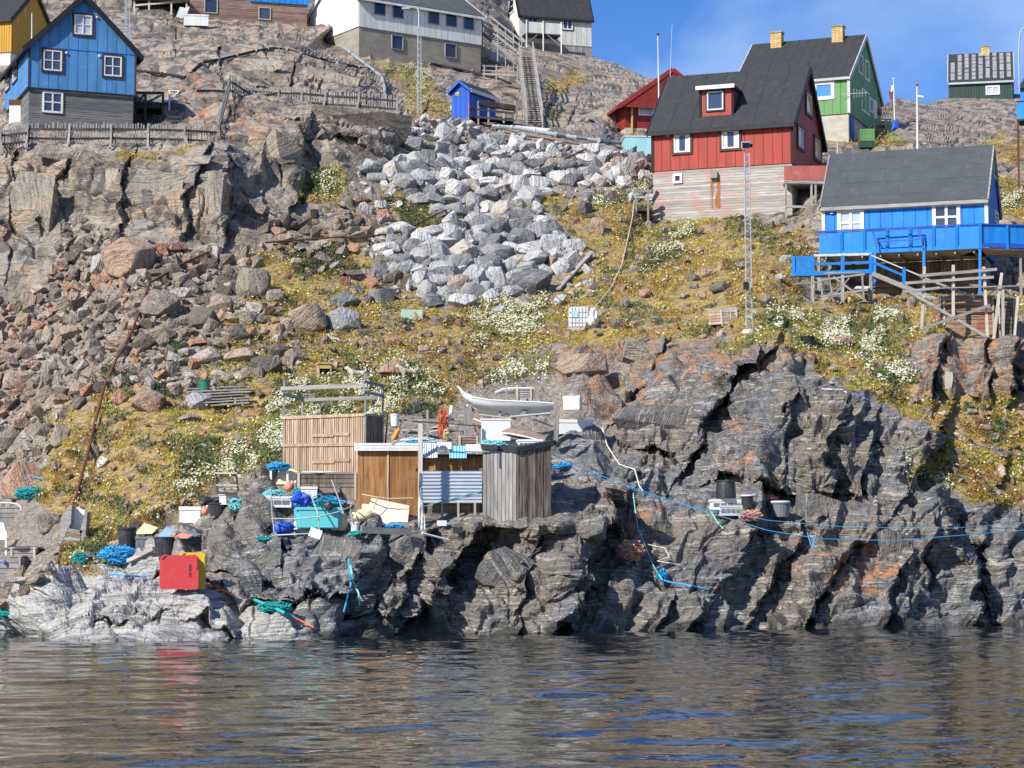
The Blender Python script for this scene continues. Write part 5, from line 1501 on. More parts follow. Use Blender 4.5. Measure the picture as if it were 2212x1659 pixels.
for U, V0, V1 in ((1804, 60, 101), (1656, 73, 115)):
    hp = P(U, 100, fr.at(0, fr.Lb / 2 - .6).y)
    k = (hp - fr.c).dot(fr.a)
    q = fr.at(k, fr.Lb / 2 - .35, zr - .9)
    hgt = P(U, V0, q.y).z - q.z
    brick_chimney(rt, q, fr, .72, .62, hgt, 14)
# the TV aerial on its corner
ta = fr.fa.pt(-.3, .35 + ze * .35, .3)
m = MB().beam(ta, ta + Vector((.9, -.1, .02)), .03)
for k in range(5): m.beam(ta + Vector((.1 + .18 * k, 0, -.3 + .03 * k)), ta + Vector((.1 + .18 * k, 0, .3 - .03 * k)), .02)
m.beam(ta + Vector((-.6, .2, 0)), ta, .03)
m.build('aerial', 'galvanised', rt)
# green planters, porch and steps at its side
for U0, V0, U1, V1, D in ((1858, 277, 1890, 304, 136.5), (1917, 285, 1948, 304, 136.5)):
    g0 = P(U0, V1, D); wd = (U1 - U0) * pxm(D); hh = (V1 - V0) * pxm(D)
    pb = root('planter_box', g0, 'green slatted planter box ' + ('against the gable of the green house' if U0 < 1900 else 'beside the dark steps of the green house'), 'planter', 'green planter boxes')
    MB().obox(g0 + Vector((0, .03, -.4)), (wd, 0, 0), (0, .8, 0), (0, 0, hh + .38)).build('core', 'dark_green_paint', pb)
    for k in range(5):
        MB().obox(g0 + Vector((0, 0, hh * k / 5)), (wd, 0, 0), (0, .03, 0), (0, 0, hh / 5 - .02)).build('slat', 'green_paint', pb)
    for x in (0, wd - .06): MB().obox(g0 + Vector((x, -.02, 0)), (.06, 0, 0), (0, .05, 0), (0, 0, hh)).build('corner_post', 'green_paint', pb)
pf = Face(P(1886, 303, 138.2), (1, .1, 0), (.1, -1, 0))
po = root('porch_steps', P(1890, 303, 138.2), 'dark green entrance steps with open railing at the green house gable', 'steps')
for k in range(5):
    MB().obox(pf.pt(.3, .18 * k - .1, .9 - .22 * k), pf.e * .75, pf.n * .26, zv_(.05)).build('tread', 'dark_wood', po)
MB().obox(pf.pt(.0, .95, -1.6), pf.e * 1.0, pf.n * 1.6, zv_(.08)).build('landing', 'dark_green_paint', po)
for U in (1889, 1914, 1923): bar(pf, po, U, 303, U, 257, .08, 'dark_green_paint', 'post')
for V in (257, 268): bar(pf, po, 1887, V, 1924, V + 1, .07, 'dark_green_paint', 'rail')
bar(pf, po, 1914, 258, 1926, 278, .06, 'dark_green_paint', 'handrail')
cl = root('folded_parasol', P(1934, 285, 139), 'blue and white folded parasol beside the planter of the green house', 'parasol')
MB().lathe(P(1934, 285, 139), [(.05, 0), (.26, .1), (.22, .6), (.05, .75)], 7).build('cloth', 'hut_paint', cl)
MB().beam(P(1934, 292, 139), P(1932, 256, 139), .04).build('pole', 'white_paint', cl)
rl = root('step_railing', P(1950, 300, 138), 'low grey railing going down beside the green planter', 'railing')
rfc = Face(P(1950, 300, 138), (1, 0, 0), (0, -1, 0))
bar(rfc, rl, 1948, 288, 1963, 278, .08, 'grey_wood', 'handrail'); bar(rfc, rl, 1963, 278, 1982, 284, .08, 'dark_green_paint', 'handrail')
for U, V in ((1963, 279), (1981, 284)): bar(rfc, rl, U, 306, U, V, .07, 'dark_green_paint', 'post')

# ---- maroon house behind
fr = FR['maroon']
rt = root('wooden_house', fr.at(0, 0, fr.zat(1350, 292)), 'dark red clapboard house with a low white-edged gable behind the bright red one', 'house')
ze = fr.zat(1350, 222); zr = fr.fa.pix(1447, 158)[1]; zb = fr.zat(1350, 296) - 1
zwb = fr.fa.pix(1360, 276)[1]
poly = [(0, zwb), (fr.La, zwb), (fr.La, ze), (fr.La / 2, zr), (0, ze)]
w = MB().prism([fr.fa.pt(x, y, -.1) for x, y in poly], fr.b * (fr.Lb - .1)).build('wall', 'maroon_paint', rt)
strips(fr.fa, poly, 'maroon_paint', .14, w, 'clapboard', 1, .012, .04, -.1)
gb = [(-.5, ze - .35), (fr.La + .5, ze - .35), (fr.La / 2, zr + .1)]
gw = MB().prism([fr.fa.pt(x, y, .45) for x, y in gb], fr.fa.n * -.05).build('gable_front', 'maroon_paint', rt)
strips(fr.fa, gb, 'maroon_paint', .14, gw, 'clapboard', 1, .012, .02, .46)
fr2 = Frame(1350, 224, 138, 14, 1545, 1300, False, b_len=8); 
gable_roof(rt, fr, 'b', ze, zr + .1, .55, .5, 'galvanised', 'maroon_paint', th=.1)
MB().obox(fr.at(.03, .03, zb), fr.a * (fr.La - .06), fr.b * (fr.Lb - .1), zv_(zwb - zb)).build('basement', 'pale_concrete', rt)
window(fr.fa, (1379, 219, 1409, 250), rt, nx=1, ny=1, glass='pale_glass', fw=.09, off=0)
for U in (1364, 1420): bar(fr.fa, rt, U, 290, U, 218, .1, 'cream_paint', 'corner_board', .1)
s_, t_ = fr.fa.pix(1473, 170)
MB().tube([fr.at(s_, 3, t_ - 1.2), fr.at(s_, 3, t_ + .85)], .13, 10).build('stovepipe', 'rust', rt)
MB().tube([fr.fa.pt(*fr.fa.pix(1409, 262), .3), fr.fa.pt(*fr.fa.pix(1409, 202), .3)], .07, 8).build('vent_pipe', 'galvanised', rt)
cn = root('shipping_container', P(1380, 306, 128), 'pale cyan flat-topped container showing behind the left end of the red house', 'container')
q = P(1350, 312, 128)
MB().obox(q + zv_(-.8), (2.2, .2, 0), (-.1, 1.6, 0), (0, 0, 1.25)).build('case', 'cyan_paint', cn)
MB().obox(q + Vector((-.06, -.04, .45)), (2.3, .2, 0), (-.1, 1.7, 0), (0, 0, .06)).build('lid', 'white_paint', cn)

# ---- long white house
fr = FR['white_long']
rt = root('wooden_house', fr.at(0, 0, fr.zat(775, 120)), 'long white panelled house with square windows on a high concrete basement', 'house')
ze = fr.zat(775, -6); zb = fr.zat(775, 130) - 2.2; zr = ze + 2.2
body(rt, fr, 0, ze, 'white_paint', .05); gable_fill(rt, fr, 'a', ze, zr, 'white_paint', .05)
pe = [(0, 0), (fr.La, 0), (fr.La, ze), (0, ze)]
w = wallpart(fr.fa, pe, 'white_paint', rt, .04); strips(fr.fa, pe, 'white_paint', .46, w, gap=.035)
pg = [(0, 0), (fr.Lb, 0), (fr.Lb, ze), (fr.Lb / 2, zr), (0, ze)]
w = wallpart(fr.fb, pg, 'white_paint', rt, .04); strips(fr.fb, pg, 'white_paint', .5, w, gap=.02)
gable_roof(rt, fr, 'a', ze, zr, .3, .2, 'roof_felt_grey', 'white_paint')
for rc in ((807, 3, 832, 33), (847, 9, 871, 40), (924, 23, 948, 53), (962, 29, 986, 58), (1000, 35, 1023, 65)): window(fr.fa, rc, rt, nx=1, ny=1, frame='grey_wood_v', fw=.05, off=.03)
base = MB().obox(fr.at(.04, .04, zb), fr.a * (fr.La - .08), fr.b * (fr.Lb - .08), zv_(-zb - .01)).build('basement', 'concrete', rt)
for rc in ((846, 76, 871, 107), (961, 94, 986, 125)): window(fr.fa, rc, rt, nx=1, ny=1, frame='grey_wood_v', fw=.05, off=-.02)

# ---- white house on the hilltop
fr = FR['white_hill']
rt = root('wooden_house', fr.at(0, 0, fr.zat(1122, 96)), 'small white house with a black roof and a boxed balcony on the bare hilltop', 'house')
ze = fr.zat(1122, 27); zb = fr.zat(1122, 110) - 2.5; zr = ze + 2.6
body(rt, fr, -.3, ze, 'white_paint', .05); gable_fill(rt, fr, 'a', ze, zr, 'white_paint', .05)
pe = [(0, -.1), (fr.La, -.1), (fr.La, ze), (0, ze)]
w = wallpart(fr.fa, pe, 'aged_white_paint', rt, .04); strips(fr.fa, pe, 'aged_white_paint', .44, w, gap=.04)
pg = [(0, -.1), (fr.Lb, -.1), (fr.Lb, ze), (fr.Lb / 2, zr), (0, ze)]
w = wallpart(fr.fb, pg, 'white_paint', rt, .04); strips(fr.fb, pg, 'white_paint', .5, w, gap=.03)
gable_roof(rt, fr, 'a', ze, zr, .25, .1, 'roof_felt', 'black_trim', seams=5)
for rc in ((1137, 34, 1163, 56), (1213, 38, 1238, 66)): window(fr.fa, rc, rt, nx=2, ny=1, casing='black_trim', cw=.05, fw=.1)
window(fr.fb, (1101, 0, 1112, 28), rt, nx=1, ny=2, fw=.1)
base = MB().obox(fr.at(.05, .05, zb), fr.a * (fr.La - .1), fr.b * (fr.Lb - .1), zv_(-zb - .12)).build('basement', 'grey_boards', rt)
strips(fr.fa, [(.02, zb), (fr.La, zb), (fr.La, -.12), (.02, -.12)], 'grey_wood_v', .2, base, 'board', 0, .02, .03, -.05)
bfc = Face(fr.fa.pt(0, 0, 1.3), fr.a, -fr.b)
r0 = bfc.rect(1137, 49, 1212, 75)
MB().obox(bfc.pt(r0[0], r0[1] + .1, 0), bfc.e * (r0[2] - r0[0]), bfc.n * -.06, zv_(r0[3] - r0[1] - .1)).build('balcony_rail', 'aged_white_paint', rt)
MB().obox(bfc.pt(r0[0], r0[1], .02), bfc.e * (r0[2] - r0[0]), bfc.n * -1.35, zv_(.1)).build('balcony_floor', 'dark_wood', rt)
for U in (1137, 1173, 1212):
    a, _ = bfc.pix(U, 60)
    MB().beam(bfc.pt(a, r0[1] - 2.2, .04), bfc.pt(a, r0[3] + .12, .04), .1).build('balcony_post', 'aged_white_paint', rt)
bar(bfc, rt, 1139, 92, 1160, 76, .07, 'grey_wood_v', 'brace'); bar(bfc, rt, 1210, 100, 1183, 76, .07, 'grey_wood_v', 'brace')
for U, hgt in ((1185, .5), (1199, .6)):
    q = fr.at(fr.fa.pix(U, 10)[0], .9, ze + .9)
    MB().tube([q, q + zv_(hgt + .4)], .07, 8).build('vent_pipe', 'galvanised', rt)

# ---- far dark green house
fr = FR['dark_green']
rt = root('wooden_house', fr.at(0, 0), 'far dark green cabin with a patched striped roof and stub chimney', 'house')
ze = fr.fa.pix(2051, 178)[1]; zb = -1.5
zr = P(2049, 122, fr.at(0, fr.Lb / 2).y).z - fr.c.z
body(rt, fr, zb, ze, 'dark_green_paint', .05); gable_fill(rt, fr, 'a', ze, zr, 'dark_green_paint', .05)
pe = [(0, zb), (fr.La, zb), (fr.La, ze), (0, ze)]
w = wallpart(fr.fa, pe, 'dark_green_paint', rt, .04); strips(fr.fa, pe, 'dark_green_paint', .22, w, 'board', gap=.02)
rfs = gable_roof(rt, fr, 'a', ze, zr, .2, .12, 'roof_felt', 'galvanised')
sl = Vector(fr.at(0, fr.Lb / 2, zr) - fr.at(0, 0, ze)).normalized(); Ls = (fr.at(0, fr.Lb / 2, zr) - fr.at(0, 0, ze)).length
nrm = sl.cross(fr.a).normalized()
if nrm.z < 0: nrm = -nrm
rr = random.Random(4)
for k in range(9):
    wdt = fr.La / 9
    for j in range(7):
        if k == 0 and j > 4: continue
        MB().obox(fr.at(k * wdt + .12, 0, ze) + sl * (Ls * (j + .35 * rr.random()) / 7.2 + .05) + nrm * (.172 * nrm.z), fr.a * (wdt - .24), sl * (Ls / 7 * .86), nrm * .03).build('roof_sheet', 'slate_patch', rfs[0])
window(fr.fa, (2129, 185, 2160, 205), rt, nx=2, ny=1, fw=.12, glass='pale_glass')
q = fr.at(fr.fa.pix(2129, 150)[0], fr.Lb / 2, zr - .2)
brick_chimney(rt, q, fr, .7, .6, P(2129, 103, q.y).z - q.z, 5)

# ---- brown and blue house at the top
fr = FR['brown']
rt = root('wooden_house', fr.at(0, 0, -.2), 'house with brown board basement and sky blue upper storey above the rock', 'house')
zt = fr.fa.pix(553, 4)[1]; zb = -2.2
base = MB().obox(fr.at(0, .03, zb), fr.a * fr.La, fr.b * fr.Lb, zv_(zt - zb)).build('basement', 'brown_boards', rt)
strips(fr.fa, [(0, zb), (fr.La, zb), (fr.La, zt), (0, zt)], 'brown_boards', .14, base, 'board', 1, .01, .03, -.03)
pe = [(fr.La * .55 - .3, zt), (fr.La + .1, zt), (fr.La + .1, zt + 2.6), (fr.La * .55 - .3, zt + 2.6)]
w = wallpart(fr.fa, pe, 'sky_blue_paint', rt, .3); strips(fr.fa, pe, 'sky_blue_paint', .42, w, gap=.03, th=.12)
pe = [(0, zt + .02), (fr.La * .55 - .3, zt + .02), (fr.La * .55 - .3, zt + 2.6), (0, zt + 2.6)]
wallpart(fr.fa, pe, 'brown_boards', rt, .3)
for rc in ((441, -2, 470, 29), (558, 16, 585, 43)): window(fr.fa, rc, rt, nx=1, ny=1, frame='pale_wood', fw=.06, off=.01)
lt = Face(P(300, 32, 151), (1, .15, 0), (.15, -1, 0))
ls = root('lean_to', P(300, 34, 151), 'open dark timber lean-to joined to the brown board house', 'shed')
for U in (290, 322, 370, 403): bar(lt, ls, U, 36, U, 0, .12, 'pale_wood', 'post')
bar(lt, ls, 288, 12, 405, 2, .12, 'pale_wood', 'beam')
MB().obox(lt.pt(0, -.5, -1.6), lt.e * 3.2, lt.n * -.1, zv_(3)).build('dark_backing', 'dark_wood', ls)
MB().obox(lt.pt(-.5, 1.0, .2), lt.e * 3.9, lt.n * -2.2, zv_(.1)).build('roof', 'dark_wood', ls)
for k, (U, V) in enumerate(((380, 28), (387, 30), (393, 27))):
    q = P(U, V + 4, 150.2)
    b_ = root('leaning_sheet', q, 'white sheet leaning among others against the lean-to', 'sheet', 'white sheets at the lean-to')
    MB().obox(q + zv_(-.15), (.25, .1, 0), (0, .02, .0), (.22, .25, .75)).build('panel', 'white_paint', b_)
q = P(397, 51, 148)
fz = root('chest_freezer', q, 'old white chest freezer lying on the rock below the brown house', 'freezer')
MB().obox(q + zv_(-.1), (1.6, .2, 0), (-.08, .6, 0), (0, 0, .65)).build('case', 'white_paint', fz)
MB().obox(q + Vector((-.03, -.03, .55)), (1.66, .2, 0), (-.08, .66, 0), (0, 0, .1)).build('lid', 'white_paint', fz)

# ---- yellow house corner at the left edge
fr = FR['yellow']
rt = root('wooden_house', fr.at(0, 0, fr.zat(25, 176)), 'yellow board house with a dark roof and white basement beyond the blue gable', 'house')
ze = fr.zat(25, 40); zb = fr.zat(25, 178) - 1
body(rt, fr, 0, ze, 'yellow_paint', .04)
pe = [(0, 0), (fr.La, 0), (fr.La, ze), (0, ze)]
w = wallpart(fr.fa, pe, 'yellow_paint', rt, .04); strips(fr.fa, pe, 'yellow_paint', .16, w, 'board', gap=.025)
gable_fill(rt, fr, 'a', ze, ze + 2.4, 'yellow_paint', .05); gable_roof(rt, fr, 'a', ze, ze + 2.4, .2, .05, 'roof_felt', 'black_trim')
MB().obox(fr.at(.1, .05, zb), fr.a * (fr.La - .1), fr.b * fr.Lb, zv_(-zb)).build('basement', 'white_paint', rt)

# ---- house corner at the right edge
ef = Face(P(2200, 345, 113), (.94, -.34, 0), (-.34, -.94, 0))
rt = root('wooden_house', P(2208, 350, 113), 'blue house corner with a railed balcony on thin posts beyond the blue decked house', 'house')
wz0, wz1 = ef.pix(2200, 222)[1], ef.pix(2200, 182)[1]
MB().obox(ef.pt(0, wz0, -1.2), ef.e * 6, ef.n * -6, zv_(wz1 - wz0)).build('wall', 'blue_right_paint', rt)
MB().prism([ef.pt(-.1, wz1, -1), ef.pt(6.3, wz1, -1), ef.pt(6.3, wz1 + 3.2, -1), ef.pt(2.0, wz1 + 3.2, -1)], ef.n * -6.2).build('roof', 'roof_felt', rt)
b0 = ef.rect(2196, 220, 2212, 257)
MB().obox(ef.pt(b0[0], b0[1], 0), ef.e * 6, ef.n * -.07, zv_(b0[3] - b0[1])).build('balcony_rail', 'sky_blue_paint', rt)
MB().obox(ef.pt(b0[0], b0[1] - .1, .03), ef.e * 6, ef.n * -1.4, zv_(.1)).build('balcony_floor', 'dark_wood', rt)
MB().obox(ef.pt(b0[0], b0[3], .03), ef.e * 6, ef.n * -.12, zv_(.05)).build('balcony_cap', 'black_trim', rt)
for k in range(3): MB().beam(ef.pt(b0[0] + .05 + 1.5 * k, b0[1] - 5, -.05), ef.pt(b0[0] + .05 + 1.5 * k, b0[1], -.05), .09).build('post', 'rust', rt)
MB().obox(ef.pt(.2, -3, -1.3), ef.e * 6, ef.n * -5, zv_(wz0 + 3)).build('basement', 'grey_boards', rt)

# ---- blue hut at the top of the rubble
fr = FR['hut']
rt = root('tap_hut', fr.at(0, 0, 0), 'small bright blue gabled hut with white roof edges above the grey rubble', 'hut')
zr = fr.fa.pix(992, 178)[1]; ze = fr.zat(1014, 192); zb = -.8
poly = [(0, zb), (fr.La, zb), (fr.La, ze - .12), (fr.La / 2, zr), (0, ze)]
MB().prism([fr.fa.pt(x, y, -.05) for x, y in poly], fr.b * (fr.Lb * .5)).build('wall', 'hut_paint', rt)
strips(fr.fa, poly, 'hut_paint', .33, rt, 'board', gap=.02, off=-.05)
MB().obox(fr.at(-.02, fr.Lb * .45, zb), fr.a * (fr.La), fr.b * (fr.Lb * .55), zv_(ze - zb)).build('back_wall', 'hut_paint', rt)
for sg, w0, w1 in ((0, -.2, fr.La / 2), (1, fr.La + .2, fr.La / 2)):
    z0 = ze - .14
    MB().prism([fr.at(w0, -.15, z0), fr.at(w0, fr.Lb + .1, z0), fr.at(w1, fr.Lb + .1, zr + .02), fr.at(w1, -.15, zr + .02)], zv_(.09)).build('roof', 'roof_felt', rt)
    MB().beam(fr.at(w0, -.17, z0), fr.at(w1, -.17, zr + .02), .05, .14).build('bargeboard', 'hut_paint', rt)
    MB().beam(fr.at(w0, -.15, z0 + .02), fr.at(w0, fr.Lb + .1, z0 + .02), .06, .2).build('fascia', 'white_paint', rt)
s_, t_ = fr.fa.pix(988, 203)
MB().obox(fr.fa.pt(s_ - .12, t_ - .1, 0), fr.fa.e * .24, zv_(.2), fr.fa.n * .015).build('sign', 'cream_paint', rt)
MB().obox(fr.fa.pt(s_ - .07, t_ - .05, .01), fr.fa.e * .14, zv_(.06), fr.fa.n * .012).build('sign_mark', 'rust', rt)
hd = Face(P(1013, 262, 129.6), (1, .12, 0), (.12, -1, 0))
dk = root('hut_deck', P(1050, 262, 130), 'dark railed timber deck and ramp beside the blue hut', 'deck')
for V0, V1, w_ in ((219, 229, .3), (232, 240, .1), (248, 256, .12)):
    bar(hd, dk, 1034 if V0 == 219 else 1013, V0 + 3, 1113, V1 - 1 + 6, w_, 'dark_wood', 'rail')
for U, V in ((1013, 262), (1033, 270), (1055, 268), (1088, 266), (1112, 266)): bar(hd, dk, U, V, U, 218 if U > 1020 else 222, .1, 'grey_wood_v', 'post')
MB().obox(hd.pt(0, .2, -1.2), hd.e * 2.7, hd.n * 1.15, zv_(.08)).build('floor', 'dark_wood', dk)

# ---- picket fences
pk_me = None
def fence(pts, hgt, label, spacing=.135, seed=0, posts=None, mat='grey_wood_v', lean=True):
    """pts: picture positions of the foot of the fence"""
    global pk_me
    r = random.Random(seed)
    gp = [P(U, V, D) if D else G(U, V)[0] for U, V, D in pts]
    rt_ = root('picket_fence', gp[0], label, 'fence', None)
    if pk_me is None:
        o = MB().obox((-.032, -.011, 0), (.064, 0, 0), (0, .022, 0), (0, 0, 1)).build('picket', mat); pk_me = o.data
        bpy.data.objects.remove(o)
    for k in range(len(gp) - 1):
        a, b = gp[k], gp[k + 1]
        L_ = (b - a).length
        hz = Vector((b.x - a.x, b.y - a.y, 0)); an = math.atan2(hz.y, hz.x)
        n = max(2, int(hz.length / spacing))
        if abs(b.z - a.z) > hz.length: n = max(n, int(L_ / (spacing * 1.3)))
        fwd = Vector((math.sin(an), -math.cos(an), 0))
        if fwd.y > 0: fwd = -fwd
        for zz in (.28, .74):
            MB().beam(a + zv_(hgt * zz) + fwd * .03, b + zv_(hgt * zz) + fwd * .03, .04, .10).build('rail', 'dark_wood', rt_)
        MB().beam(a + zv_(-.3) + fwd * .07, a + zv_(hgt * .98) + fwd * .07, .10).build('post', 'grey_wood_v', rt_)
        if lean: MB().beam(a + fwd * .75 + zv_(-.35), a + zv_(hgt * .5) + fwd * .08, .09).build('brace', 'grey_wood_v', rt_)
        for j in range(n):
            if r.random() < .04: continue
            q = a.lerp(b, (j + .5) / n)
            o = bpy.data.objects.new('picket', pk_me); COL.objects.link(o)
            o.parent = rt_
            o.location = q - gp[0] + zv_(.05 + r.uniform(-.03, .03))
            o.scale = (1, 1, hgt * r.uniform(.93, 1.05))
            o.rotation_euler = (r.gauss(0, .015), r.gauss(0, .025), an)
    e = gp[-1]
    MB().beam(e + zv_(-.3), e + zv_(hgt * .98), .10).build('post', 'grey_wood_v', rt_)
    return rt_
fence([(-70, 322, 109.5), (0, 324, 109.5), (58, 318, 110)], .95, 'low grey picket fence at the foot of the white cabinet', seed=1)
fence([(60, 311, 110.2), (150, 312, 110.3), (240, 311, 110.4), (320, 312, 110.6), (398, 314, 110.8), (468, 318, 111.5)], 1.0, 'grey picket fence running along the basement of the blue gable house', seed=2)
fence([(468, 318, 111.6), (480, 262, 116), (497, 200, 121)], 1.0, 'steep stretch of grey picket fence climbing the rock', seed=3, spacing=.16)
fence([(497, 205, 121), (548, 238, 123), (602, 230, 123.5), (652, 231, 123.5), (704, 236, 123.5), (776, 240, 123), (858, 247, 122.5)], 1.0, 'grey picket fence on the rock ledge above the overhang', seed=4)

# ---- long stairs
def stair(p0, p1, width, n, label, rail_h=.95, mat='grey_wood', posts=5, across=(1, 0, 0)):
    p0, p1 = Vector(p0), Vector(p1)
    rt_ = root('staircase', p0, label, 'stairs')
    ac = Vector(across).normalized()
    for k in range(n):
        q = p0.lerp(p1, (k + .5) / n)
        MB().obox(q - ac * width / 2, ac * width, Vector((p1 - p0).x and ((p1 - p0).xy.to_3d().normalized() * .26) or (0, .26, 0)), zv_(.05)).build('tread', mat, rt_)
    for s_ in (-1, 1):
        o = ac * (s_ * (width / 2 + .03))
        MB().beam(p0 + o + zv_(-.1), p1 + o + zv_(-.1), .06, .24).build('stringer', mat, rt_)
        MB().beam(p0 + o + zv_(rail_h), p1 + o + zv_(rail_h), .06, .10).build('handrail', mat, rt_)
        MB().beam(p0 + o + zv_(rail_h * .55), p1 + o + zv_(rail_h * .55), .05, .08).build('mid_rail', mat, rt_)
        for k in range(posts):
            q = p0.lerp(p1, k / (posts - 1)) + o
            MB().beam(q + zv_(-1.2), q + zv_(rail_h), .08).build('post', mat, rt_)
    return rt_
stair(P(1155, 266, 131.5), P(1136, 122, 150), .85, 34, 'long grey wooden staircase dropping down to the pale slab', posts=7)
stair(P(1118, 121, 151), P(1050, 66, 158), .9, 15, 'grey railed stair flight climbing left towards the white houses', posts=5, across=(.55, -.8, 0))
bfc = Face(P(1040, 165, 147), (1, 0, 0), (0, -1, 0))
bd = root('foot_bridge', P(1045, 160, 147), 'short grey railed footbridge beside the long staircase', 'footbridge')
for V in (142, 152, 160): bar(bfc, bd, 1042, V, 1120, V + 4, .12 if V == 160 else .08, 'grey_wood', 'rail')
for U in (1046, 1072, 1098, 1118): bar(bfc, bd, U, 172, U, 140, .09, 'grey_wood_v', 'post')
sb = root('concrete_slab', P(1160, 274, 129.5), 'pale concrete slab at the foot of the long staircase', 'slab')
q = P(1113, 276, 129.8)
MB().obox(q + zv_(-.35), P(1218, 286, 129.8) - q, (0, 1.2, 0), (0, 0, .5)).build('block', 'white_paint', sb)
# ------------------------------------------------------------------ blue house with the deck
fr = FR['blue_right']
zf = P(2118, 533, 99.3).z - fr.c.z
rt = root('wooden_house', fr.at(0, 0, zf - 2.5), 'bright blue house with white corners, grey felt roof and a boarded deck on posts', 'house')
ze = fr.zat(2131, 426); zr = P(2143, 320, fr.at(0, fr.Lb / 2).y).z - fr.c.z
body(rt, fr, zf, ze, 'blue_right_paint', .05); gable_fill(rt, fr, 'a', ze, zr, 'blue_right_paint', .05)
pe = [(0, zf), (fr.La, zf), (fr.La, ze), (0, ze)]
w = wallpart(fr.fa, pe, 'blue_right_paint', rt, .04); strips(fr.fa, pe, 'blue_right_paint', .53, w, gap=.03)
pg = [(0, zf), (fr.Lb, zf), (fr.Lb, ze), (fr.Lb / 2, zr), (0, ze)]
w = wallpart(fr.fb, pg, 'blue_right_paint', rt, .04); strips(fr.fb, pg, 'blue_right_paint', .3, w, gap=.03)
rfs = gable_roof(rt, fr, 'a', ze, zr, .22, .12, 'roof_felt_grey', 'grey_wood')
MB().obox(fr.fa.pt(-.1, ze - .32, .03), fr.a * (fr.La + .2), fr.fa.n * .1, zv_(.26)).build('eave_board', 'white_paint', rt)
sl = (fr.at(0, fr.Lb / 2, zr) - fr.at(0, 0, ze)); Ls = sl.length; sl.normalize()
nrm = sl.cross(fr.a).normalized()
if nrm.z < 0: nrm = -nrm
for q_, sh in ((.13, 0), (.40, .5), (.66, 0), (.90, .5)):
    p0 = fr.at(-.1, 0, ze) + sl * (Ls * q_) + nrm * (.17 * nrm.z)
    MB().beam(p0, p0 + fr.a * (fr.La + .2), .07, .018, nrm).build('felt_seam', 'roof_felt_grey', rfs[0])
    for k in range(4):
        p1 = fr.at(fr.La * (k + .25 + sh * .9) / 4.2, 0, ze) + sl * (Ls * (q_ - .02)) + nrm * (.17 * nrm.z)
        MB().obox(p1, fr.a * .16, sl * (Ls * .24), nrm * .012).build('felt_strip', 'roof_felt_grey', rfs[0])
for rc, gm in (((1809, 451, 1867, 512), 'pale_glass'), ((2014, 438, 2075, 500), 'window_glass')): window(fr.fa, rc, rt, fw=.17, glass=gm)
for s_ in (0, fr.La): MB().beam(fr.fa.pt(s_, zf, .03), fr.fa.pt(s_, ze - .3, .03), .15).build('corner_board', 'white_paint', rt)
window(fr.fb, (2144, 352, 2151, 388), rt, nx=1, ny=2, fw=.14); window(fr.fb, (2147, 458, 2154, 484), rt, nx=1, ny=2, fw=.14)
s_, t_ = fr.fa.pix(1800, 463); MB().obox(fr.fa.pt(s_, t_, .03), fr.a * .12, zv_(.16), fr.fa.n * .1).build('lamp', 'galvanised', rt)
# deck
da = fr.a; dn = -fr.b
DK = Face(P(2118, 535, 99.3), da, dn)
dl = (DK.pix(1769, 553)[0])
rh = DK.pix(2118, 484)[1]
npan = 7
for k in range(npan):
    x0 = dl * k / npan
    MB().obox(DK.pt(x0 + .03, .05, 0), da * (dl / npan - .06), dn * -.03, zv_(rh - .1)).build('deck_panel', 'blue_right_paint', rt)
    MB().beam(DK.pt(x0, -.05, .02), DK.pt(x0, rh, .02), .12).build('rail_post', 'blue_right_paint', rt)
MB().beam(DK.pt(-.1, rh, 0), DK.pt(dl + .2, rh, 0), .14, .06).build('rail_cap', 'hut_paint', rt)
MB().beam(DK.pt(0, .04, .03), DK.pt(dl, .04, .03), .06, .16).build('rail_kick', 'blue_right_paint', rt)
depth = (fr.c - DK.o).dot(-dn) - .02
fl = MB().obox(DK.pt(0, -.06, .02), da * dl, dn * -(depth), zv_(.08)).build('deck_floor', 'grey_wood', rt)
for k in range(9): MB().beam(DK.pt(.3 + k * (dl - .6) / 8, -.14, -.05), DK.pt(.3 + k * (dl - .6) / 8, -.14, -depth + .1), .07, .15).build('joist', 'grey_wood', fl)
# the wing of the deck turning the corner
WE = Vector((.98, .19, 0)); WN = Vector((.19, -.98, 0))
WG = Face(P(2118, 535, 99.3), WE, WN)
for k in range(4):
    MB().obox(WG.pt(.06 + 1.25 * k, .22, 0), WE * 1.19, WN * -.03, zv_(rh - .25)).build('deck_panel', 'blue_right_paint', rt)
    MB().beam(WG.pt(1.25 * k, -.05, .02), WG.pt(1.25 * k, rh, .02), .1).build('rail_post', 'blue_right_paint', rt)
    MB().beam(WG.pt(1.25 * k, .12, .03), WG.pt(1.25 * k + 1.25, .12, .03), .05, .2).build('rail_kick', 'hut_paint', rt)
MB().beam(WG.pt(-.05, rh, 0), WG.pt(5, rh, 0), .13, .06).build('rail_cap', 'hut_paint', rt)
MB().obox(WG.pt(0, -.06, .0), WE * 5, WN * -2.2, zv_(.07)).build('deck_floor', 'grey_wood', rt)
for fc_, U, V0, V1, m_ in ((DK, 1769, 600, 552, 'grey_wood_v'), (DK, 1996, 650, 575, 'grey_wood_v'), (DK, 1996, 575, 514, 'blue_right_paint'), (DK, 2117, 632, 536, 'blue_right_paint'), (DK, 1890, 600, 546, 'blue_right_paint')):
    bar(fc_, rt, U, V0 + (30 if V0 > 595 else 0), U, V1, .12, m_, 'deck_post', .0)
for k in range(2): MB().beam(WG.pt(2 + 1.6 * k, -2.6, -.3), WG.pt(2 + 1.6 * k, -.05, -.3), .1).build('deck_post', 'grey_wood_v', rt)
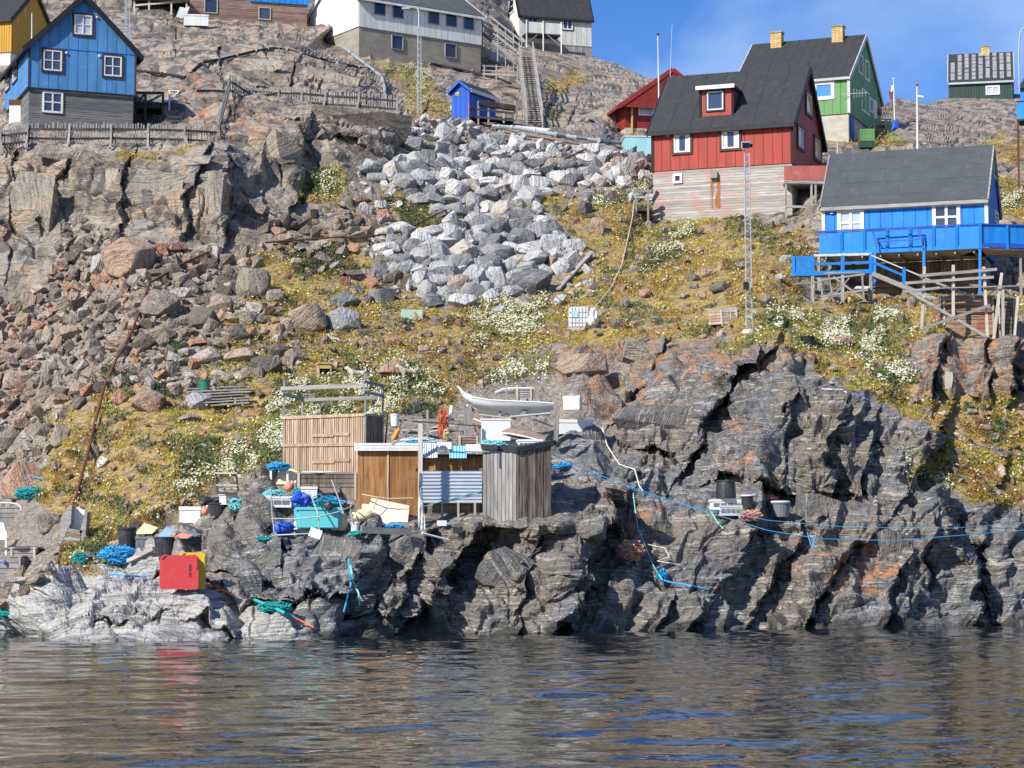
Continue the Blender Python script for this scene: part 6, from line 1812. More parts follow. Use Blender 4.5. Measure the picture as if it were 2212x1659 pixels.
base = MB().obox(fr.at(.1, .15, zf - 3.2), fr.a * (fr.La - .5), fr.b * (fr.Lb - .3), zv_(3.1)).build('basement', 'concrete', rt)
strips(Face(fr.at(.1, .15), fr.a, -fr.b), [(0, zf - 3.2), (fr.La - .5, zf - 3.2), (fr.La - .5, zf - .1), (0, zf - .1)], 'grey_brown_plank', .5, base, 'board', 0, .02, .03)
# drying bracket on the rail
fbr = Face(DK.pt(0, 0, .35), da, dn)
for a, b in (((1885, 500), (1988, 492)), ((1893, 522), (1985, 517)), ((1885, 500), (1893, 534)), ((1988, 492), (1992, 530)), ((1885, 500), (1896, 522)), ((1984, 496), (1986, 517))):
    bar(fbr, rt, *a, *b, .045, 'hut_paint', 'bracket')
# landing and stair
LD = Face(P(1757, 592, 97.6), (1, -.02, 0), (-.02, -1, 0))
ld = root('deck_landing', P(1757, 655, 97.6), 'lower blue railed landing with stairs under the deck of the blue house', 'landing')
r0 = LD.rect(1713, 555, 1755, 596)
for k in range(3):
    MB().obox(LD.pt(r0[0], r0[1] + .06 + (r0[3] - r0[1]) * k / 3, .02), LD.e * (r0[2] - r0[0]), LD.n * -.04, zv_((r0[3] - r0[1]) / 3 - .03)).build('panel', 'blue_right_paint', ld)
for U, Vt in ((1714, 555), (1755, 552), (1820, 552), (1881, 548)): bar(LD, ld, U, 668 if U > 1730 else 598, U, Vt, .13, 'blue_right_paint' if U < 1730 else 'grey_wood_v', 'post')
for U, Vt in ((1755, 552), (1820, 552), (1881, 548)): bar(LD, ld, U, 594, U, Vt, .145, 'blue_right_paint', 'post_sleeve')
bar(LD, ld, 1757, 552, 1883, 549, .10, 'aged_white_paint', 'rail', .0, .07); bar(LD, ld, 1757, 571, 1881, 566, .10, 'blue_right_paint', 'rail'); bar(LD, ld, 1713, 593, 1881, 586, .17, 'blue_right_paint', 'edge_beam')
MB().obox(LD.pt(LD.pix(1713, 590)[0], LD.pix(1713, 590)[1], 0), LD.e * 3.35, LD.n * -1.5, zv_(.08)).build('floor', 'grey_wood', ld)
bar(LD, ld, 1882, 552, 1990, 597, .05, 'aged_white_paint', 'handrail', .05); bar(LD, ld, 1885, 567, 1952, 596, .10, 'blue_right_paint', 'mid_rail', .05)
bar(LD, ld, 1884, 592, 2036, 655, .2, 'grey_wood', 'stringer', .05); bar(LD, ld, 1884, 586, 2036, 649, .2, 'grey_wood', 'stringer', -.9)
bar(LD, ld, 1952, 645, 1952, 578, .12, 'grey_wood_v', 'post', .05); bar(LD, ld, 1952, 615, 1952, 578, .13, 'blue_right_paint', 'post_sleeve', .05)
a0, a1 = LD.pix(1886, 590), LD.pix(2034, 652)
for k in range(9):
    s_ = a0[0] + (a1[0] - a0[0]) * (k + .5) / 9; t_ = a0[1] + (a1[1] - a0[1]) * (k + .5) / 9
    MB().obox(LD.pt(s_ - .15, t_, .02), LD.e * .28, LD.n * -.9, zv_(.05)).build('tread', 'grey_wood', ld)
# old frames stored under the landing
uf = Face(P(1780, 655, 96.4), (1, -.05, 0), (-.05, -1, 0))
sf = root('stored_sled_frame', P(1780, 660, 96.4), 'tangle of old sled frames and poles stored under the landing', 'sled frame')
for a, b, w_ in (((1712, 614), (1775, 609), .06), ((1775, 605), (1868, 592), .07), ((1780, 590), (1862, 588), .07), ((1772, 600), (1778, 655), .07), ((1862, 590), (1866, 652), .08), ((1800, 598), (1870, 650), .08), ((1772, 640), (1875, 626), .07), ((1790, 592), (1800, 654), .05), ((1835, 600), (1790, 650), .06)):
    bar(uf, sf, *a, *b, w_, 'grey_wood', 'bar')
MB().obox(P(1838, 628, 97), (.6, 0, 0), (0, .5, 0), (.25, 0, .2)).build('folded_tarp', 'white_paint', sf)
for U, V, mt_, nm in ((1838, 650, 'cream_paint', 'drum'),):
    q = P(U, V + 4, 97); dr = root('drum', q, 'small cream drum under the landing of the blue house', 'drum')
    MB().lathe(q, [(.12, 0), (.13, .02), (.13, .28), (.12, .3)], 12).build('can', mt_, dr)
    MB().lathe(q + zv_(.29), [(.135, 0), (.135, .04), (.1, .05)], 12).build('lid', 'white_paint', dr)
lp = root('lumber_stack', P(1900, 636, 97.2), 'stack of brown planks under the stairs of the blue house', 'lumber')
for k in range(6):
    MB().obox(P(1888 + 3 * (k % 2), 632 - 4 * k, 98.4), (1.4 + .1 * (k % 3), .02, 0), (0, .2, 0), (0, 0, .06)).build('plank', ('tan_plank', 'grey_wood', 'ply_brown')[k % 3], lp)

# drying rack and crates in front
rk = Face(P(2058, 715, 91.6), (1, 0, 0), (0, -1, 0))
dr = root('drying_rack', P(2058, 715, 91.6), 'weathered pole rack with crossed braces standing before the red-brown crate', 'rack')
for a, b, w_, o_ in (((1990, 712), (1996, 577), .10, .1), ((2058, 690), (2058, 573), .11, .1), ((2132, 730), (2124, 577), .11, .1), ((2166, 735), (2165, 618), .10, .1), ((2146, 733), (2163, 590), .11, .05),
    ((1985, 597), (2151, 583), .12, .18), ((1954, 613), (2144, 600), .11, .2), ((1954, 631), (2028, 623), .10, .2), ((1991, 625), (2225, 618), .05, .22), ((1963, 633), (2128, 729), .12, .24), ((1991, 711), (2135, 661), .12, .28), ((2095, 612), (2188, 633), .1, -.2), ((2200, 640), (2192, 735), .09, -.1), ((1994, 596), (2110, 640), .09, -.4)):
    bar(rk, dr, *a, *b, w_, 'grey_wood' if abs(a[0] - b[0]) > 20 else 'pale_wood', 'pole', o_)
def crate(name, U0, V0, U1, V1, D, n, mat, label, dep=1.1, open_=False, posts='pale_wood'):
    g0 = P(U0, V1, D); wd, hh = (U1 - U0) * pxm(D), (V1 - V0) * pxm(D)
    c = root(name, g0, label, 'crate')
    MB().obox(g0 + Vector((.03, .03, -.5)), (wd - .06, 0, 0), (0, dep, 0), (0, 0, hh + .46)).build('core', 'dark_wood', c)
    r = random.Random(U0)
    for k in range(n):
        z = hh * k / n
        MB().obox(g0 + Vector((0, -r.uniform(0, .02), z - (.3 if k == 0 else 0))), (wd * r.uniform(.97, 1.01), 0, 0), (0, .03, 0), (0, 0, hh / n - .02 + (.3 if k == 0 else 0))).build('plank', mat, c)
        for x in (0, wd): MB().obox(g0 + Vector((x - .015, .03, z)), (.03, 0, 0), (0, dep, 0), (0, 0, hh / n - .02)).build('plank', mat, c)
    for x in (.04, wd - .1): MB().obox(g0 + Vector((x, -.05, -.3)), (.07, 0, 0), (0, .05, 0), (0, 0, hh + .35)).build('corner_post', posts, c)
    MB().obox(g0 + Vector((-.03, -.03, hh)), (wd + .06, 0, 0), (0, dep + .06, 0), (0, 0, .06)).build('lid', 'grey_wood', c)
    return c
crate('plank_crate', 2036, 640, 2150, 718, 92.3, 8, 'red_brown_plank', 'large crate of red-brown planks behind the pole rack', 1.6)
crate('plank_crate', 2155, 645, 2195, 728, 92.1, 9, 'grey_brown_plank', 'tall crate of dark grey planks beside the red-brown crate', 1.2)

# ------------------------------------------------------------------ masts and poles
def lattice(name, foot, top, w, bays, label, mat='galvanised', taper=.8):
    rt_ = root(name, foot, label, 'mast')
    foot, top = Vector(foot), Vector(top)
    cs = []
    for k in range(3):
        a = math.radians(90 + 120 * k + 20)
        cs.append(Vector((math.cos(a), math.sin(a), 0)) * w * .6)
    for c in cs: MB().tube([foot + c - zv_(.2), top + c * taper], .022, 5).build('leg', mat, rt_)
    m = MB()
    for i in range(3):
        c0, c1 = cs[i], cs[(i + 1) % 3]
        for b in range(bays):
            t0, t1 = b / bays, (b + 1) / bays
            f0, f1 = 1 - (1 - taper) * t0, 1 - (1 - taper) * t1
            p, q = foot.lerp(top, t0), foot.lerp(top, t1)
            if b % 2: m.tube([p + c0 * f0, q + c1 * f1], .012, 3)
            else: m.tube([p + c1 * f0, q + c0 * f1], .012, 3)
    o = m.build('lacing', mat, rt_); o['kind'] = 'stuff'
    return rt_
g = G(1617, 717)[0]; g = P(1617, 714, 89)
mst = lattice('floodlight_mast', g, P(1612, 330, 89.2), .26, 46, 'tall slim lattice mast with a single floodlight in front of the red house')
q = P(1612, 322, 89.2)
hd_ = MB().obox(q + Vector((-.2, -.14, -.02)), (.34, 0, .0), (0, .2, .05), (0, -.06, .28)).build('floodlight', 'galvanised', mst)
MB().obox(q + Vector((-.17, -.17, .02)), (.28, 0, 0), (0, .02, 0), (0, -.05, .2)).build('lamp_glass', 'window_glass', hd_)
MB().obox(q + Vector((.15, -.05, .08)), (.1, 0, 0), (0, .12, 0), (0, 0, .12)).build('ballast', 'black_trim', hd_)
MB().obox(P(1606, 625, 88.7), (.2, 0, 0), (0, .12, 0), (0, 0, .3)).build('control_box', 'black_trim', mst)
MB().obox(P(1613, 626, 88.75), (.14, 0, 0), (0, .08, 0), (0, 0, .32)).build('cable_box', 'galvanised', mst)
MB().lathe(P(1617, 722, 89), [(.32, -.3), (.32, 0), (.24, .16), (.16, .2)], 8).build('footing', 'pale_concrete', mst)
lattice('lattice_mast', P(276, 92, 122), P(274, -20, 122), .24, 16, 'slim galvanised lattice mast rising behind the blue gable house')
lm = lattice('street_lamp', P(905, 238, 126.5), P(905, 58, 126.5), .22, 24, 'galvanised lattice street lamp with a curved arm before the long white house')
MB().tube([P(905, 60, 126.5), P(905, 30, 126.5), P(903, 20, 126.5), P(897, 15.5, 126.5), P(886, 16, 126.5), P(874, 19, 126.5)], .045, 7).build('arm', 'galvanised', lm)
MB().obox(P(868, 20.5, 126.5) - Vector((0, .1, 0)), (.45, 0, .03), (0, .2, 0), (0, 0, .09)).build('lamp_head', 'galvanised', lm)
def pole(U0, V0, U1, V1, D, r, mat, label, name='flagpole', cat='pole', top=None):
    p0, p1 = P(U0, V0, D), P(U1, V1, D)
    rt_ = root(name, p0, label, cat)
    MB().tube([p0 - zv_(.4), p0.lerp(p1, .5), p1], [r, r * .85, r * .6], 7).build('pole', mat, rt_)
    if top: MB().lathe(p1 + zv_(-.02), [(r * .9, 0), (r * 1.5, .05), (r * 1.3, .12), (r * .4, .15)], 8).build('finial', top, rt_)
    return rt_
pole(1424, 240, 1421, 76, 130, .055, 'aged_white_paint', 'tall bare flagpole before the dark red gable', top='black_trim')
pole(1447, 176, 1452, 52, 136.5, .025, 'galvanised', 'thin whip aerial on the dark red gable', 'radio_aerial', 'aerial')
fp = pole(1933, 265, 1930, 172, 150, .05, 'white_paint', 'flagpole flying a limp red and white flag beside the green house', top='white_paint')
q = P(1930, 184, 150)
rows = [[q + Vector((-.02 - x * .16 + .05 * math.sin(z * 6 + x), .06 * math.sin(x * 7 + z * 3), -z)) for x in (0, .5, 1, 1.5)] for z in np.linspace(0, 1.0, 8)]
fl_ = MB().sheet(rows[:4]); fl_.build('flag_upper', 'white_paint', fp)
MB().sheet(rows[3:]).build('flag_lower', 'red_paint', fp)
wp_ = pole(1982, 328, 1981, 185, 119, .06, 'white_paint', 'white pole with a red cap and a side lamp beyond the grey roof', top='red_paint')
MB().obox(P(1983, 209, 118.9), (.3, 0, -.05), (0, .12, 0), (0, 0, .1)).build('side_lamp', 'white_paint', wp_)
MB().tube([P(1996, 212, 118.9), P(2016, 217, 119)], .012, 4).build('wire', 'galvanised', wp_)
pole(69, 82, 69, 28, 126, .045, 'aged_white_paint', 'short white post on the rock behind the blue gable roof', 'post')
pole(1809, 340, 1809, 308, 116, .035, 'aged_white_paint', 'short white marker post behind the grey roof', 'post')
cl_ = root('street_lamp', P(2203, 200, 113), 'curved thin street lamp at the corner of the far blue house', 'lamp')
MB().tube([P(2202, 200, 113), P(2201, 110, 113), P(2203, 75, 113), P(2208, 63, 113), P(2222, 58, 113)], .04, 7).build('pole', 'galvanised', cl_)
MB().obox(P(2222, 60, 113), (.4, 0, 0), (0, .14, 0), (0, 0, .1)).build('lamp_head', 'galvanised', cl_)

# ------------------------------------------------------------------ pipes and cables over the rock
def ground_line(pts, lift=.22, fwd=.25, sub=3):
    out = []
    for k in range(len(pts)):
        if k:
            for j in range(1, sub):
                U = pts[k - 1][0] + (pts[k][0] - pts[k - 1][0]) * j / sub; V = pts[k - 1][1] + (pts[k][1] - pts[k - 1][1]) * j / sub
                out.append((U, V))
        out.append(pts[k])
    res = []
    for U, V in out:
        g_, n_ = G(U, V)
        res.append(P(U, V, g_.y - fwd))
    ys = np.array([p.y for p in res])
    if len(ys) > 4:
        pad_ = np.pad(ys, 2, 'edge'); sm = np.convolve(pad_, np.ones(5) / 5, 'valid')
        ys = np.minimum(ys, sm)
        for k, (U, V) in enumerate(out): res[k] = P(U, V, ys[k])
    return res
def pipe(name, pts, r, mat, label, cat='pipe', clamp=None, stands=0, fwd=.3, seg=7):
    ln = ground_line(pts, fwd=fwd)
    rt_ = root(name, ln[0], label, cat)
    MB().tube(ln, r, seg).build('run', mat, rt_)
    if clamp:
        for k in range(1, len(ln) - 1, 2):
            d = (ln[k + 1] - ln[k]).normalized()
            MB().tube([ln[k] - d * .05, ln[k] + d * .05], r * 1.25, 8).build('clamp', clamp, rt_)
    if stands:
        for k in range(1, len(ln) - 1, stands):
            MB().beam(ln[k] - zv_(r), ln[k] + Vector((0, .2, -1.0)), .05).build('support', 'grey_wood_v', rt_)
    return rt_
pipe('water_pipe', [(294, 151), (350, 159), (400, 167)], .085, 'pipe_black', 'black pipe running right from the blue gable house to a bend', clamp='rust', stands=3)
pipe('water_pipe', [(400, 167), (435, 136), (490, 125), (553, 110), (590, 104), (620, 107), (665, 120), (728, 136), (798, 150)], .085, 'pipe_black', 'long black pipe arching over the rock below the brown house', clamp='galvanised', stands=3)
pipe('drain_pipe', [(718, 84), (760, 116), (805, 150), (825, 166), (831, 190), (832, 226)], .11, 'pipe_grey', 'fat grey pipe coming down from the corner of the long white house', clamp='pipe_black')
pipe('water_pipe', [(788, 113), (800, 113), (860, 124), (930, 138), (1000, 153), (1070, 168), (1102, 181)], .12, 'pipe_black', 'thick black pipe along the foot of the long white house', stands=3)
pipe('water_pipe', [(425, 196), (500, 198), (570, 200), (600, 203)], .09, 'pipe_black', 'black pipe lying behind the fence on the ledge', stands=4)
pipe('water_pipe', [(1063, 272), (1106, 275), (1180, 287), (1243, 297), (1318, 306), (1403, 315)], .11, 'pipe_grey', 'long grey pipe crossing the top of the rubble to the red house', clamp='galvanised', stands=4, fwd=.9)
pipe('iron_pipe', [(1090, 286), (1180, 300), (1260, 314), (1400, 324)], .045, 'rust', 'thin rusty pipe just below the long grey pipe', stands=0)
pipe('iron_pipe', [(1276, 317), (1190, 358), (1106, 399), (1020, 433), (963, 453), (880, 494), (863, 501), (778, 514), (733, 512), (573, 524)], .045, 'rust', 'thin rusty pipe slanting across the rubble slope', stands=0, fwd=.95)
pipe('iron_pipe', [(450, 544), (390, 572), (322, 612), (310, 650), (287, 710), (270, 745), (252, 774), (225, 836), (205, 914), (192, 969), (160, 1088)], .062, 'rust', 'rusty jointed pipe running down the scree to the wooden chute box', fwd=.8, stands=0)
pipe('iron_pipe', [(135, 1176), (118, 1243)], .06, 'rust', 'short rusty pipe below the wooden chute box', fwd=.3)
pipe('garden_hose', [(1371, 424), (1366, 470), (1358, 507), (1343, 572), (1321, 619), (1286, 663)], .028, 'pale_wood', 'pale hose hanging from the timber stand down to the water tank', 'hose', fwd=.4, seg=5)

# ------------------------------------------------------------------ things on the heath
g = P(1250, 712, G(1250, 712)[0].y)
ib = root('water_tank', g, 'square white plastic water tank in a wire cage on a pallet', 'tank')
s_ = pxm(g.y); W_, H_ = 44 * s_, 46 * s_
o0 = g + Vector((-W_ / 2, 0, .08))
bm_ = bmesh.new(); bmesh.ops.create_cube(bm_, size=1); bmesh.ops.bevel(bm_, geom=bm_.edges[:], offset=.06, segments=2, affect='EDGES')
vs = [Vector((v.co.x * W_, v.co.y * W_ + W_ / 2, (v.co.z + .5) * H_ + .08)) for v in bm_.verts]; bm_.verts.index_update(); fs = [[v.index for v in f.verts] for f in bm_.faces]; bm_.free()
mesh_obj('tank_body', vs, fs, 'white_paint', ib)
for k in range(7):
    x = W_ * k / 6
    MB().tube([o0 + Vector((x, -.03, 0)), o0 + Vector((x, -.03, H_))], .012, 4).build('cage_bar', 'galvanised', ib)
    MB().tube([o0 + Vector((W_ + .02, x, 0)), o0 + Vector((W_ + .02, x, H_))], .012, 4).build('cage_bar', 'galvanised', ib)
for k in range(5):
    z = H_ * k / 4
    MB().tube([o0 + Vector((-.02, -.03, z)), o0 + Vector((W_ + .02, -.03, z)), o0 + Vector((W_ + .02, W_, z))], .013, 4).build('cage_bar', 'galvanised', ib)
MB().obox(o0 + Vector((.18 * W_, -.045, .5 * H_)), (.3 * W_, 0, 0), (0, .01, 0), (0, 0, .28 * H_)).build('label_plate', 'cyan_paint', ib)
MB().obox(g + Vector((-W_ / 2 - .04, -.06, -.1)), (W_ + .1, 0, 0), (0, W_ + .1, 0), (0, 0, .17)).build('pallet', 'pale_wood', ib)
MB().lathe(o0 + Vector((W_ * .4, W_ * .4, H_)), [(.12, -.02), (.12, .05), (.06, .06)], 10).build('cap', 'black_trim', ib)
def lump(name, c, rx, ry, rz, mat, label, cat, seed=0, n=2, rough=.35, parent=None, group=None, flat=True):
    bm = bmesh.new(); bmesh.ops.create_icosphere(bm, subdivisions=n, radius=1)
    co = np.array([v.co[:] for v in bm.verts])
    dn_ = 1 + rough * fbm(co * 1.7 + seed * 3.1, 3, seed)
    co = co * dn_[:, None] * np.array([rx, ry, rz])
    bm.verts.index_update(); f = [[v.index for v in q.verts] for q in bm.faces]; bm.free()
    if parent is None:
        o = mesh_obj(name, co, f, mat, None, not flat); o.location = c; setprops(o, label, cat, group); return o
    org = parent_origin(parent)
    o = mesh_obj(name, co + np.array(Vector(c) - org), f, mat, parent, not flat); return o
lump('plastic_bag', P(1281, 688, g.y - .15), 11 * s_, .25, 20 * s_, 'white_paint', 'crumpled white plastic bag hanging on the side of the water tank', 'bag', 4, 3, .5)
g = P(1566, 703, G(1566, 703)[0].y); s_ = pxm(g.y)
dh = root('dog_house', g, 'tilted weathered dog house marked with a yellow number four', 'dog house')
fcd = Face(P(1560, 700, g.y), (.97, -.1, .0), (-.1, -.97, 0))
hh = 32 * s_; wf = 33 * s_
up = Vector((-.08, 0, 1))
MB().obox(fcd.o + Vector((.02, .02, 0)), fcd.e * (wf - .04), Vector((-.50, .55, 0)), up * hh).build('core', 'dark_wood', dh)
for k in range(5):
    MB().obox(fcd.o + up * (hh * k / 5), fcd.e * wf, fcd.n * .03, up * (hh / 5 - .015)).build('plank', 'grey_wood', dh)
    MB().obox(fcd.o + up * (hh * k / 5), Vector((-.52, .35, 0)), fcd.n * .03, up * (hh / 5 - .015)).build('plank', 'tan_plank', dh)
MB().obox(fcd.o + up * hh + Vector((-.58, .35, .0)), fcd.e * (wf + .1) + Vector((.52, -.35, 0)), Vector((.02, .3, .05)), zv_(.05)).build('roof', 'grey_wood', dh)
for x in (0, wf): MB().beam(fcd.o + fcd.e * x + fcd.n * .04 - up * .1, fcd.o + fcd.e * x + fcd.n * .04 + up * hh, .06).build('corner_post', 'pale_wood', dh)
f4 = fcd.o + fcd.e * (wf * .38) + up * (hh * .35) + fcd.n * .045
m4 = MB().beam(f4 + fcd.e * .02 + up * .32, f4 + up * .14, .035, .012, fcd.n).beam(f4 + up * .14, f4 + fcd.e * .2 + up * .14, .035, .012, fcd.n).beam(f4 + fcd.e * .14 + up * .3, f4 + fcd.e * .14 - up * .02, .035, .012, fcd.n)
o = m4.build('painted_number', 'cream_paint', dh)
q0, q1 = G(1278, 546)[0], G(1206, 623)[0]
lp = root('leaning_plank', q1, 'long grey plank lying aslant beside the largest grey boulder', 'plank')
MB().beam(P(1276, 548, q0.y - .4), P(1206, 624, q1.y - .5), .22, .10).build('board', 'grey_wood', lp)
g = P(888, 688, G(888, 690)[0].y); s_ = pxm(g.y)
fz = root('freezer_box', g, 'pale green discarded freezer box on the gravel beside a small brown dog', 'freezer')
MB().obox(g + Vector((-22 * s_, 0, -.05)), (43 * s_, .03, 0), (.0, .45, 0), (0, 0, 22 * s_)).build('case', 'mint_paint' if 'mint_paint' in MATS else paint('mint_paint', (0.40, 0.55, 0.44), .4, (.5, .5, .42)), fz)
MB().obox(g + Vector((21 * s_, -.01, -.05)), (4 * s_, .03, 0), (.0, .47, 0), (0, 0, 23 * s_)).build('end_frame', 'aged_white_paint', fz)
g = P(2050, 835, G(2050, 838)[0].y); s_ = pxm(g.y)
pl = root('stone_plate', g, 'pale grey upright plate standing between the rusty rocks', 'plate')
MB().prism([g + Vector((-9 * s_, 0, -.1)), g + Vector((5 * s_, 0, -.1)), g + Vector((9 * s_, 0, 18 * s_)), g + Vector((8 * s_, .02, 32 * s_)), g + Vector((-7 * s_, .02, 33 * s_))], (0, .08, 0)).build('slab', 'pale_concrete', pl)
g = P(1745, 741, G(1745, 743)[0].y)
tb = root('rubber_tub', g, 'black rubber tub lying in the heath behind the bluff', 'tub')
MB().lathe(g + zv_(.02), [(.26, -.1), (.30, .2), (.33, .22), (.30, .2), (.25, -.05)], 16).build('tub', 'pipe_black', tb)
# ------------------------------------------------------------------ materials of the gear
def plastic(name, c, rough=.45, wear=.25):
    t = MT(name, rough=rough, spec=.45)
    t.col(t.mix(t.math('MULTIPLY', wear, t.ramp(t.noise(4, 5, .7), [(.48, 0.0), (.66, 1.0)])), t.mix(t.math('MULTIPLY', t.rand(), .3), c, tuple(x * .75 for x in c)), tuple(.55 * x + .14 for x in c)))
    t.bump(t.noise(9, 3), .006, .5)
plastic('red_plastic', (0.62, 0.055, 0.055)); plastic('yellow_plastic', (0.72, 0.52, 0.03)); plastic('aqua_plastic', (0.13, 0.58, 0.60))
plastic('black_plastic', (0.025, 0.026, 0.03)); plastic('grey_plastic', (0.16, 0.17, 0.19)); plastic('white_plastic', (0.78, 0.78, 0.76), .5, .15)
plastic('cream_plastic', (0.72, 0.64, 0.36)); plastic('blue_plastic', (0.02, 0.09, 0.52)); plastic('green_plastic', (0.01, 0.17, 0.10)); plastic('orange_plastic', (0.80, 0.27, 0.03)); plastic('coral_plastic', (0.66, 0.25, 0.15))
plastic('blue_rope', (0.03, 0.36, 0.70), .8); plastic('teal_rope', (0.01, 0.36, 0.36), .8); plastic('pale_teal_rope', (0.22, 0.62, 0.62), .8); plastic('white_rope', (0.66, 0.66, 0.60), .8); plastic('orange_rope', (0.62, 0.16, 0.06), .8)
plastic('pink_net', (0.62, 0.24, 0.20), .8); plastic('sand_net', (0.66, 0.48, 0.28), .8); plastic('violet_rope', (0.10, 0.13, 0.52), .8); plastic('straw_rope', (0.55, 0.48, 0.28), .8)
for nm_, c_ in (('blue_rope', (0.015, 0.16, 0.34)), ('teal_rope', (0.005, 0.15, 0.15)), ('pale_teal_rope', (0.07, 0.28, 0.28)), ('orange_rope', (0.28, 0.07, 0.03)), ('pink_net', (0.30, 0.10, 0.08)), ('sand_net', (0.32, 0.20, 0.10)), ('straw_rope', (0.26, 0.21, 0.12)), ('white_rope', (0.3, 0.3, 0.28))): plastic('dark_' + nm_, c_, .9)  # darker copies of the rope colours; shade between strands put in the colour
plastic('pale_ply', (0.66, 0.56, 0.44), .85); plastic('brown_cloth', (0.09, 0.06, 0.05), .9); plastic('tarp_grey', (0.10, 0.105, 0.10), .9); plastic('dull_blue', (0.22, 0.33, 0.46), .6)
t = MT('corrugated_metal', rough=.38, spec=.5, metal=.35); t.col(t.mix(t.ramp(t.noise(1.5, 4), [(.4, 0.0), (.7, 1.0)]), (0.40, 0.46, 0.54), (0.52, 0.56, 0.60)))
t = MT('corrugated_blue', rough=.5); t.col((0.20, 0.50, 0.68))
for nm, c in (('dog_tan', (0.46, 0.30, 0.17)), ('dog_white', (0.66, 0.60, 0.50)), ('dog_husky', (0.50, 0.42, 0.31))):
    t = MT(nm, rough=.9); t.col(t.mix(t.ramp(t.noise(9, 4, .7), [(.4, 0.0), (.62, 1.0)]), c, tuple(.5 * x for x in c))); t.bump(t.noise(40, 2), .01, .6)
def gp(U, V, fwd=.0):
    return P(U, V, G(U, V)[0].y - fwd)

# ------------------------------------------------------------------ the three sheds
fr = FR['plank_shed']
rt = root('plank_shed', fr.at(0, 0), 'pale new plank shed with a drying rack of poles on its roof', 'shed')
zt = fr.zat(788, 897); zb = -.7; ztf = zt
body(rt, fr, zb, zt - .02, 'grey_brown_plank', .04)
pe = [(0, zb), (fr.La, zb), (fr.La, zt), (0, zt)]
w = wallpart(fr.fa, pe, 'grey_brown_plank', rt, .03); strips(fr.fa, pe, 'tan_plank', .085, w, 'plank', gap=.02, th=.028, jit=.010, seed=5)
pe = [(0, zb), (fr.Lb, zb), (fr.Lb, zt), (0, zt)]
w = wallpart(fr.fb, pe, 'dark_wood', rt, .03); strips(fr.fb, pe, 'grey_brown_plank', .11, w, 'plank', gap=.012, th=.025, jit=.006, seed=6)
for (U0, V0, U1, V1) in ((611, 903, 789, 896), (611, 962, 788, 960), (676, 941, 722, 941), (722, 938, 756, 938), (677, 998, 724, 998), (724, 994, 757, 994)):
    s0, t0 = fr.fa.pix(U0, V0); s1, t1 = fr.fa.pix(U1, V1)
    MB().beam(fr.fa.pt(s0, t0, .05), fr.fa.pt(s1, t1, .05), .10, .035, fr.fa.n).build('batten', 'tan_plank', rt)
MB().obox(fr.at(-.06, -.06, zt), fr.a * (fr.La + .1), fr.b * (fr.Lb + .12), zv_(.06)).build('roof', 'grey_wood', rt)
for i, j, V in ((fr.La, 0, 820), (fr.La, fr.Lb, 868), (0, 0, 806), (0, fr.Lb, 822)):
    b_ = fr.at(i, j, .2); U, _ = proj(b_)
    MB().beam(b_, Vector((b_.x, b_.y, P(U, V, b_.y).z)), .07).build('rack_post', 'grey_wood_v', rt)
zr1 = P(700, 836, fr.at(fr.La / 2, 0).y).z - fr.c.z; zr2 = P(740, 861, fr.at(fr.La / 2, fr.Lb).y).z - fr.c.z
MB().beam(fr.at(-.1, -.05, zr1), fr.at(fr.La + .1, -.05, zr1), .05, .14).build('rack_rail', 'grey_wood', rt)
MB().beam(fr.at(-.1, fr.Lb, zr2), fr.at(fr.La, fr.Lb, zr2), .05, .12).build('rack_rail', 'grey_wood', rt)
for i, z_ in ((0, zr1 + .12), (fr.La, zr1 - .2), (0, zr1 - .22)): MB().beam(fr.at(i, -.1, z_), fr.at(i, fr.Lb + .1, z_ - .05), .05, .11).build('rack_rail', 'grey_wood', rt)
MB().tube([fr.at(-.02, fr.Lb * .9, zr1), fr.at(.05, fr.Lb * .8, zr1 - .5), fr.at(.1, fr.Lb * .6, zt + .3), fr.at(.3, fr.Lb * .5, zt + .05)], .03, 5).build('hanging_net', 'white_rope', rt)

S2 = Face(P(772, 1118, 71.75), (1, 0, 0), (0, -1, 0))
rt = root('plywood_shed', P(840, 1122, 71.75), 'brown plywood shed with a white roof edge and a corrugated sheet across its front', 'shed')
def R2(fc, U0, V0, U1, V1): return fc.rect(U0, V0, U1, V1)
a0, t0, a1, t1 = R2(S2, 772, 973, 909, 1140)
bx_ = MB().obox(S2.pt(a0, t0 - .6, -.05), S2.e * (a1 - a0), Vector((0, 2.2, 0)), zv_(t1 - t0 + .6)).build('wall', 'ply_brown', rt)
for k, (q0, q1) in enumerate(((0, .09), (.09, .47), (.49, .98))):
    MB().obox(S2.pt(a0 + (a1 - a0) * q0 + .008, t0 - .6, -.05), S2.e * ((a1 - a0) * (q1 - q0) - .016), S2.n * .03, zv_(t1 - t0 + .6)).build('ply_panel', 'ply_brown', bx_)
MB().beam(S2.pt(a0 + (a1 - a0) * .48, t0, 0), S2.pt(a0 + (a1 - a0) * .48, t1, 0), .06, .03).build('batten', 'tan_plank', bx_)
e0, f0, e1, f1_ = R2(S2, 766, 957, 908, 974)
rf_ = MB().obox(S2.pt(e0, f0, .12), S2.e * (e1 - e0), Vector((0, 2.5, .15)), zv_(.05)).build('roof', 'white_paint', rt)
for k in range(3): MB().obox(S2.pt(e0, f0 + (f1_ - f0) * k / 3, .12 + .012 * k), S2.e * (e1 - e0), S2.n * .03, zv_((f1_ - f0) / 3 - .012)).build('roof_edge', 'white_paint', rt)
b0, u0, b1, u1 = R2(S2, 909, 985, 1042, 1140)
wg = MB().obox(S2.pt(b0, u0 - .5, -.3), S2.e * (b1 - b0), Vector((0, 1.8, 0)), zv_(u1 - u0 + .5)).build('side_wall', 'ply_brown', rt)
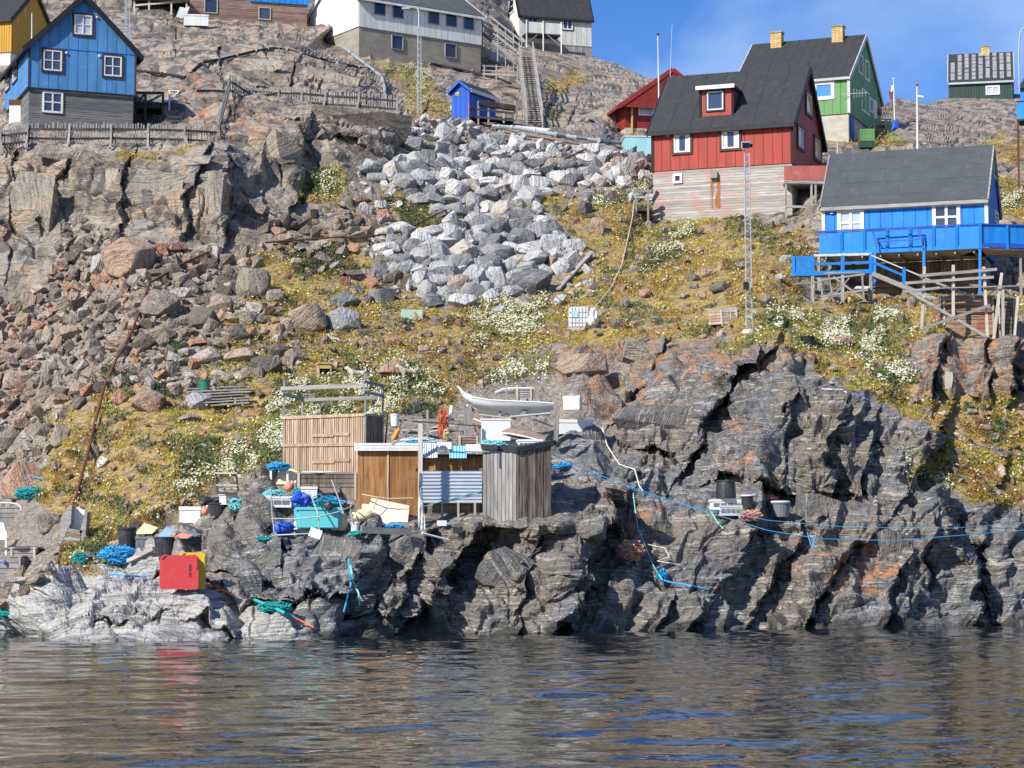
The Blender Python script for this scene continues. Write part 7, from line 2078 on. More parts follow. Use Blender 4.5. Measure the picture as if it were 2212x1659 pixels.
strips(Face(S2.pt(0, 0, -.3), S2.e, S2.n), [(b0, u0 - .5), (b1, u0 - .5), (b1, S2.pix(1000, 1090)[1]), (b0, S2.pix(1000, 1090)[1])], 'grey_brown_plank', .16, wg, 'plank', 1, .012, .04)
MB().obox(S2.pt(b0 - .05, u1, -.25), S2.e * (b1 - b0 + .08), Vector((0, 1.8, 0)), zv_(.07)).build('side_roof', 'dark_wood', rt)
def corrug(fc, r_, amp, waves, along, mat, name, parent, off, sag=0.0):
    x0, y0, x1, y1 = r_; m = MB(); nw = waves * 6; rows = []
    for i in range(nw + 1):
        f = i / nw; d = off + amp * math.sin(f * waves * 2 * math.pi)
        if along == 'h': rows.append([fc.pt(x0 + (x1 - x0) * j / 4, y0 + (y1 - y0) * f, d) for j in range(5)])
        else: rows.append([fc.pt(x0 + (x1 - x0) * f, y0 + (y1 - y0) * j / 4, d + sag * (1 - j / 4)) for j in range(5)])
    m.sheet(rows); m.sheet([[p - fc.n * .012 for p in r] for r in rows])
    o = m.build(name, mat, parent, True); return o
corrug(S2, R2(S2, 913, 1017, 1041, 1087), .022, 9, 'h', 'corrugated_metal', 'corrugated_sheet', rt, .06)
for rc, mt_ in (((914, 957, 945, 989), 'corrugated_metal'), ((944, 955, 975, 972), 'white_paint'), ((971, 963, 1008, 990), 'corrugated_blue'), ((1006, 960, 1040, 979), 'white_paint')):
    corrug(S2, R2(S2, *rc), .014, 6, 'v', mt_, 'roof_sheet', rt, .02, .12)
for U in (955, 990, 1026): bar(S2, rt, U, 1140, U, 1086, .07, 'grey_wood_v', 'stud', .05)
lp = bar(S2, rt, 914, 1094, 1042, 1060, .02, 'teal_rope', 'tie_rope', .1)

C3 = P(1116, 1122, 71.5)
fL = Face(C3, (-.985, .17, 0), (-.17, -.985, 0)); fR_ = Face(C3, (.90, .44, 0), (.44, -.90, 0))
rt = root('grey_plank_shed', C3, 'flat-roofed shed of dark weathered vertical planks with a felt roof edge', 'shed')
lenL = fL.pix(1043, 1100)[0]; lenR = fR_.pix(1190, 1100)[0]
hL = fL.pix(1116, 978)[1]; hR = fR_.pix(1190, 962)[1]; hL2 = fL.pix(1043, 970)[1]
Bk = -(fL.n + fR_.n).normalized() * 1.5
m = MB()
pL, pR = fL.pt(lenL, 0), fR_.pt(lenR, 0)
m.prism([C3 + Vector((0, .04, -.2)), pL + Vector((.02, .03, -.2)), pL + Vector((1.6, 1.5, -.2)), pR + Vector((-.02, .03, -.2))], zv_(min(hL, hR) + .15)).build('core', 'dark_wood', rt)
wl_ = wallpart(fL, [(0, -.22), (lenL, -.22), (lenL, hL2), (0, hL)], 'dark_wood', rt, .04); strips(fL, [(0, -.22), (lenL, -.22), (lenL, hL2), (0, hL)], 'grey_wood_v', .12, wl_, 'plank', gap=.014, th=.03, jit=.008, seed=8)
wr_ = wallpart(fR_, [(0, -.22), (lenR, -.22), (lenR, hR), (0, hL)], 'dark_wood', rt, .04); strips(fR_, [(0, -.22), (lenR, -.22), (lenR, hR), (0, hL)], 'grey_brown_plank', .095, wr_, 'plank', gap=.016, th=.03, jit=.010, seed=9)
MB().prism([fL.pt(-.02, hL, .08), fL.pt(lenL + .05, hL2, .08), fL.pt(lenL, hL2 + .1, -1.6), pR + zv_(hR) + Vector((.2, .9, .05)), fR_.pt(lenR + .06, hR, .08), fR_.pt(-.03, hL, .09)], zv_(.16)).build('roof', 'roof_felt', rt)

# pole with the white tarpaulin
tp = root('tarpaulin_post', P(908, 1158, 70.8), 'pale timber post with a white tarpaulin draped down to the rock', 'post')
fT = Face(P(908, 1150, 70.9), (1, 0, 0), (0, -1, 0))
bar(fT, tp, 908, 1150, 908, 908, .14, 'pale_wood', 'post'); bar(fT, tp, 890, 910, 1041, 921, .035, 'dark_wood', 'cross_pole', .08); bar(fT, tp, 847, 961, 902, 914, .07, 'grey_wood', 'strut', -.1)
bar(fT, tp, 1037, 962, 1037, 919, .05, 'grey_wood_v', 'end_post')
rows = []
for k in range(10):
    f = k / 9; V = 1020 + 138 * f
    wdt = 3 + 14 * f ** .8 + (22 if k == 9 else 0)
    rows.append([P(908 + wdt * (j / 6 - .55) + (4 * f), V + (2 if j % 2 else 0), 70.75 - .10 * math.sin(j * 2.2 + k) - .25 * f) for j in range(7)])
MB().sheet(rows).build('tarpaulin', 'white_paint', tp, True)
fold = root('fallen_pole', P(905, 1163, 70.3), 'white pole lying on the rock at the foot of the tarpaulin', 'pole')
MB().tube([gp(912, 1152, .3), gp(968, 1166, .3)], .035, 6).build('pole', 'white_plastic', fold)

# ------------------------------------------------------------------ nets, ropes, tubs: kits
def net(name, U, V, w, h, mat, label, strands=46, seed=0, D=None, mat2=None, cat='net', fwd=.25):
    r = random.Random(seed)
    c = P(U, V, D) if D else gp(U, V + h * .4, fwd); c = P(U, V, c.y)
    s_ = pxm(c.y); rx, rz = w * s_ / 2, h * s_ / 2
    rt_ = root(name, c - zv_(rz), label, cat)
    lump('heap', c - zv_(rz * .15), rx * .82, rx * .5, rz * .75, 'dark_' + mat, None, None, seed, 3, .6, rt_)  # dark core with the shade among the strands painted into it
    for grp, mm in enumerate([mat] + ([mat2] if mat2 else [])):
        m = MB()
        for k in range(int(strands * 1.5) // (1 if not mat2 else 2)):
            a, t_ = r.uniform(0, 6.28), r.uniform(-.9, 1)
            pts = []
            for j in range(7):
                a += r.uniform(.12, .5); t_ = max(-1, min(1, t_ + r.uniform(-.35, .35)))
                rr = math.sqrt(max(.05, 1 - t_ * t_ * .8)) * r.uniform(.8, 1.2)
                pts.append(c + Vector((rx * rr * math.cos(a) + r.gauss(0, .10) * rx, rx * .62 * rr * math.sin(a), rz * t_ * .95 + r.gauss(0, .12) * rz)))
            m.tube(pts, r.uniform(.009, .022), 3)
        o = m.build('strands', mm, rt_); o['kind'] = 'stuff'
    return rt_
def rope(pts, r, mat, label, name='rope', D=None, fwd=.12, sag=0.0):
    if D is None: ln = ground_line(pts, fwd=fwd, sub=4)
    else:
        ln = []
        for k in range(len(pts) - 1):
            for j in range(5):
                f = j / 5; U = pts[k][0] + (pts[k + 1][0] - pts[k][0]) * f; V = pts[k][1] + (pts[k + 1][1] - pts[k][1]) * f
                ln.append(P(U, V + sag * 4 * f * (1 - f), D[k] + (D[k + 1] - D[k]) * f))
        ln.append(P(*pts[-1], D[-1]))
    o = MB().tube(ln, r, 5).build(name, mat); setprops(o, label, 'rope'); return o
def tub(name, U, V, w, h, mat, label, tap=.86, rim=True, D=None, lid=None, n=18, fwd=.2, group=None, tilt=0, cat='tub', handles=0):
    c = P(U, V + h / 2, D) if D else gp(U, V + h / 2, fwd); s_ = pxm(c.y); r, hh = w * s_ / 2, h * s_
    rt_ = root(name, c, label, cat, group)
    ax = Vector((math.sin(tilt), 0, math.cos(tilt)))
    m = MB().lathe(c, [(r * tap, -.04), (r * tap, 0), (r * (tap + .4 * (1 - tap)), hh * .45), (r * .985, hh * .94), (r * .99, hh), (r * .9, hh), (r * .8, hh * .2)], n, ax); m.build('shell', mat, rt_, False)
    if rim:
        m = MB(); m.lathe(c + ax * (hh * .9), [(r * .97, 0), (r * 1.06, .01), (r * 1.06, .05), (r * .97, .06)], n, ax); m.build('rim', mat, rt_)
    if lid: MB().lathe(c + ax * hh, [(r * 1.04, 0), (r * 1.04, .04), (r * .9, .06)], n, ax).build('lid', lid, rt_)
    for k in range(handles):
        a = -1.2 + 2.4 * k / max(1, handles - 1) - math.pi / 2
        p0 = c + ax * hh + Vector((math.cos(a) * r * .9, math.sin(a) * r * .9, 0)); MB().beam(p0, p0 + zv_(.09), .06).build('lug', mat, rt_)
    return rt_
def foam(name, U, V, w, h, label, mat='white_plastic', dep=.4, ang=.12, D=None, lidh=.25, fwd=.3, cat='box', slots=0):
    c = P(U, V + h / 2, D) if D else gp(U, V + h / 2, fwd); s_ = pxm(c.y); W, H = w * s_, h * s_
    rt_ = root(name, c, label, cat)
    e = Vector((math.cos(ang), math.sin(ang), 0)); b = Vector((-math.sin(ang), math.cos(ang), 0))
    MB().obox(c - e * W * .47 + zv_(-.06), e * W * .94, b * dep, zv_(H * (1 - lidh) + .06)).build('body', mat, rt_)
    MB().obox(c - e * W * .5 - b * .02 + zv_(H * (1 - lidh)), e * W, b * (dep + .04), zv_(H * lidh)).build('lid', mat, rt_)
    for k in range(slots):
        MB().obox(c - e * W * .44 + e * (W * .88 * k / slots) - b * .012 + zv_(H * .12), e * (W * .88 / slots - .03), b * .02, zv_(H * .45)).build('slot', 'grey_plastic', rt_)
    return rt_
def canister(U, V, w, h, mat, label, name='jerry_can', ang=0.1, D=None, fwd=.25, lie=False, cat='canister'):
    c = P(U, V + h / 2, D) if D else gp(U, V + h / 2, fwd); s_ = pxm(c.y); W, H = w * s_, h * s_
    rt_ = root(name, c, label, cat)
    bm = bmesh.new(); bmesh.ops.create_cube(bm, size=1); bmesh.ops.bevel(bm, geom=bm.edges[:], offset=.16, segments=2, affect='EDGES')
    q = Matrix.Rotation(ang, 3, 'Z')
    vs = [q @ Vector((v.co.x * W, v.co.y * W * .7, (v.co.z + .48) * H)) for v in bm.verts]; bm.verts.index_update(); fs = [[v.index for v in f.verts] for f in bm.faces]; bm.free()
    mesh_obj('can_body', vs, fs, mat, rt_, True)
    top = c + q @ Vector((W * .28, 0, H * .95)) if not lie else c + q @ Vector((W * .5, 0, H * .6))
    MB().lathe(top, [(.035, 0), (.035, .06), (.02, .07)], 8, (0, 0, 1) if not lie else (1, 0, 0)).build('cap', 'white_plastic', rt_)
    MB().tube([c + q @ Vector((-W * .3, 0, H * .95)), c + q @ Vector((-W * .2, 0, H * 1.05)), c + q @ Vector((W * .05, 0, H * 1.05)), c + q @ Vector((W * .12, 0, H * .95))], .02, 5).build('handle', mat, rt_)
    return rt_

# ------------------------------------------------------------------ red and yellow fish tubs on the skerry
def fishtub(name, fc, U0, V0, U1, V1, mat, label, dep, off, text=False):
    x0, y0, x1, y1 = fc.rect(U0, V0, U1, V1)
    rt_ = root(name, fc.pt((x0 + x1) / 2, y0, off), label, 'fish tub')
    def octa(x0, y0, x1, y1, c): return [(x0 + c, y0), (x1 - c, y0), (x1, y0 + c), (x1, y1 - c), (x1 - c, y1), (x0 + c, y1), (x0, y1 - c), (x0, y0 + c)]
    MB().prism([fc.pt(x, y - .06, off) for x, y in octa(x0, y0, x1, y1, .045)], fc.n * -.10).build('base', mat, rt_)
    MB().prism([fc.pt(x, y - .05, off - .10) for x, y in octa(x0 + .05, y0 + .03, x1 - .05, y1 - .05, .06)], fc.n * -dep).build('body', mat, rt_)
    MB().prism([fc.pt(x, y - .05, off - .10 - dep) for x, y in octa(x0 - .01, y0, x1 + .01, y1 + .01, .08)], fc.n * -.07).build('rim', mat, rt_)
    for (xa, ya, xb, yb) in ((x0 + .02, y1 - .14, x0 + .14, y1 - .02), (x1 - .02, y1 - .14, x1 - .14, y1 - .02)):
        MB().beam(fc.pt(xa, ya, off + .012), fc.pt(xb, yb, off + .012), .05, .03, fc.n).build('corner_rib', mat, rt_)
    MB().beam(fc.pt(x1 - .06, y1 - .16, off + .01), fc.pt(x1 - .06, y1 - .42, off + .01), .05, .025, fc.n).build('corner_rib', mat, rt_)
    if text:
        cx, cy, hh = x1 - .235, y0 + (y1 - y0) * .5, .052
        G5 = {'S': [((0, 2), (1, 2)), ((0, 2), (0, 1)), ((0, 1), (1, 1)), ((1, 1), (1, 0)), ((1, 0), (0, 0))], 'A': [((0, 0), (.5, 2)), ((.5, 2), (1, 0)), ((.25, 1), (.75, 1))], 'E': [((0, 0), (0, 2)), ((0, 2), (1, 2)), ((0, 1), (1, 1)), ((0, 0), (1, 0))], 'P': [((0, 0), (0, 2)), ((0, 2), (1, 2)), ((1, 2), (1, 1)), ((1, 1), (0, 1))], 'L': [((0, 2), (0, 0)), ((0, 0), (1, 0))], 'T': [((0, 2), (1, 2)), ((.5, 2), (.5, 0))]}
        for k, ch in enumerate('SAEPLAST'):
            m = MB()
            for (p, q) in G5[ch]:
                f = lambda v: fc.pt(cx + (v[1] - 1) * .03, cy + .17 - k * .045 - v[0] * .030, off + .006)
                m.beam(f(p), f(q), .009, .008, fc.n)
            m.build('letter', 'brown_cloth', rt_)
    return rt_
D_ = G(390, 1272)[0].y - .1
fcr = Face(P(390, 1272, D_), (.985, .17, 0), (.17, -.985, 0))
fishtub('fish_tub', fcr, 346, 1196, 428, 1268, 'red_plastic', 'faded red fish tub tipped on its side above the water', .55, .35, True)
fishtub('fish_tub', fcr, 388, 1190, 446, 1268, 'yellow_plastic', 'yellow fish tub tipped on its side behind the red one', .5, -.45)

# ------------------------------------------------------------------ gear at the left of the sheds
tub('waste_bin', 274, 1164, 42, 48, 'black_plastic', 'tall black barrel with lugged rim standing by the grey crate', .82, handles=5, cat='barrel')
foam('fish_crate', 311, 1171, 38, 24, 'grey fish crate between two black barrels', 'grey_plastic', .5, slots=4, cat='crate')
tub('barrel', 356, 1180, 48, 40, 'black_plastic', 'wide black tub with a rope end hanging over its rim', .84, cat='tub')
net('rope_heap', 256, 1200, 76, 40, 'blue_rope', 'heap of thick bright blue rope spilling over the rock', 50, 1, cat='rope heap')
net('net_heap', 172, 1208, 30, 26, 'teal_rope', 'small bundle of teal netting on the rock near the rusty pipe', 30, 2)
lump('dark_tarp', gp(197, 1206, .3), .28, .25, .16, 'tarp_grey', 'crumpled dark grey tarpaulin beside the teal netting', 'tarpaulin', 5, 3, .5)
pk = root('plank', gp(310, 1200, .3), 'thick grey beam lying under the grey fish crate', 'beam'); MB().beam(gp(278, 1212, .35), gp(334, 1185, .35), .18, .12).build('board', 'grey_wood', pk)
for k, (U, V, w, h, mt_, lb) in enumerate([(316, 1142, 44, 22, 'cream_plastic', 'cream open plastic box tipped over behind the barrels'), (366, 1150, 50, 22, 'dull_blue', 'bent dull blue sheet lying among the debris behind the barrels'), (395, 1158, 40, 10, 'coral_plastic', 'small coral coloured board lying by the blue sheet'), (412, 1155, 40, 8, 'grey_plastic', 'flat grey panel lying on the rock beyond the black tub')]):
    c = gp(U, V + h / 2, .35); s_ = pxm(c.y)
    o = root('debris_sheet', c, lb, 'debris'); MB().prism([c + Vector((-w * s_ / 2, 0, 0)), c + Vector((w * s_ * .3, -.1, 0)), c + Vector((w * s_ * .5, .15, h * s_ * .55)), c + Vector((-w * s_ * .2, .3, h * s_))], (0, .04, .03)).build('sheet', mt_, o)
foam('foam_box', 410, 1110, 48, 32, 'open white foam box on the rock edge beside an orange can')
canister(443, 1104, 16, 18, 'coral_plastic', 'faded orange can between the foam box and a black tub')
tub('barrel', 470, 1100, 40, 25, 'black_plastic', 'low black tub under a torn black tarpaulin', .86)
tub('barrel', 512, 1098, 36, 28, 'black_plastic', 'low black tub with turquoise rope spilling over its edge', .86)
net('rope_heap', 512, 1090, 32, 26, 'pale_teal_rope', 'turquoise rope draped over a low black tub', 26, 3, D=G(512, 1112)[0].y - .45, cat='rope heap')
lump('black_tarp', gp(455, 1088, .1), .42, .3, .22, 'black_plastic', 'torn black tarpaulin behind the low black tubs', 'tarpaulin', 6, 3, .55)
foam('foam_box', 503, 1075, 62, 22, 'long white foam lid lying above the turquoise rope', dep=.5)
# sled
g = gp(520, 1064, .1); s_ = pxm(g.y)
sl_ = root('dog_sled', g, 'dark wooden dog sled with two upright handle posts and a cross bar', 'sled')
rows = [(468, 1064), (500, 1066), (540, 1064), (565, 1056), (578, 1040), (582, 1030)]
for off in (0, .55):
    MB().tube([P(U, V, g.y + off) for U, V in rows], .045, 6).build('runner', 'brown_cloth', sl_)
for k in range(6):
    U = 474 + 15 * k; MB().obox(P(U, 1057, g.y - .05), (.13, 0, 0), (0, .68, 0), (0, 0, .03)).build('slat', 'pale_wood', sl_)
for U, U2 in ((470, 467), (514, 509)): MB().beam(P(U, 1062, g.y), P(U2, 1012, g.y), .06).build('handle_post', 'dark_wood', sl_)
for V in (1022, 1048): MB().beam(P(466, V, g.y - .02), P(513, V, g.y - .02), .05).build('cross_bar', 'pale_wood', sl_)
# aqua tub, frame, bags
g = gp(688, 1136, .35); s_ = pxm(g.y)
at_ = root('insulated_tub', g, 'square aqua plastic tub heaped with nets and a blue bag', 'tub')
bm = bmesh.new(); bmesh.ops.create_cube(bm, size=1); bmesh.ops.bevel(bm, geom=bm.edges[:], offset=.05, segments=2, affect='EDGES'); bm.verts.index_update()
W, H = 98 * s_, 46 * s_; q = Matrix.Rotation(.16, 3, 'Z')
vs = [q @ Vector((v.co.x * W * (.93 + .07 * (v.co.z + .5)), v.co.y * W * .8 + W * .4, (v.co.z + .5) * H - .08)) for v in bm.verts]; fs = [[v.index for v in f.verts] for f in bm.faces]; bm.free()
mesh_obj('shell', vs, fs, 'aqua_plastic', at_)
MB().obox(g + q @ Vector((-W / 2 - .02, -.03, H - .16)), q @ Vector((W + .04, 0, 0)), q @ Vector((0, .05, 0)), zv_(.08)).build('rim', 'aqua_plastic', at_)
lump('plastic_sack', P(652, 1082, g.y + .2), 20 * s_, .28, 17 * s_, 'blue_plastic', 'bright blue plastic sack on the aqua tub', 'sack', 8, 3, .45)
net('net_heap', 704, 1086, 62, 30, 'teal_rope', 'heap of teal and blue netting on the aqua tub', 44, 9, D=g.y + .3, mat2='blue_rope')
lump('black_sack', P(708, 1092, g.y - .05), 11 * s_, .15, 11 * s_, 'black_plastic', 'small black sack lying on the netting of the aqua tub', 'sack', 10, 2, .3)
fm = root('boat_trolley', gp(620, 1155, .4), 'bent galvanised tube frame standing round the aqua tub', 'frame')
Df = g.y - .55
def tb(pts, r=.022): MB().tube([P(U, V, d) for U, V, d in pts], r, 6).build('tube', 'galvanised', fm)
tb([(585, 1052, Df), (588, 1110, Df), (592, 1148, Df), (600, 1156, Df), (640, 1154, Df - .1), (685, 1152, Df - .1), (690, 1144, Df), (687, 1110, Df), (668, 1060, Df + .3)])
tb([(586, 1120, Df), (640, 1121, Df - .1), (690, 1116, Df - .1), (730, 1106, Df), (757, 1095, Df + .3), (760, 1088, Df + .6), (745, 1084, Df + .9)])
tb([(716, 1036, Df + .5), (732, 1078, Df + .4), (742, 1110, Df + .3)]); tb([(757, 1096, Df + .3), (762, 1130, Df + .3)])
net('blue_net_bundle', 602, 1008, 44, 18, 'blue_rope', 'rolled bright blue net lying on two short posts', 40, 11, D=gp(602, 1050).y)
st_ = root('net_stand', gp(602, 1056, 0), 'two short white posts carrying a rolled blue net', 'stand')
for U in (585, 621): MB().beam(P(U, 1056, gp(602, 1050).y + .02), P(U, 1004, gp(602, 1050).y + .02), .07).build('post', 'white_plastic', st_)
MB().beam(P(583, 1014, gp(602, 1050).y + .02), P(623, 1014, gp(602, 1050).y + .02), .05).build('cross_bar', 'white_plastic', st_)
o = root('leaning_board', gp(622, 1050, .1), 'curved yellowish board leaning behind the rolled blue net', 'board'); c = gp(622, 1046, .05)
MB().prism([c + Vector((-.45, 0, 0)), c + Vector((.3, 0, 0)), c + Vector((.5, .3, .35)), c + Vector((.1, .3, .55)), c + Vector((-.35, .3, .5))], (0, .03, 0)).build('sheet', 'cream_plastic', o)
lb = crate('storage_box', 640, 1024, 772, 1062, gp(700, 1064, .2).y, 4, 'grey_brown_plank', 'long low box of weathered boards with a pale cloth over its lid', .9)
lump('cloth', P(690, 1022, gp(700, 1064, .2).y + .35), .75, .4, .07, 'white_plastic', 'pale cloth spread over the long low plank box', 'cloth', 12, 3, .25)
tub('basin', 716, 1074, 44, 14, 'black_plastic', 'wide shallow black basin behind the aqua tub', .8)
net('rope_heap', 592, 1068, 44, 18, 'pale_teal_rope', 'heap of turquoise rope below the rolled blue net', 34, 13, cat='rope heap')
foam('clear_crate', 600, 1082, 62, 20, 'pale see-through crate under the turquoise rope heap', 'tarp_grey' if False else 'white_plastic', .5, slots=3, cat='crate')
net('net_heap', 645, 1062, 24, 14, 'teal_rope', 'green net reel among the debris before the plank box', 24, 14)
canister(625, 1052, 20, 20, 'coral_plastic', 'dull red canister among the debris before the plank box')
foam('foam_box', 668, 1062, 36, 22, 'white box with a coil on its lid before the plank box', ang=.2)
canister(612, 1141, 44, 26, 'blue_plastic', 'blue plastic drum lying at the foot of the tube frame', 'plastic_drum', .2, lie=True, cat='drum')
lump('dark_sack', gp(578, 1140, .2), .22, .2, .16, 'black_plastic', 'black rubbish sack at the foot of the tube frame', 'sack', 15, 3, .4)
lump('white_float', gp(645, 1134, .25), .16, .16, .15, 'white_plastic', 'round white float beside the blue drum', 'float', 16, 3, .05)
lump('plastic_bag', gp(650, 1146, .2), .3, .2, .1, 'white_plastic', 'crumpled white plastic sheet on the rock before the aqua tub', 'bag', 17, 3, .5)
o = root('foam_board', gp(680, 1160, .3), 'square white board lying on the rock before the tube frame', 'board'); c = gp(680, 1164, .35)
MB().prism([c + Vector((-.2, 0, .1)), c + Vector((.16, -.1, -.02)), c + Vector((.22, .1, .22)), c + Vector((-.12, .15, .34))], (0, .03, .02)).build('sheet', 'white_plastic', o)
canister(722, 1132, 20, 26, 'cream_plastic', 'cream jerry can against the aqua tub'); canister(738, 1128, 24, 34, 'cream_plastic', 'larger cream jerry can beside the smaller one'); canister(733, 1118, 26, 20, 'white_plastic', 'white can behind the cream jerry cans')
tub('bucket', 767, 1139, 20, 18, 'white_plastic', 'small white bucket below the yellow canister', .85, cat='bucket')
canister(786, 1114, 50, 22, 'cream_plastic', 'long pale yellow canister lying before the plywood sheets', 'yellow_canister', .1, lie=True)
o = root('plywood_sheets', gp(835, 1138, .3), 'pale plywood sheets leaning against the brown shed', 'plywood'); c = P(838, 1140, 71.0)
MB().prism([P(784, 1106, 71.2), P(806, 1139, 70.9), P(880, 1140, 70.8), P(884, 1092, 71.4), P(802, 1075, 71.45), P(798, 1088, 71.4)], (0, .03, 0)).build('sheet', 'pale_ply', o)
MB().prism([P(782, 1088, 71.45), P(780, 1110, 71.3), P(800, 1110, 71.3), P(802, 1090, 71.45)], (0, .03, 0)).build('sheet', 'pale_ply', o)
o = root('tie_line', P(786, 1070, 71.2), 'pale line tied across the front of the leaning plywood', 'rope'); MB().tube([P(782, 1068, 71.3), P(810, 1073, 71.0), P(840, 1077, 71.0), P(893, 1076, 71.0)], .018, 5).build('line', 'straw_rope', o); MB().tube([P(815, 1074, 71.0), P(806, 1100, 70.95)], .018, 4).build('line_end', 'straw_rope', o)
o = root('plank', gp(835, 1148, .4), 'long grey plank lying below the leaning plywood', 'plank'); MB().beam(gp(780, 1144, .4), gp(888, 1150, .4), .12, .20).build('board', 'grey_wood', o)
net('rope_heap', 850, 1137, 46, 10, 'blue_rope', 'blue rope lying along the plank below the plywood', 26, 18, cat='rope heap')
o = root('tool_case', gp(988, 1150, .3), 'small black tool case on the rock below the corrugated sheet', 'case'); c = gp(988, 1152, .3)
MB().obox(c + Vector((-.14, 0, 0)), (.30, 0, 0), (0, .12, 0), (0, 0, .2)).build('case', 'black_plastic', o); MB().tube([c + Vector((-.05, 0, .2)), c + Vector((-.03, 0, .25)), c + Vector((.07, 0, .25)), c + Vector((.09, 0, .2))], .014, 5).build('handle', 'black_plastic', o)
o = root('cinder_block', gp(958, 1132, .2), 'white block with loose boards under the corrugated sheet', 'block'); c = gp(955, 1136, .2)
MB().obox(c + Vector((-.16, 0, 0)), (.3, 0, 0), (0, .2, 0), (0, 0, .17)).build('block', 'aged_white_paint', o); MB().beam(c + Vector((.15, 0, .05)), c + Vector((.55, .05, .14)), .1, .05).build('board', 'grey_wood', o)
net('teal_net', 768, 1152, 26, 10, 'teal_rope', 'scrap of teal net on the rock edge below the white bucket', 20, 19)
net('net_scrap', 575, 1163, 40, 14, 'teal_rope', 'thin teal line scattered on the rock below the tube frame', 12, 20)

# ------------------------------------------------------------------ on and behind the sheds
net('net_heap', 905, 956, 92, 18, 'blue_rope', 'pale blue netting heaped on the roof of the plywood shed', 60, 21, D=72.3, mat2='white_rope')
net('net_heap', 1064, 960, 52, 16, 'pale_teal_rope', 'turquoise line heaped on the grey plank shed roof', 50, 22, D=72.0)
foam('fish_box', 1146, 958, 54, 18, 'white plastic fish box lying on the grey plank shed roof', D=72.0, dep=.55, slots=5)
# boat rack
Dk = 82.0
rb = root('boat_rack', gp(1090, 950, 0), 'weathered timber rack carrying the white boats behind the sheds', 'rack')
fB = Face(P(1090, 940, Dk), (1, 0, 0), (0, -1, 0))
for (U0, V0, U1, V1, w_, o_) in ((1015, 958, 1015, 858, .12, .4), (1040, 930, 1037, 880, .10, .2), (1094, 915, 1094, 812, .06, .5), (1160, 915, 1160, 852, .09, .45), (1112, 917, 1150, 870, .13, .6), (1020, 888, 1100, 890, .08, .3), (1075, 920, 1085, 870, .11, .5), (1090, 888, 1130, 918, .09, .3), (1198, 961, 1203, 886, .15, 2.0), (1020, 962, 1005, 880, .07, -.3)):
    bar(fB, rb, U0, V0, U1, V1, w_, 'grey_wood_v', 'timber', o_)
for k in range(8): bar(fB, rb, 1028 + 9 * k, 930, 1030 + 9 * k, 878, .12, 'grey_brown_plank' if k % 2 else 'tan_plank', 'back_board', -.6)
def hull_boat(name, stations, mat, label, deck=None, cat='boat'):
    """stations: (U, V of the sheer, depth below in units, half beam in metres, distance)"""
    rt_ = root(name, P(stations[0][0], stations[0][1], stations[0][4]), label, cat)
    rows = []
    for U, V, dp, hb, d in stations:
        s_ = pxm(d); c = P(U, V, d); h_ = dp * s_
        rows.append([c + Vector((0, -hb, 0)), c + Vector((0, -hb * .92, -h_ * .45)), c + Vector((0, -hb * .5, -h_ * .9)), c + Vector((0, 0, -h_)), c + Vector((0, hb * .5, -h_ * .9)), c + Vector((0, hb * .92, -h_ * .45)), c + Vector((0, hb, 0))])
    MB().sheet(rows).build('hull', mat, rt_, True)
    rim = MB().tube([r[0] for r in rows], .03, 5); rim.build('gunwale', 'white_plastic', rt_)
    MB().tube([r[-1] for r in rows], .03, 5).build('gunwale', 'white_plastic', rt_)
    MB().sheet([[r[0] - zv_(.06), r[-1] - zv_(.06)] for r in rows]).build('deck', deck or mat, rt_)
    for k in range(1, len(rows) - 1, 2): MB().beam(rows[k][0], rows[k][-1], .08, .03).build('thwart', 'grey_wood', rt_)
    e = MB(); e.v = [Vector(p) for p in rows[-1]]; e.f = [tuple(range(7))]; e.build('transom', mat, rt_)
    return rt_
hull_boat('wooden_boat', [(988, 834, 2, .03, Dk - .5), (1003, 850, 12, .16, Dk - .5), (1025, 860, 18, .3, Dk - .5), (1060, 866, 20, .38, Dk - .5), (1100, 868, 18, .40, Dk - .5), (1150, 870, 16, .40, Dk - .5), (1196, 873, 12, .34, Dk - .5)], 'white_plastic', 'long narrow white boat with an upswept bow on the timber rack')
hull_boat('skiff', [(1070, 848, 2, .05, Dk + 1.2), (1085, 842, 8, .3, Dk + 1.2), (1110, 840, 12, .42, Dk + 1.2), (1152, 841, 10, .4, Dk + 1.2)], 'white_plastic', 'short white skiff lying behind the long narrow boat')
hull_boat('wooden_boat', [(1008, 876, 2, .04, Dk - .2), (1030, 882, 9, .25, Dk - .2), (1070, 886, 13, .36, Dk - .2), (1120, 888, 13, .38, Dk - .2), (1190, 884, 12, .34, Dk - .2)], 'white_plastic', 'second white hull lying low in the timber rack under the long boat')
for k_, (U0, V0, U1, V1, mt_) in enumerate([(1022, 905, 1088, 930, 'white_plastic'), (1100, 900, 1190, 892, 'aged_white_paint'), (1035, 895, 1110, 905, 'pale_wood'), (1150, 905, 1206, 925, 'aged_white_paint'), (1060, 942, 1110, 934, 'pale_wood')]):
    o = root('loose_board', P(U0, V0, 80.5), ['white board sloping under the boat rack', 'long white board lying along the foot of the boat rack', 'pale board leaning under the bow of the long boat', 'short white board beside the tall pale post', 'pale board lying behind the turquoise line heap'][k_], 'board')
    MB().beam(P(U0, V0, 80.5 + .2 * k_), P(U1, V1, 80.6 + .2 * k_), .22, .05).build('board', mt_, o)
hull_boat('upturned_boat', [(1083, 936, -4, .05, 76.5), (1100, 938, -14, .3, 76.5), (1130, 944, -18, .45, 76.5), (1178, 956, -16, .42, 76.5)], 'brown_boards', 'brown wooden boat lying upturned behind the grey plank shed')
crate('plank_crate', 1113, 842, 1151, 862, Dk + .3, 4, 'grey_wood_v', 'small grey crate standing on the boat rack', .6)
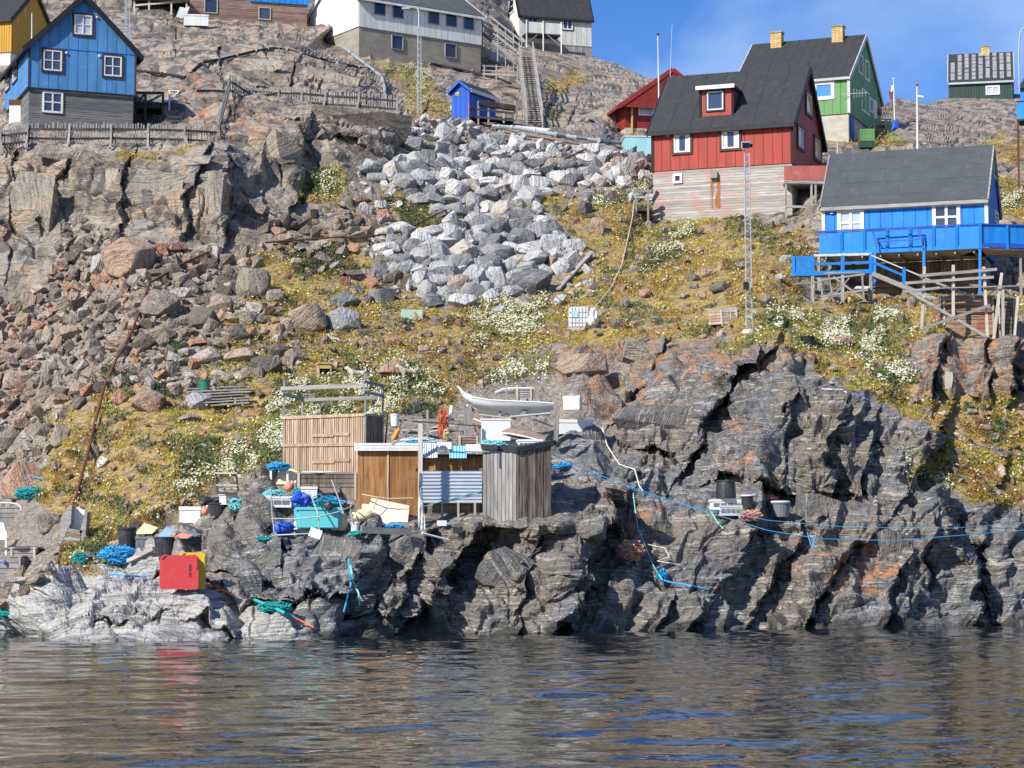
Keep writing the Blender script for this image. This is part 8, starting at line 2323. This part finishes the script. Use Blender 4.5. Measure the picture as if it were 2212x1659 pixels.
foam('outboard_box', 1234, 868, 38, 26, 'white angular box at the stern end of the boat rack', D=Dk + .2, ang=-.25, dep=.5)
foam('foam_slab', 1072, 926, 66, 44, 'large white tilted foam panel leaning under the boat rack', D=79.5, ang=.15, dep=.25, lidh=.08)
foam('chest_freezer', 1245, 920, 76, 28, 'cream white box lying tilted beside the rock behind the sheds', 'white_plastic', dep=.7, ang=.18, D=83.2)
net('net_bundle', 957, 915, 20, 62, 'orange_rope', 'hanging bundle of orange rope on a rail behind the sheds', 46, 23, D=78.5)
net('net_bundle', 965, 940, 14, 26, 'straw_rope', 'small bundle of straw coloured rope under the orange one', 20, 24, D=78.2)
hr = root('hanging_rail', gp(900, 960, 0), 'pole rail with upright posts behind the plywood shed', 'rail')
fH = Face(P(900, 950, 78.8), (1, 0, 0), (0, -1, 0))
for U in (858, 923, 957, 1005): bar(fH, hr, U, 975, U, 885 if U > 900 else 890, .09, 'grey_wood_v', 'post')
bar(fH, hr, 850, 908, 1012, 906, .07, 'grey_wood', 'rail'); bar(fH, hr, 832, 965, 838, 890, .05, 'dark_wood', 'hook'); bar(fH, hr, 970, 912, 975, 876, .09, 'white_plastic', 'float')
o = root('fender', P(856, 938, 77.5), 'long orange fender leaning behind the plywood shed', 'fender'); MB().tube([P(848, 953, 77.5), P(850, 948, 77.5), P(860, 930, 77.5), P(863, 925, 77.5)], [.05, .09, .09, .04], 10).build('float', 'orange_plastic', o); MB().tube([P(863, 925, 77.5), P(866, 915, 77.5)], .02, 5).build('eye', 'black_plastic', o)
tub('bucket', 853, 907, 20, 22, 'white_plastic', 'white patched bucket hung on the rail behind the plywood shed', .85, D=77.8, cat='bucket')
for k, (U, V, w, h) in enumerate([(890, 935, 46, 12), (960, 930, 60, 10), (930, 945, 50, 10)]):
    c = gp(U, V, .1); o = root('scrap_board', c, ['white warped board among the scrap behind the plywood shed', 'pale flat board under the orange rope bundle', 'broken white board propped on the scrap behind the shed roof'][k], 'board')
    MB().beam(c + Vector((-w * pxm(c.y) / 2, 0, .1)), c + Vector((w * pxm(c.y) / 2, .1, .12 + .1 * k)), .25, .04).build('board', 'aged_white_paint', o)
crate('scrap_box', 988, 945, 1035, 962, 77.0, 3, 'brown_boards', 'low brown box behind the corner of the plywood shed', .5)

# kennels and dogs
def kennel(U, V, w, h, label, mat='tan_plank', ang=.2):
    c = gp(U, V + h / 2, .1); s_ = pxm(c.y); W, H = w * s_, h * s_
    rt_ = root('kennel', c, label, 'kennel'); e = Vector((math.cos(ang), math.sin(ang), 0)); b = Vector((-math.sin(ang), math.cos(ang), 0))
    for x in (-W / 2, W / 2 - .04): MB().obox(c + e * x + zv_(-.1), e * .04, b * .6, zv_(H * .85 + .1)).build('side', mat, rt_)
    MB().obox(c - e * W / 2 + b * .58 + zv_(-.1), e * W, b * .04, zv_(H + .1)).build('back', mat, rt_)
    MB().obox(c - e * (W / 2 + .04) - b * .05 + zv_(H * .85), e * (W + .08), b * .7, zv_(.05) ).build('roof', 'rust' if mat == 'rust' else mat, rt_)
    MB().obox(c - e * W / 2 + zv_(H * .5), e * W, b * .03, zv_(H * .35)).build('front_board', 'cream_paint' if mat != 'rust' else 'rust', rt_)
kennel(702, 796, 28, 30, 'open wooden kennel on the gravel above the plank shed'); kennel(843, 812, 40, 18, 'rusty metal kennel on the gravel beside the grey dog', 'rust')
def dog(U, V, hpx, mat, label, pose, face=1):
    c = gp(U, V, .15); k = hpx * pxm(c.y) / .62
    if pose == 'stand':
        J = {'hip': (-.32, 0, .46), 'mid': (0, 0, .45), 'sh': (.27, 0, .48), 'nk': (.40, 0, .60), 'hd': (.50, 0, .68), 'nose': (.64, 0, .64), 'ta': (-.42, 0, .60), 'tb': (-.38, 0, .74), 'tc': (-.28, 0, .72),
             'fl1': (.27, .09, .26), 'fl2': (.28, .09, .02), 'fr1': (.25, -.09, .26), 'fr2': (.26, -.09, .02), 'hl1': (-.27, .09, .30), 'hl2': (-.37, .09, .18), 'hl3': (-.34, .09, .02), 'hr1': (-.25, -.09, .30), 'hr2': (-.35, -.09, .18), 'hr3': (-.32, -.09, .02), 'e1': (.46, .06, .78), 'e2': (.46, -.06, .78)}
    elif pose == 'sit':
        J = {'hip': (-.18, 0, .16), 'mid': (-.05, 0, .30), 'sh': (.08, 0, .44), 'nk': (.13, 0, .56), 'hd': (.17, 0, .66), 'nose': (.30, 0, .62), 'ta': (-.30, 0, .08), 'tb': (-.42, 0, .05), 'tc': (-.50, 0, .06),
             'fl1': (.12, .08, .24), 'fl2': (.14, .08, .02), 'fr1': (.12, -.08, .24), 'fr2': (.14, -.08, .02), 'hl1': (-.05, .12, .16), 'hl2': (-.14, .13, .05), 'hl3': (.03, .13, .02), 'hr1': (-.05, -.12, .16), 'hr2': (-.14, -.13, .05), 'hr3': (.03, -.13, .02), 'e1': (.13, .06, .77), 'e2': (.13, -.06, .77)}
    else:
        J = {'hip': (-.36, 0, .15), 'mid': (-.08, 0, .16), 'sh': (.22, 0, .19), 'nk': (.33, 0, .32), 'hd': (.38, 0, .42), 'nose': (.51, 0, .38), 'ta': (-.48, 0, .08), 'tb': (-.58, 0, .05), 'tc': (-.66, 0, .06),
             'fl1': (.30, .09, .06), 'fl2': (.48, .09, .03), 'fr1': (.30, -.09, .06), 'fr2': (.48, -.09, .03), 'hl1': (-.25, .12, .09), 'hl2': (-.36, .14, .04), 'hl3': (-.20, .15, .03), 'hr1': (-.25, -.12, .09), 'hr2': (-.36, -.14, .04), 'hr3': (-.20, -.15, .03), 'e1': (.34, .06, .53), 'e2': (.34, -.06, .53)}
    rad = {'hip': .12, 'mid': .12, 'sh': .145, 'nk': .10, 'hd': .095, 'nose': .04, 'ta': .05, 'tb': .06, 'tc': .035, 'e1': .02, 'e2': .02}
    E = [('hip', 'mid'), ('mid', 'sh'), ('sh', 'nk'), ('nk', 'hd'), ('hd', 'nose'), ('hip', 'ta'), ('ta', 'tb'), ('tb', 'tc'), ('sh', 'fl1'), ('fl1', 'fl2'), ('sh', 'fr1'), ('fr1', 'fr2'), ('hip', 'hl1'), ('hl1', 'hl2'), ('hl2', 'hl3'), ('hip', 'hr1'), ('hr1', 'hr2'), ('hr2', 'hr3'), ('hd', 'e1'), ('hd', 'e2')]
    nm = list(J)
    me = bpy.data.meshes.new('dog_skeleton')
    me.from_pydata([(J[n][0] * face * k, J[n][1] * k, J[n][2] * k) for n in nm], [(nm.index(a), nm.index(b)) for a, b in E], [])
    o = bpy.data.objects.new('dog_skeleton', me); COL.objects.link(o)
    sk = o.modifiers.new('skin', 'SKIN')
    for i, n in enumerate(nm):
        r_ = rad.get(n, .055 if n.endswith('1') else .035) * k
        me.skin_vertices[0].data[i].radius = (r_, r_)
        me.skin_vertices[0].data[i].use_root = (n == 'mid')
    o.modifiers.new('sub', 'SUBSURF').levels = 1
    dg = bpy.context.evaluated_depsgraph_get()
    m2 = bpy.data.meshes.new_from_object(o.evaluated_get(dg))
    bpy.data.objects.remove(o)
    m2.materials.clear(); m2.materials.append(MATS[mat])
    m2.polygons.foreach_set('use_smooth', [True] * len(m2.polygons))
    d_ = bpy.data.objects.new('sled_dog', m2); COL.objects.link(d_); d_.location = c; d_.rotation_euler = (0, 0, -.25 * face)
    setprops(d_, label, 'dog')
dog(901, 693, 16, 'dog_tan', 'small tan dog sitting in front of the pale green freezer box', 'sit', -1)
dog(722, 738, 20, 'dog_white', 'cream white dog lying on the bare gravel under the pale slab', 'lie', -1)
dog(772, 826, 28, 'dog_white', 'cream sled dog standing behind the drying rack', 'stand', -1)
dog(884, 824, 30, 'dog_husky', 'sandy sled dog with a curled tail standing beside the rusty kennel', 'stand', -1)

# plank platform with the green tub
o = root('plank_platform', gp(470, 868, .1), 'collapsed platform of old grey planks on the slope', 'platform')
r_ = random.Random(9)
for k in range(7):
    V = 840 + 6 * k; a, b = gp(405 + 8 * k + r_.uniform(-8, 8), V + 6, .3), gp(548 + r_.uniform(-25, 12), V, .3)
    MB().beam(a + zv_(.1), b + zv_(.1), .26, .05).build('plank', 'grey_wood', o)
tub('green_tub', 442, 831, 25, 20, 'green_plastic', 'dark green tub standing on the old plank platform', .86, fwd=.45)
o = root('chute_box', gp(158, 1180, .2), 'tilted weathered wooden chute box hung on the rusty pipe', 'chute')
Dc = gp(160, 1180).y - .35
def pr(n_, pts, ex, m_): MB().prism([P(U, V, d) for U, V, d in pts], ex).build(n_, m_, o)
pr('side', [(129, 1168, Dc), (131, 1120, Dc), (150, 1090, Dc), (155, 1092, Dc), (153, 1130, Dc), (134, 1172, Dc)], (0, .6, 0), 'grey_wood')
pr('side', [(184, 1158, Dc), (189, 1106, Dc), (184, 1104, Dc), (172, 1150, Dc), (176, 1165, Dc)], (0, .6, 0), 'grey_wood')
pr('back', [(154, 1092, Dc + .5), (184, 1102, Dc + .5), (172, 1150, Dc + .5), (150, 1140, Dc + .5)], (0, .05, 0), 'white_paint')
for k in range(4): pr('front_plank', [(146 - 4 * k, 1141 + 9 * k, Dc), (178 - 2 * k, 1146 + 8 * k, Dc), (176 - 2 * k, 1153 + 8 * k, Dc), (144 - 4 * k, 1149 + 9 * k, Dc)], (0, .05, 0), 'red_brown_plank' if k % 2 else 'grey_wood')
# old gear at the left edge
crate('storage_box', 20, 1186, 78, 1222, gp(50, 1224, .2).y, 4, 'grey_wood', 'whitish plank box with a dark tarpaulin on its lid beyond the shore stones', .7)
lump('roof_tarp', P(50, 1184, gp(50, 1224, .2).y + .3), .62, .4, .07, 'tarp_grey', 'dark tarpaulin folded over the whitish plank box', 'tarpaulin', 31, 3, .4)
crate('plank_crate', -30, 1204, 46, 1250, gp(10, 1254, .2).y, 4, 'grey_wood', 'pale grey plank crate with a blue float hung on its front', .7, posts='grey_wood_v')
crate('plank_crate', -40, 1098, 60, 1128, gp(20, 1132, .2).y, 3, 'grey_wood_v', 'weathered grey sled box under a bent white tube', .7)
o = root('tube_hoop', gp(10, 1100, .2), 'bent white tube arching over the weathered sled box', 'tube'); dd = gp(20, 1132, .2).y - .1
MB().tube([P(-30, 1086, dd), (P(20, 1086, dd)), P(38, 1089, dd), P(45, 1096, dd), P(46, 1104, dd)], .03, 6).build('tube', 'white_plastic', o)
o = root('plastic_chair', gp(2, 1200, .2), 'old white plastic chair beside the pale grey crate', 'chair'); dd = gp(5, 1200).y - .4
MB().prism([P(-14, 1166, dd), P(14, 1166, dd), P(14, 1150, dd + .4), P(-14, 1150, dd + .4)], zv_(.04)).build('seat', 'white_plastic', o)
MB().prism([P(-14, 1150, dd + .4), P(12, 1150, dd + .4), P(8, 1130, dd + .5), P(-6, 1126, dd + .5), P(-14, 1130, dd + .5)], (0, .04, 0)).build('backrest', 'white_plastic', o)
for U, d in ((-12, dd), (13, dd), (-12, dd + .4), (13, dd + .4)): MB().beam(P(U, 1202, d), P(U, 1158, d), .05).build('leg', 'white_plastic', o)
lump('blue_float', P(10, 1215, gp(10, 1254, .2).y - .08), .05, .05, .09, 'blue_plastic', 'small blue float hanging on the pale grey crate', 'float', 33, 2, .1)
net('net_heap', 66, 1066, 56, 26, 'teal_rope', 'teal net heaped at the foot of the roped boulder', 40, 34)
net('net_heap', 14, 1324, 46, 20, 'teal_rope', 'teal net washed up among the shore stones', 34, 35)
rope([(-10, 1048), (20, 1030), (42, 1006), (60, 1024), (86, 1034)], .03, 'blue_rope', 'blue rope draped over the large dark boulder', fwd=.5)
rope([(-10, 1078), (30, 1046), (60, 1024)], .022, 'white_rope', 'pale rope running down the large dark boulder', fwd=.5)
net('rope_knot', 57, 1042, 12, 20, 'blue_rope', 'knotted blue rope end hanging on the dark boulder', 16, 36, cat='rope')

# ------------------------------------------------------------------ gear on the right-hand rock
tub('rubber_tub', 1568, 1056, 40, 36, 'black_plastic', 'black tub turned upside down on the white fish boxes', 1.12, rim=True, D=gp(1575, 1110, .3).y + .15)
foam('fish_box', 1572, 1088, 70, 18, 'white fish box under the upturned black tub', D=gp(1575, 1110, .3).y, dep=.5, slots=4); foam('fish_box', 1585, 1101, 62, 18, 'lower white fish box with slotted sides on the rock', 'aged_white_paint', D=gp(1585, 1112, .35).y - .1, dep=.4, slots=5)
tub('bucket', 1614, 1084, 27, 22, 'black_plastic', 'black bucket with a white lid beside the fish boxes', .88, lid='white_plastic', cat='bucket'); tub('bucket', 1686, 1100, 42, 28, 'grey_plastic', 'wide grey bucket with a white rim beside the red net', .9, lid='white_plastic', cat='bucket')
net('net_heap', 1660, 1076, 34, 14, 'pink_net', 'heap of red net behind the wide grey bucket', 30, 41); net('net_heap', 1622, 1114, 44, 22, 'pink_net', 'pink net spilling from under the fish boxes', 34, 42, mat2='sand_net')
net('net_heap', 1364, 1188, 50, 40, 'sand_net', 'round heap of orange and sand coloured net on the ledge', 60, 43, mat2='pink_net')
Dr = 71.0
rope([(1195, 983), (1281, 1021), (1368, 1054), (1493, 1096), (1659, 1146), (1771, 1164), (1934, 1168), (2240, 1143)], .012, 'blue_rope', 'long bright blue mooring rope strung across the shore rock', D=[72.6, 73, 73, 73.2, 73, 73, 73.5, 75])
rope([(1195, 998), (1300, 1034), (1400, 1068), (1493, 1094), (1580, 1108), (1659, 1124), (1834, 1139), (2059, 1141), (2240, 1127)], .010, 'blue_rope', 'upper blue mooring rope ending at the right edge of the rock', D=[72.6, 73, 73.2, 73.4, 73.6, 73.6, 73.8, 74.4, 75.4])
rope([(1366, 1054), (1372, 1100), (1378, 1140), (1396, 1186), (1411, 1221), (1431, 1253)], .019, 'pale_teal_rope', 'thick turquoise rope hanging down the rock to a knot', fwd=.5)
rope([(1431, 1253), (1450, 1258), (1481, 1263), (1531, 1273)], .028, 'blue_rope', 'blue rope end trailing from the turquoise knot', fwd=.4); net('rope_knot', 1430, 1242, 20, 26, 'blue_rope', 'frayed blue knot at the end of the turquoise rope', 18, 44, cat='rope')
rope([(1301, 924), (1311, 961), (1338, 1003), (1371, 1014), (1381, 1049), (1396, 1072)], .022, 'white_rope', 'white rope lying down the rock behind the blue mooring ropes', fwd=.35)
rope([(1400, 1176), (1436, 1184), (1446, 1202), (1420, 1212), (1470, 1220)], .016, 'white_rope', 'thin white line looped on the rock beside the turquoise rope', fwd=.35)
rope([(1545, 1100), (1530, 1094), (1550, 1128), (1562, 1142)], .02, 'pale_teal_rope', 'pale teal line tied to the mooring ropes', fwd=.5); net('rope_heap', 1215, 1006, 40, 14, 'blue_rope', 'bright blue line heaped beside the grey plank shed', 26, 45, cat='rope heap')
rope([(1820, 842), (1850, 850), (1994, 926), (2084, 954), (2240, 996)], .013, 'violet_rope', 'violet blue line stretched over the bluff into the dry heath', D=[83.5, 83.3, 82.3, 84, 86.5])
rope([(1775, 840), (1820, 842), (1829, 848)], .025, 'white_rope', 'short white rope end lying on top of the bluff', fwd=.3)
rope([(1744, 1150), (1754, 1185), (1764, 1150)], .02, 'blue_rope', 'slack blue loop hanging below the mooring ropes', D=[73, 72.9, 73])
rope([(753, 1208), (757, 1240), (758, 1262), (750, 1295), (743, 1322)], .03, 'blue_rope', 'blue and turquoise rope hanging in the cleft below the sheds', fwd=.5); rope([(757, 1222), (764, 1258), (775, 1282), (776, 1308)], .028, 'pale_teal_rope', 'turquoise rope end hanging beside the blue one in the cleft', fwd=.5)
rope([(550, 1296), (590, 1312), (636, 1334)], .05, 'teal_rope', 'teal net rope lying in the groove of the skerry', fwd=.35); net('net_heap', 592, 1312, 66, 22, 'teal_rope', 'long teal net stretched in the groove of the skerry', 40, 46); rope([(636, 1334), (660, 1346), (682, 1358)], .03, 'orange_rope', 'red rope end running down to the water', fwd=.3)
rope([(446, 1266), (470, 1270), (494, 1280), (500, 1284)], .045, 'orange_rope', 'thick red rope lying right of the yellow fish tub', fwd=.3); rope([(235, 1242), (250, 1240), (270, 1244), (300, 1245), (318, 1243)], .03, 'blue_rope', 'blue rope scraps on the pale skerry', fwd=.25)
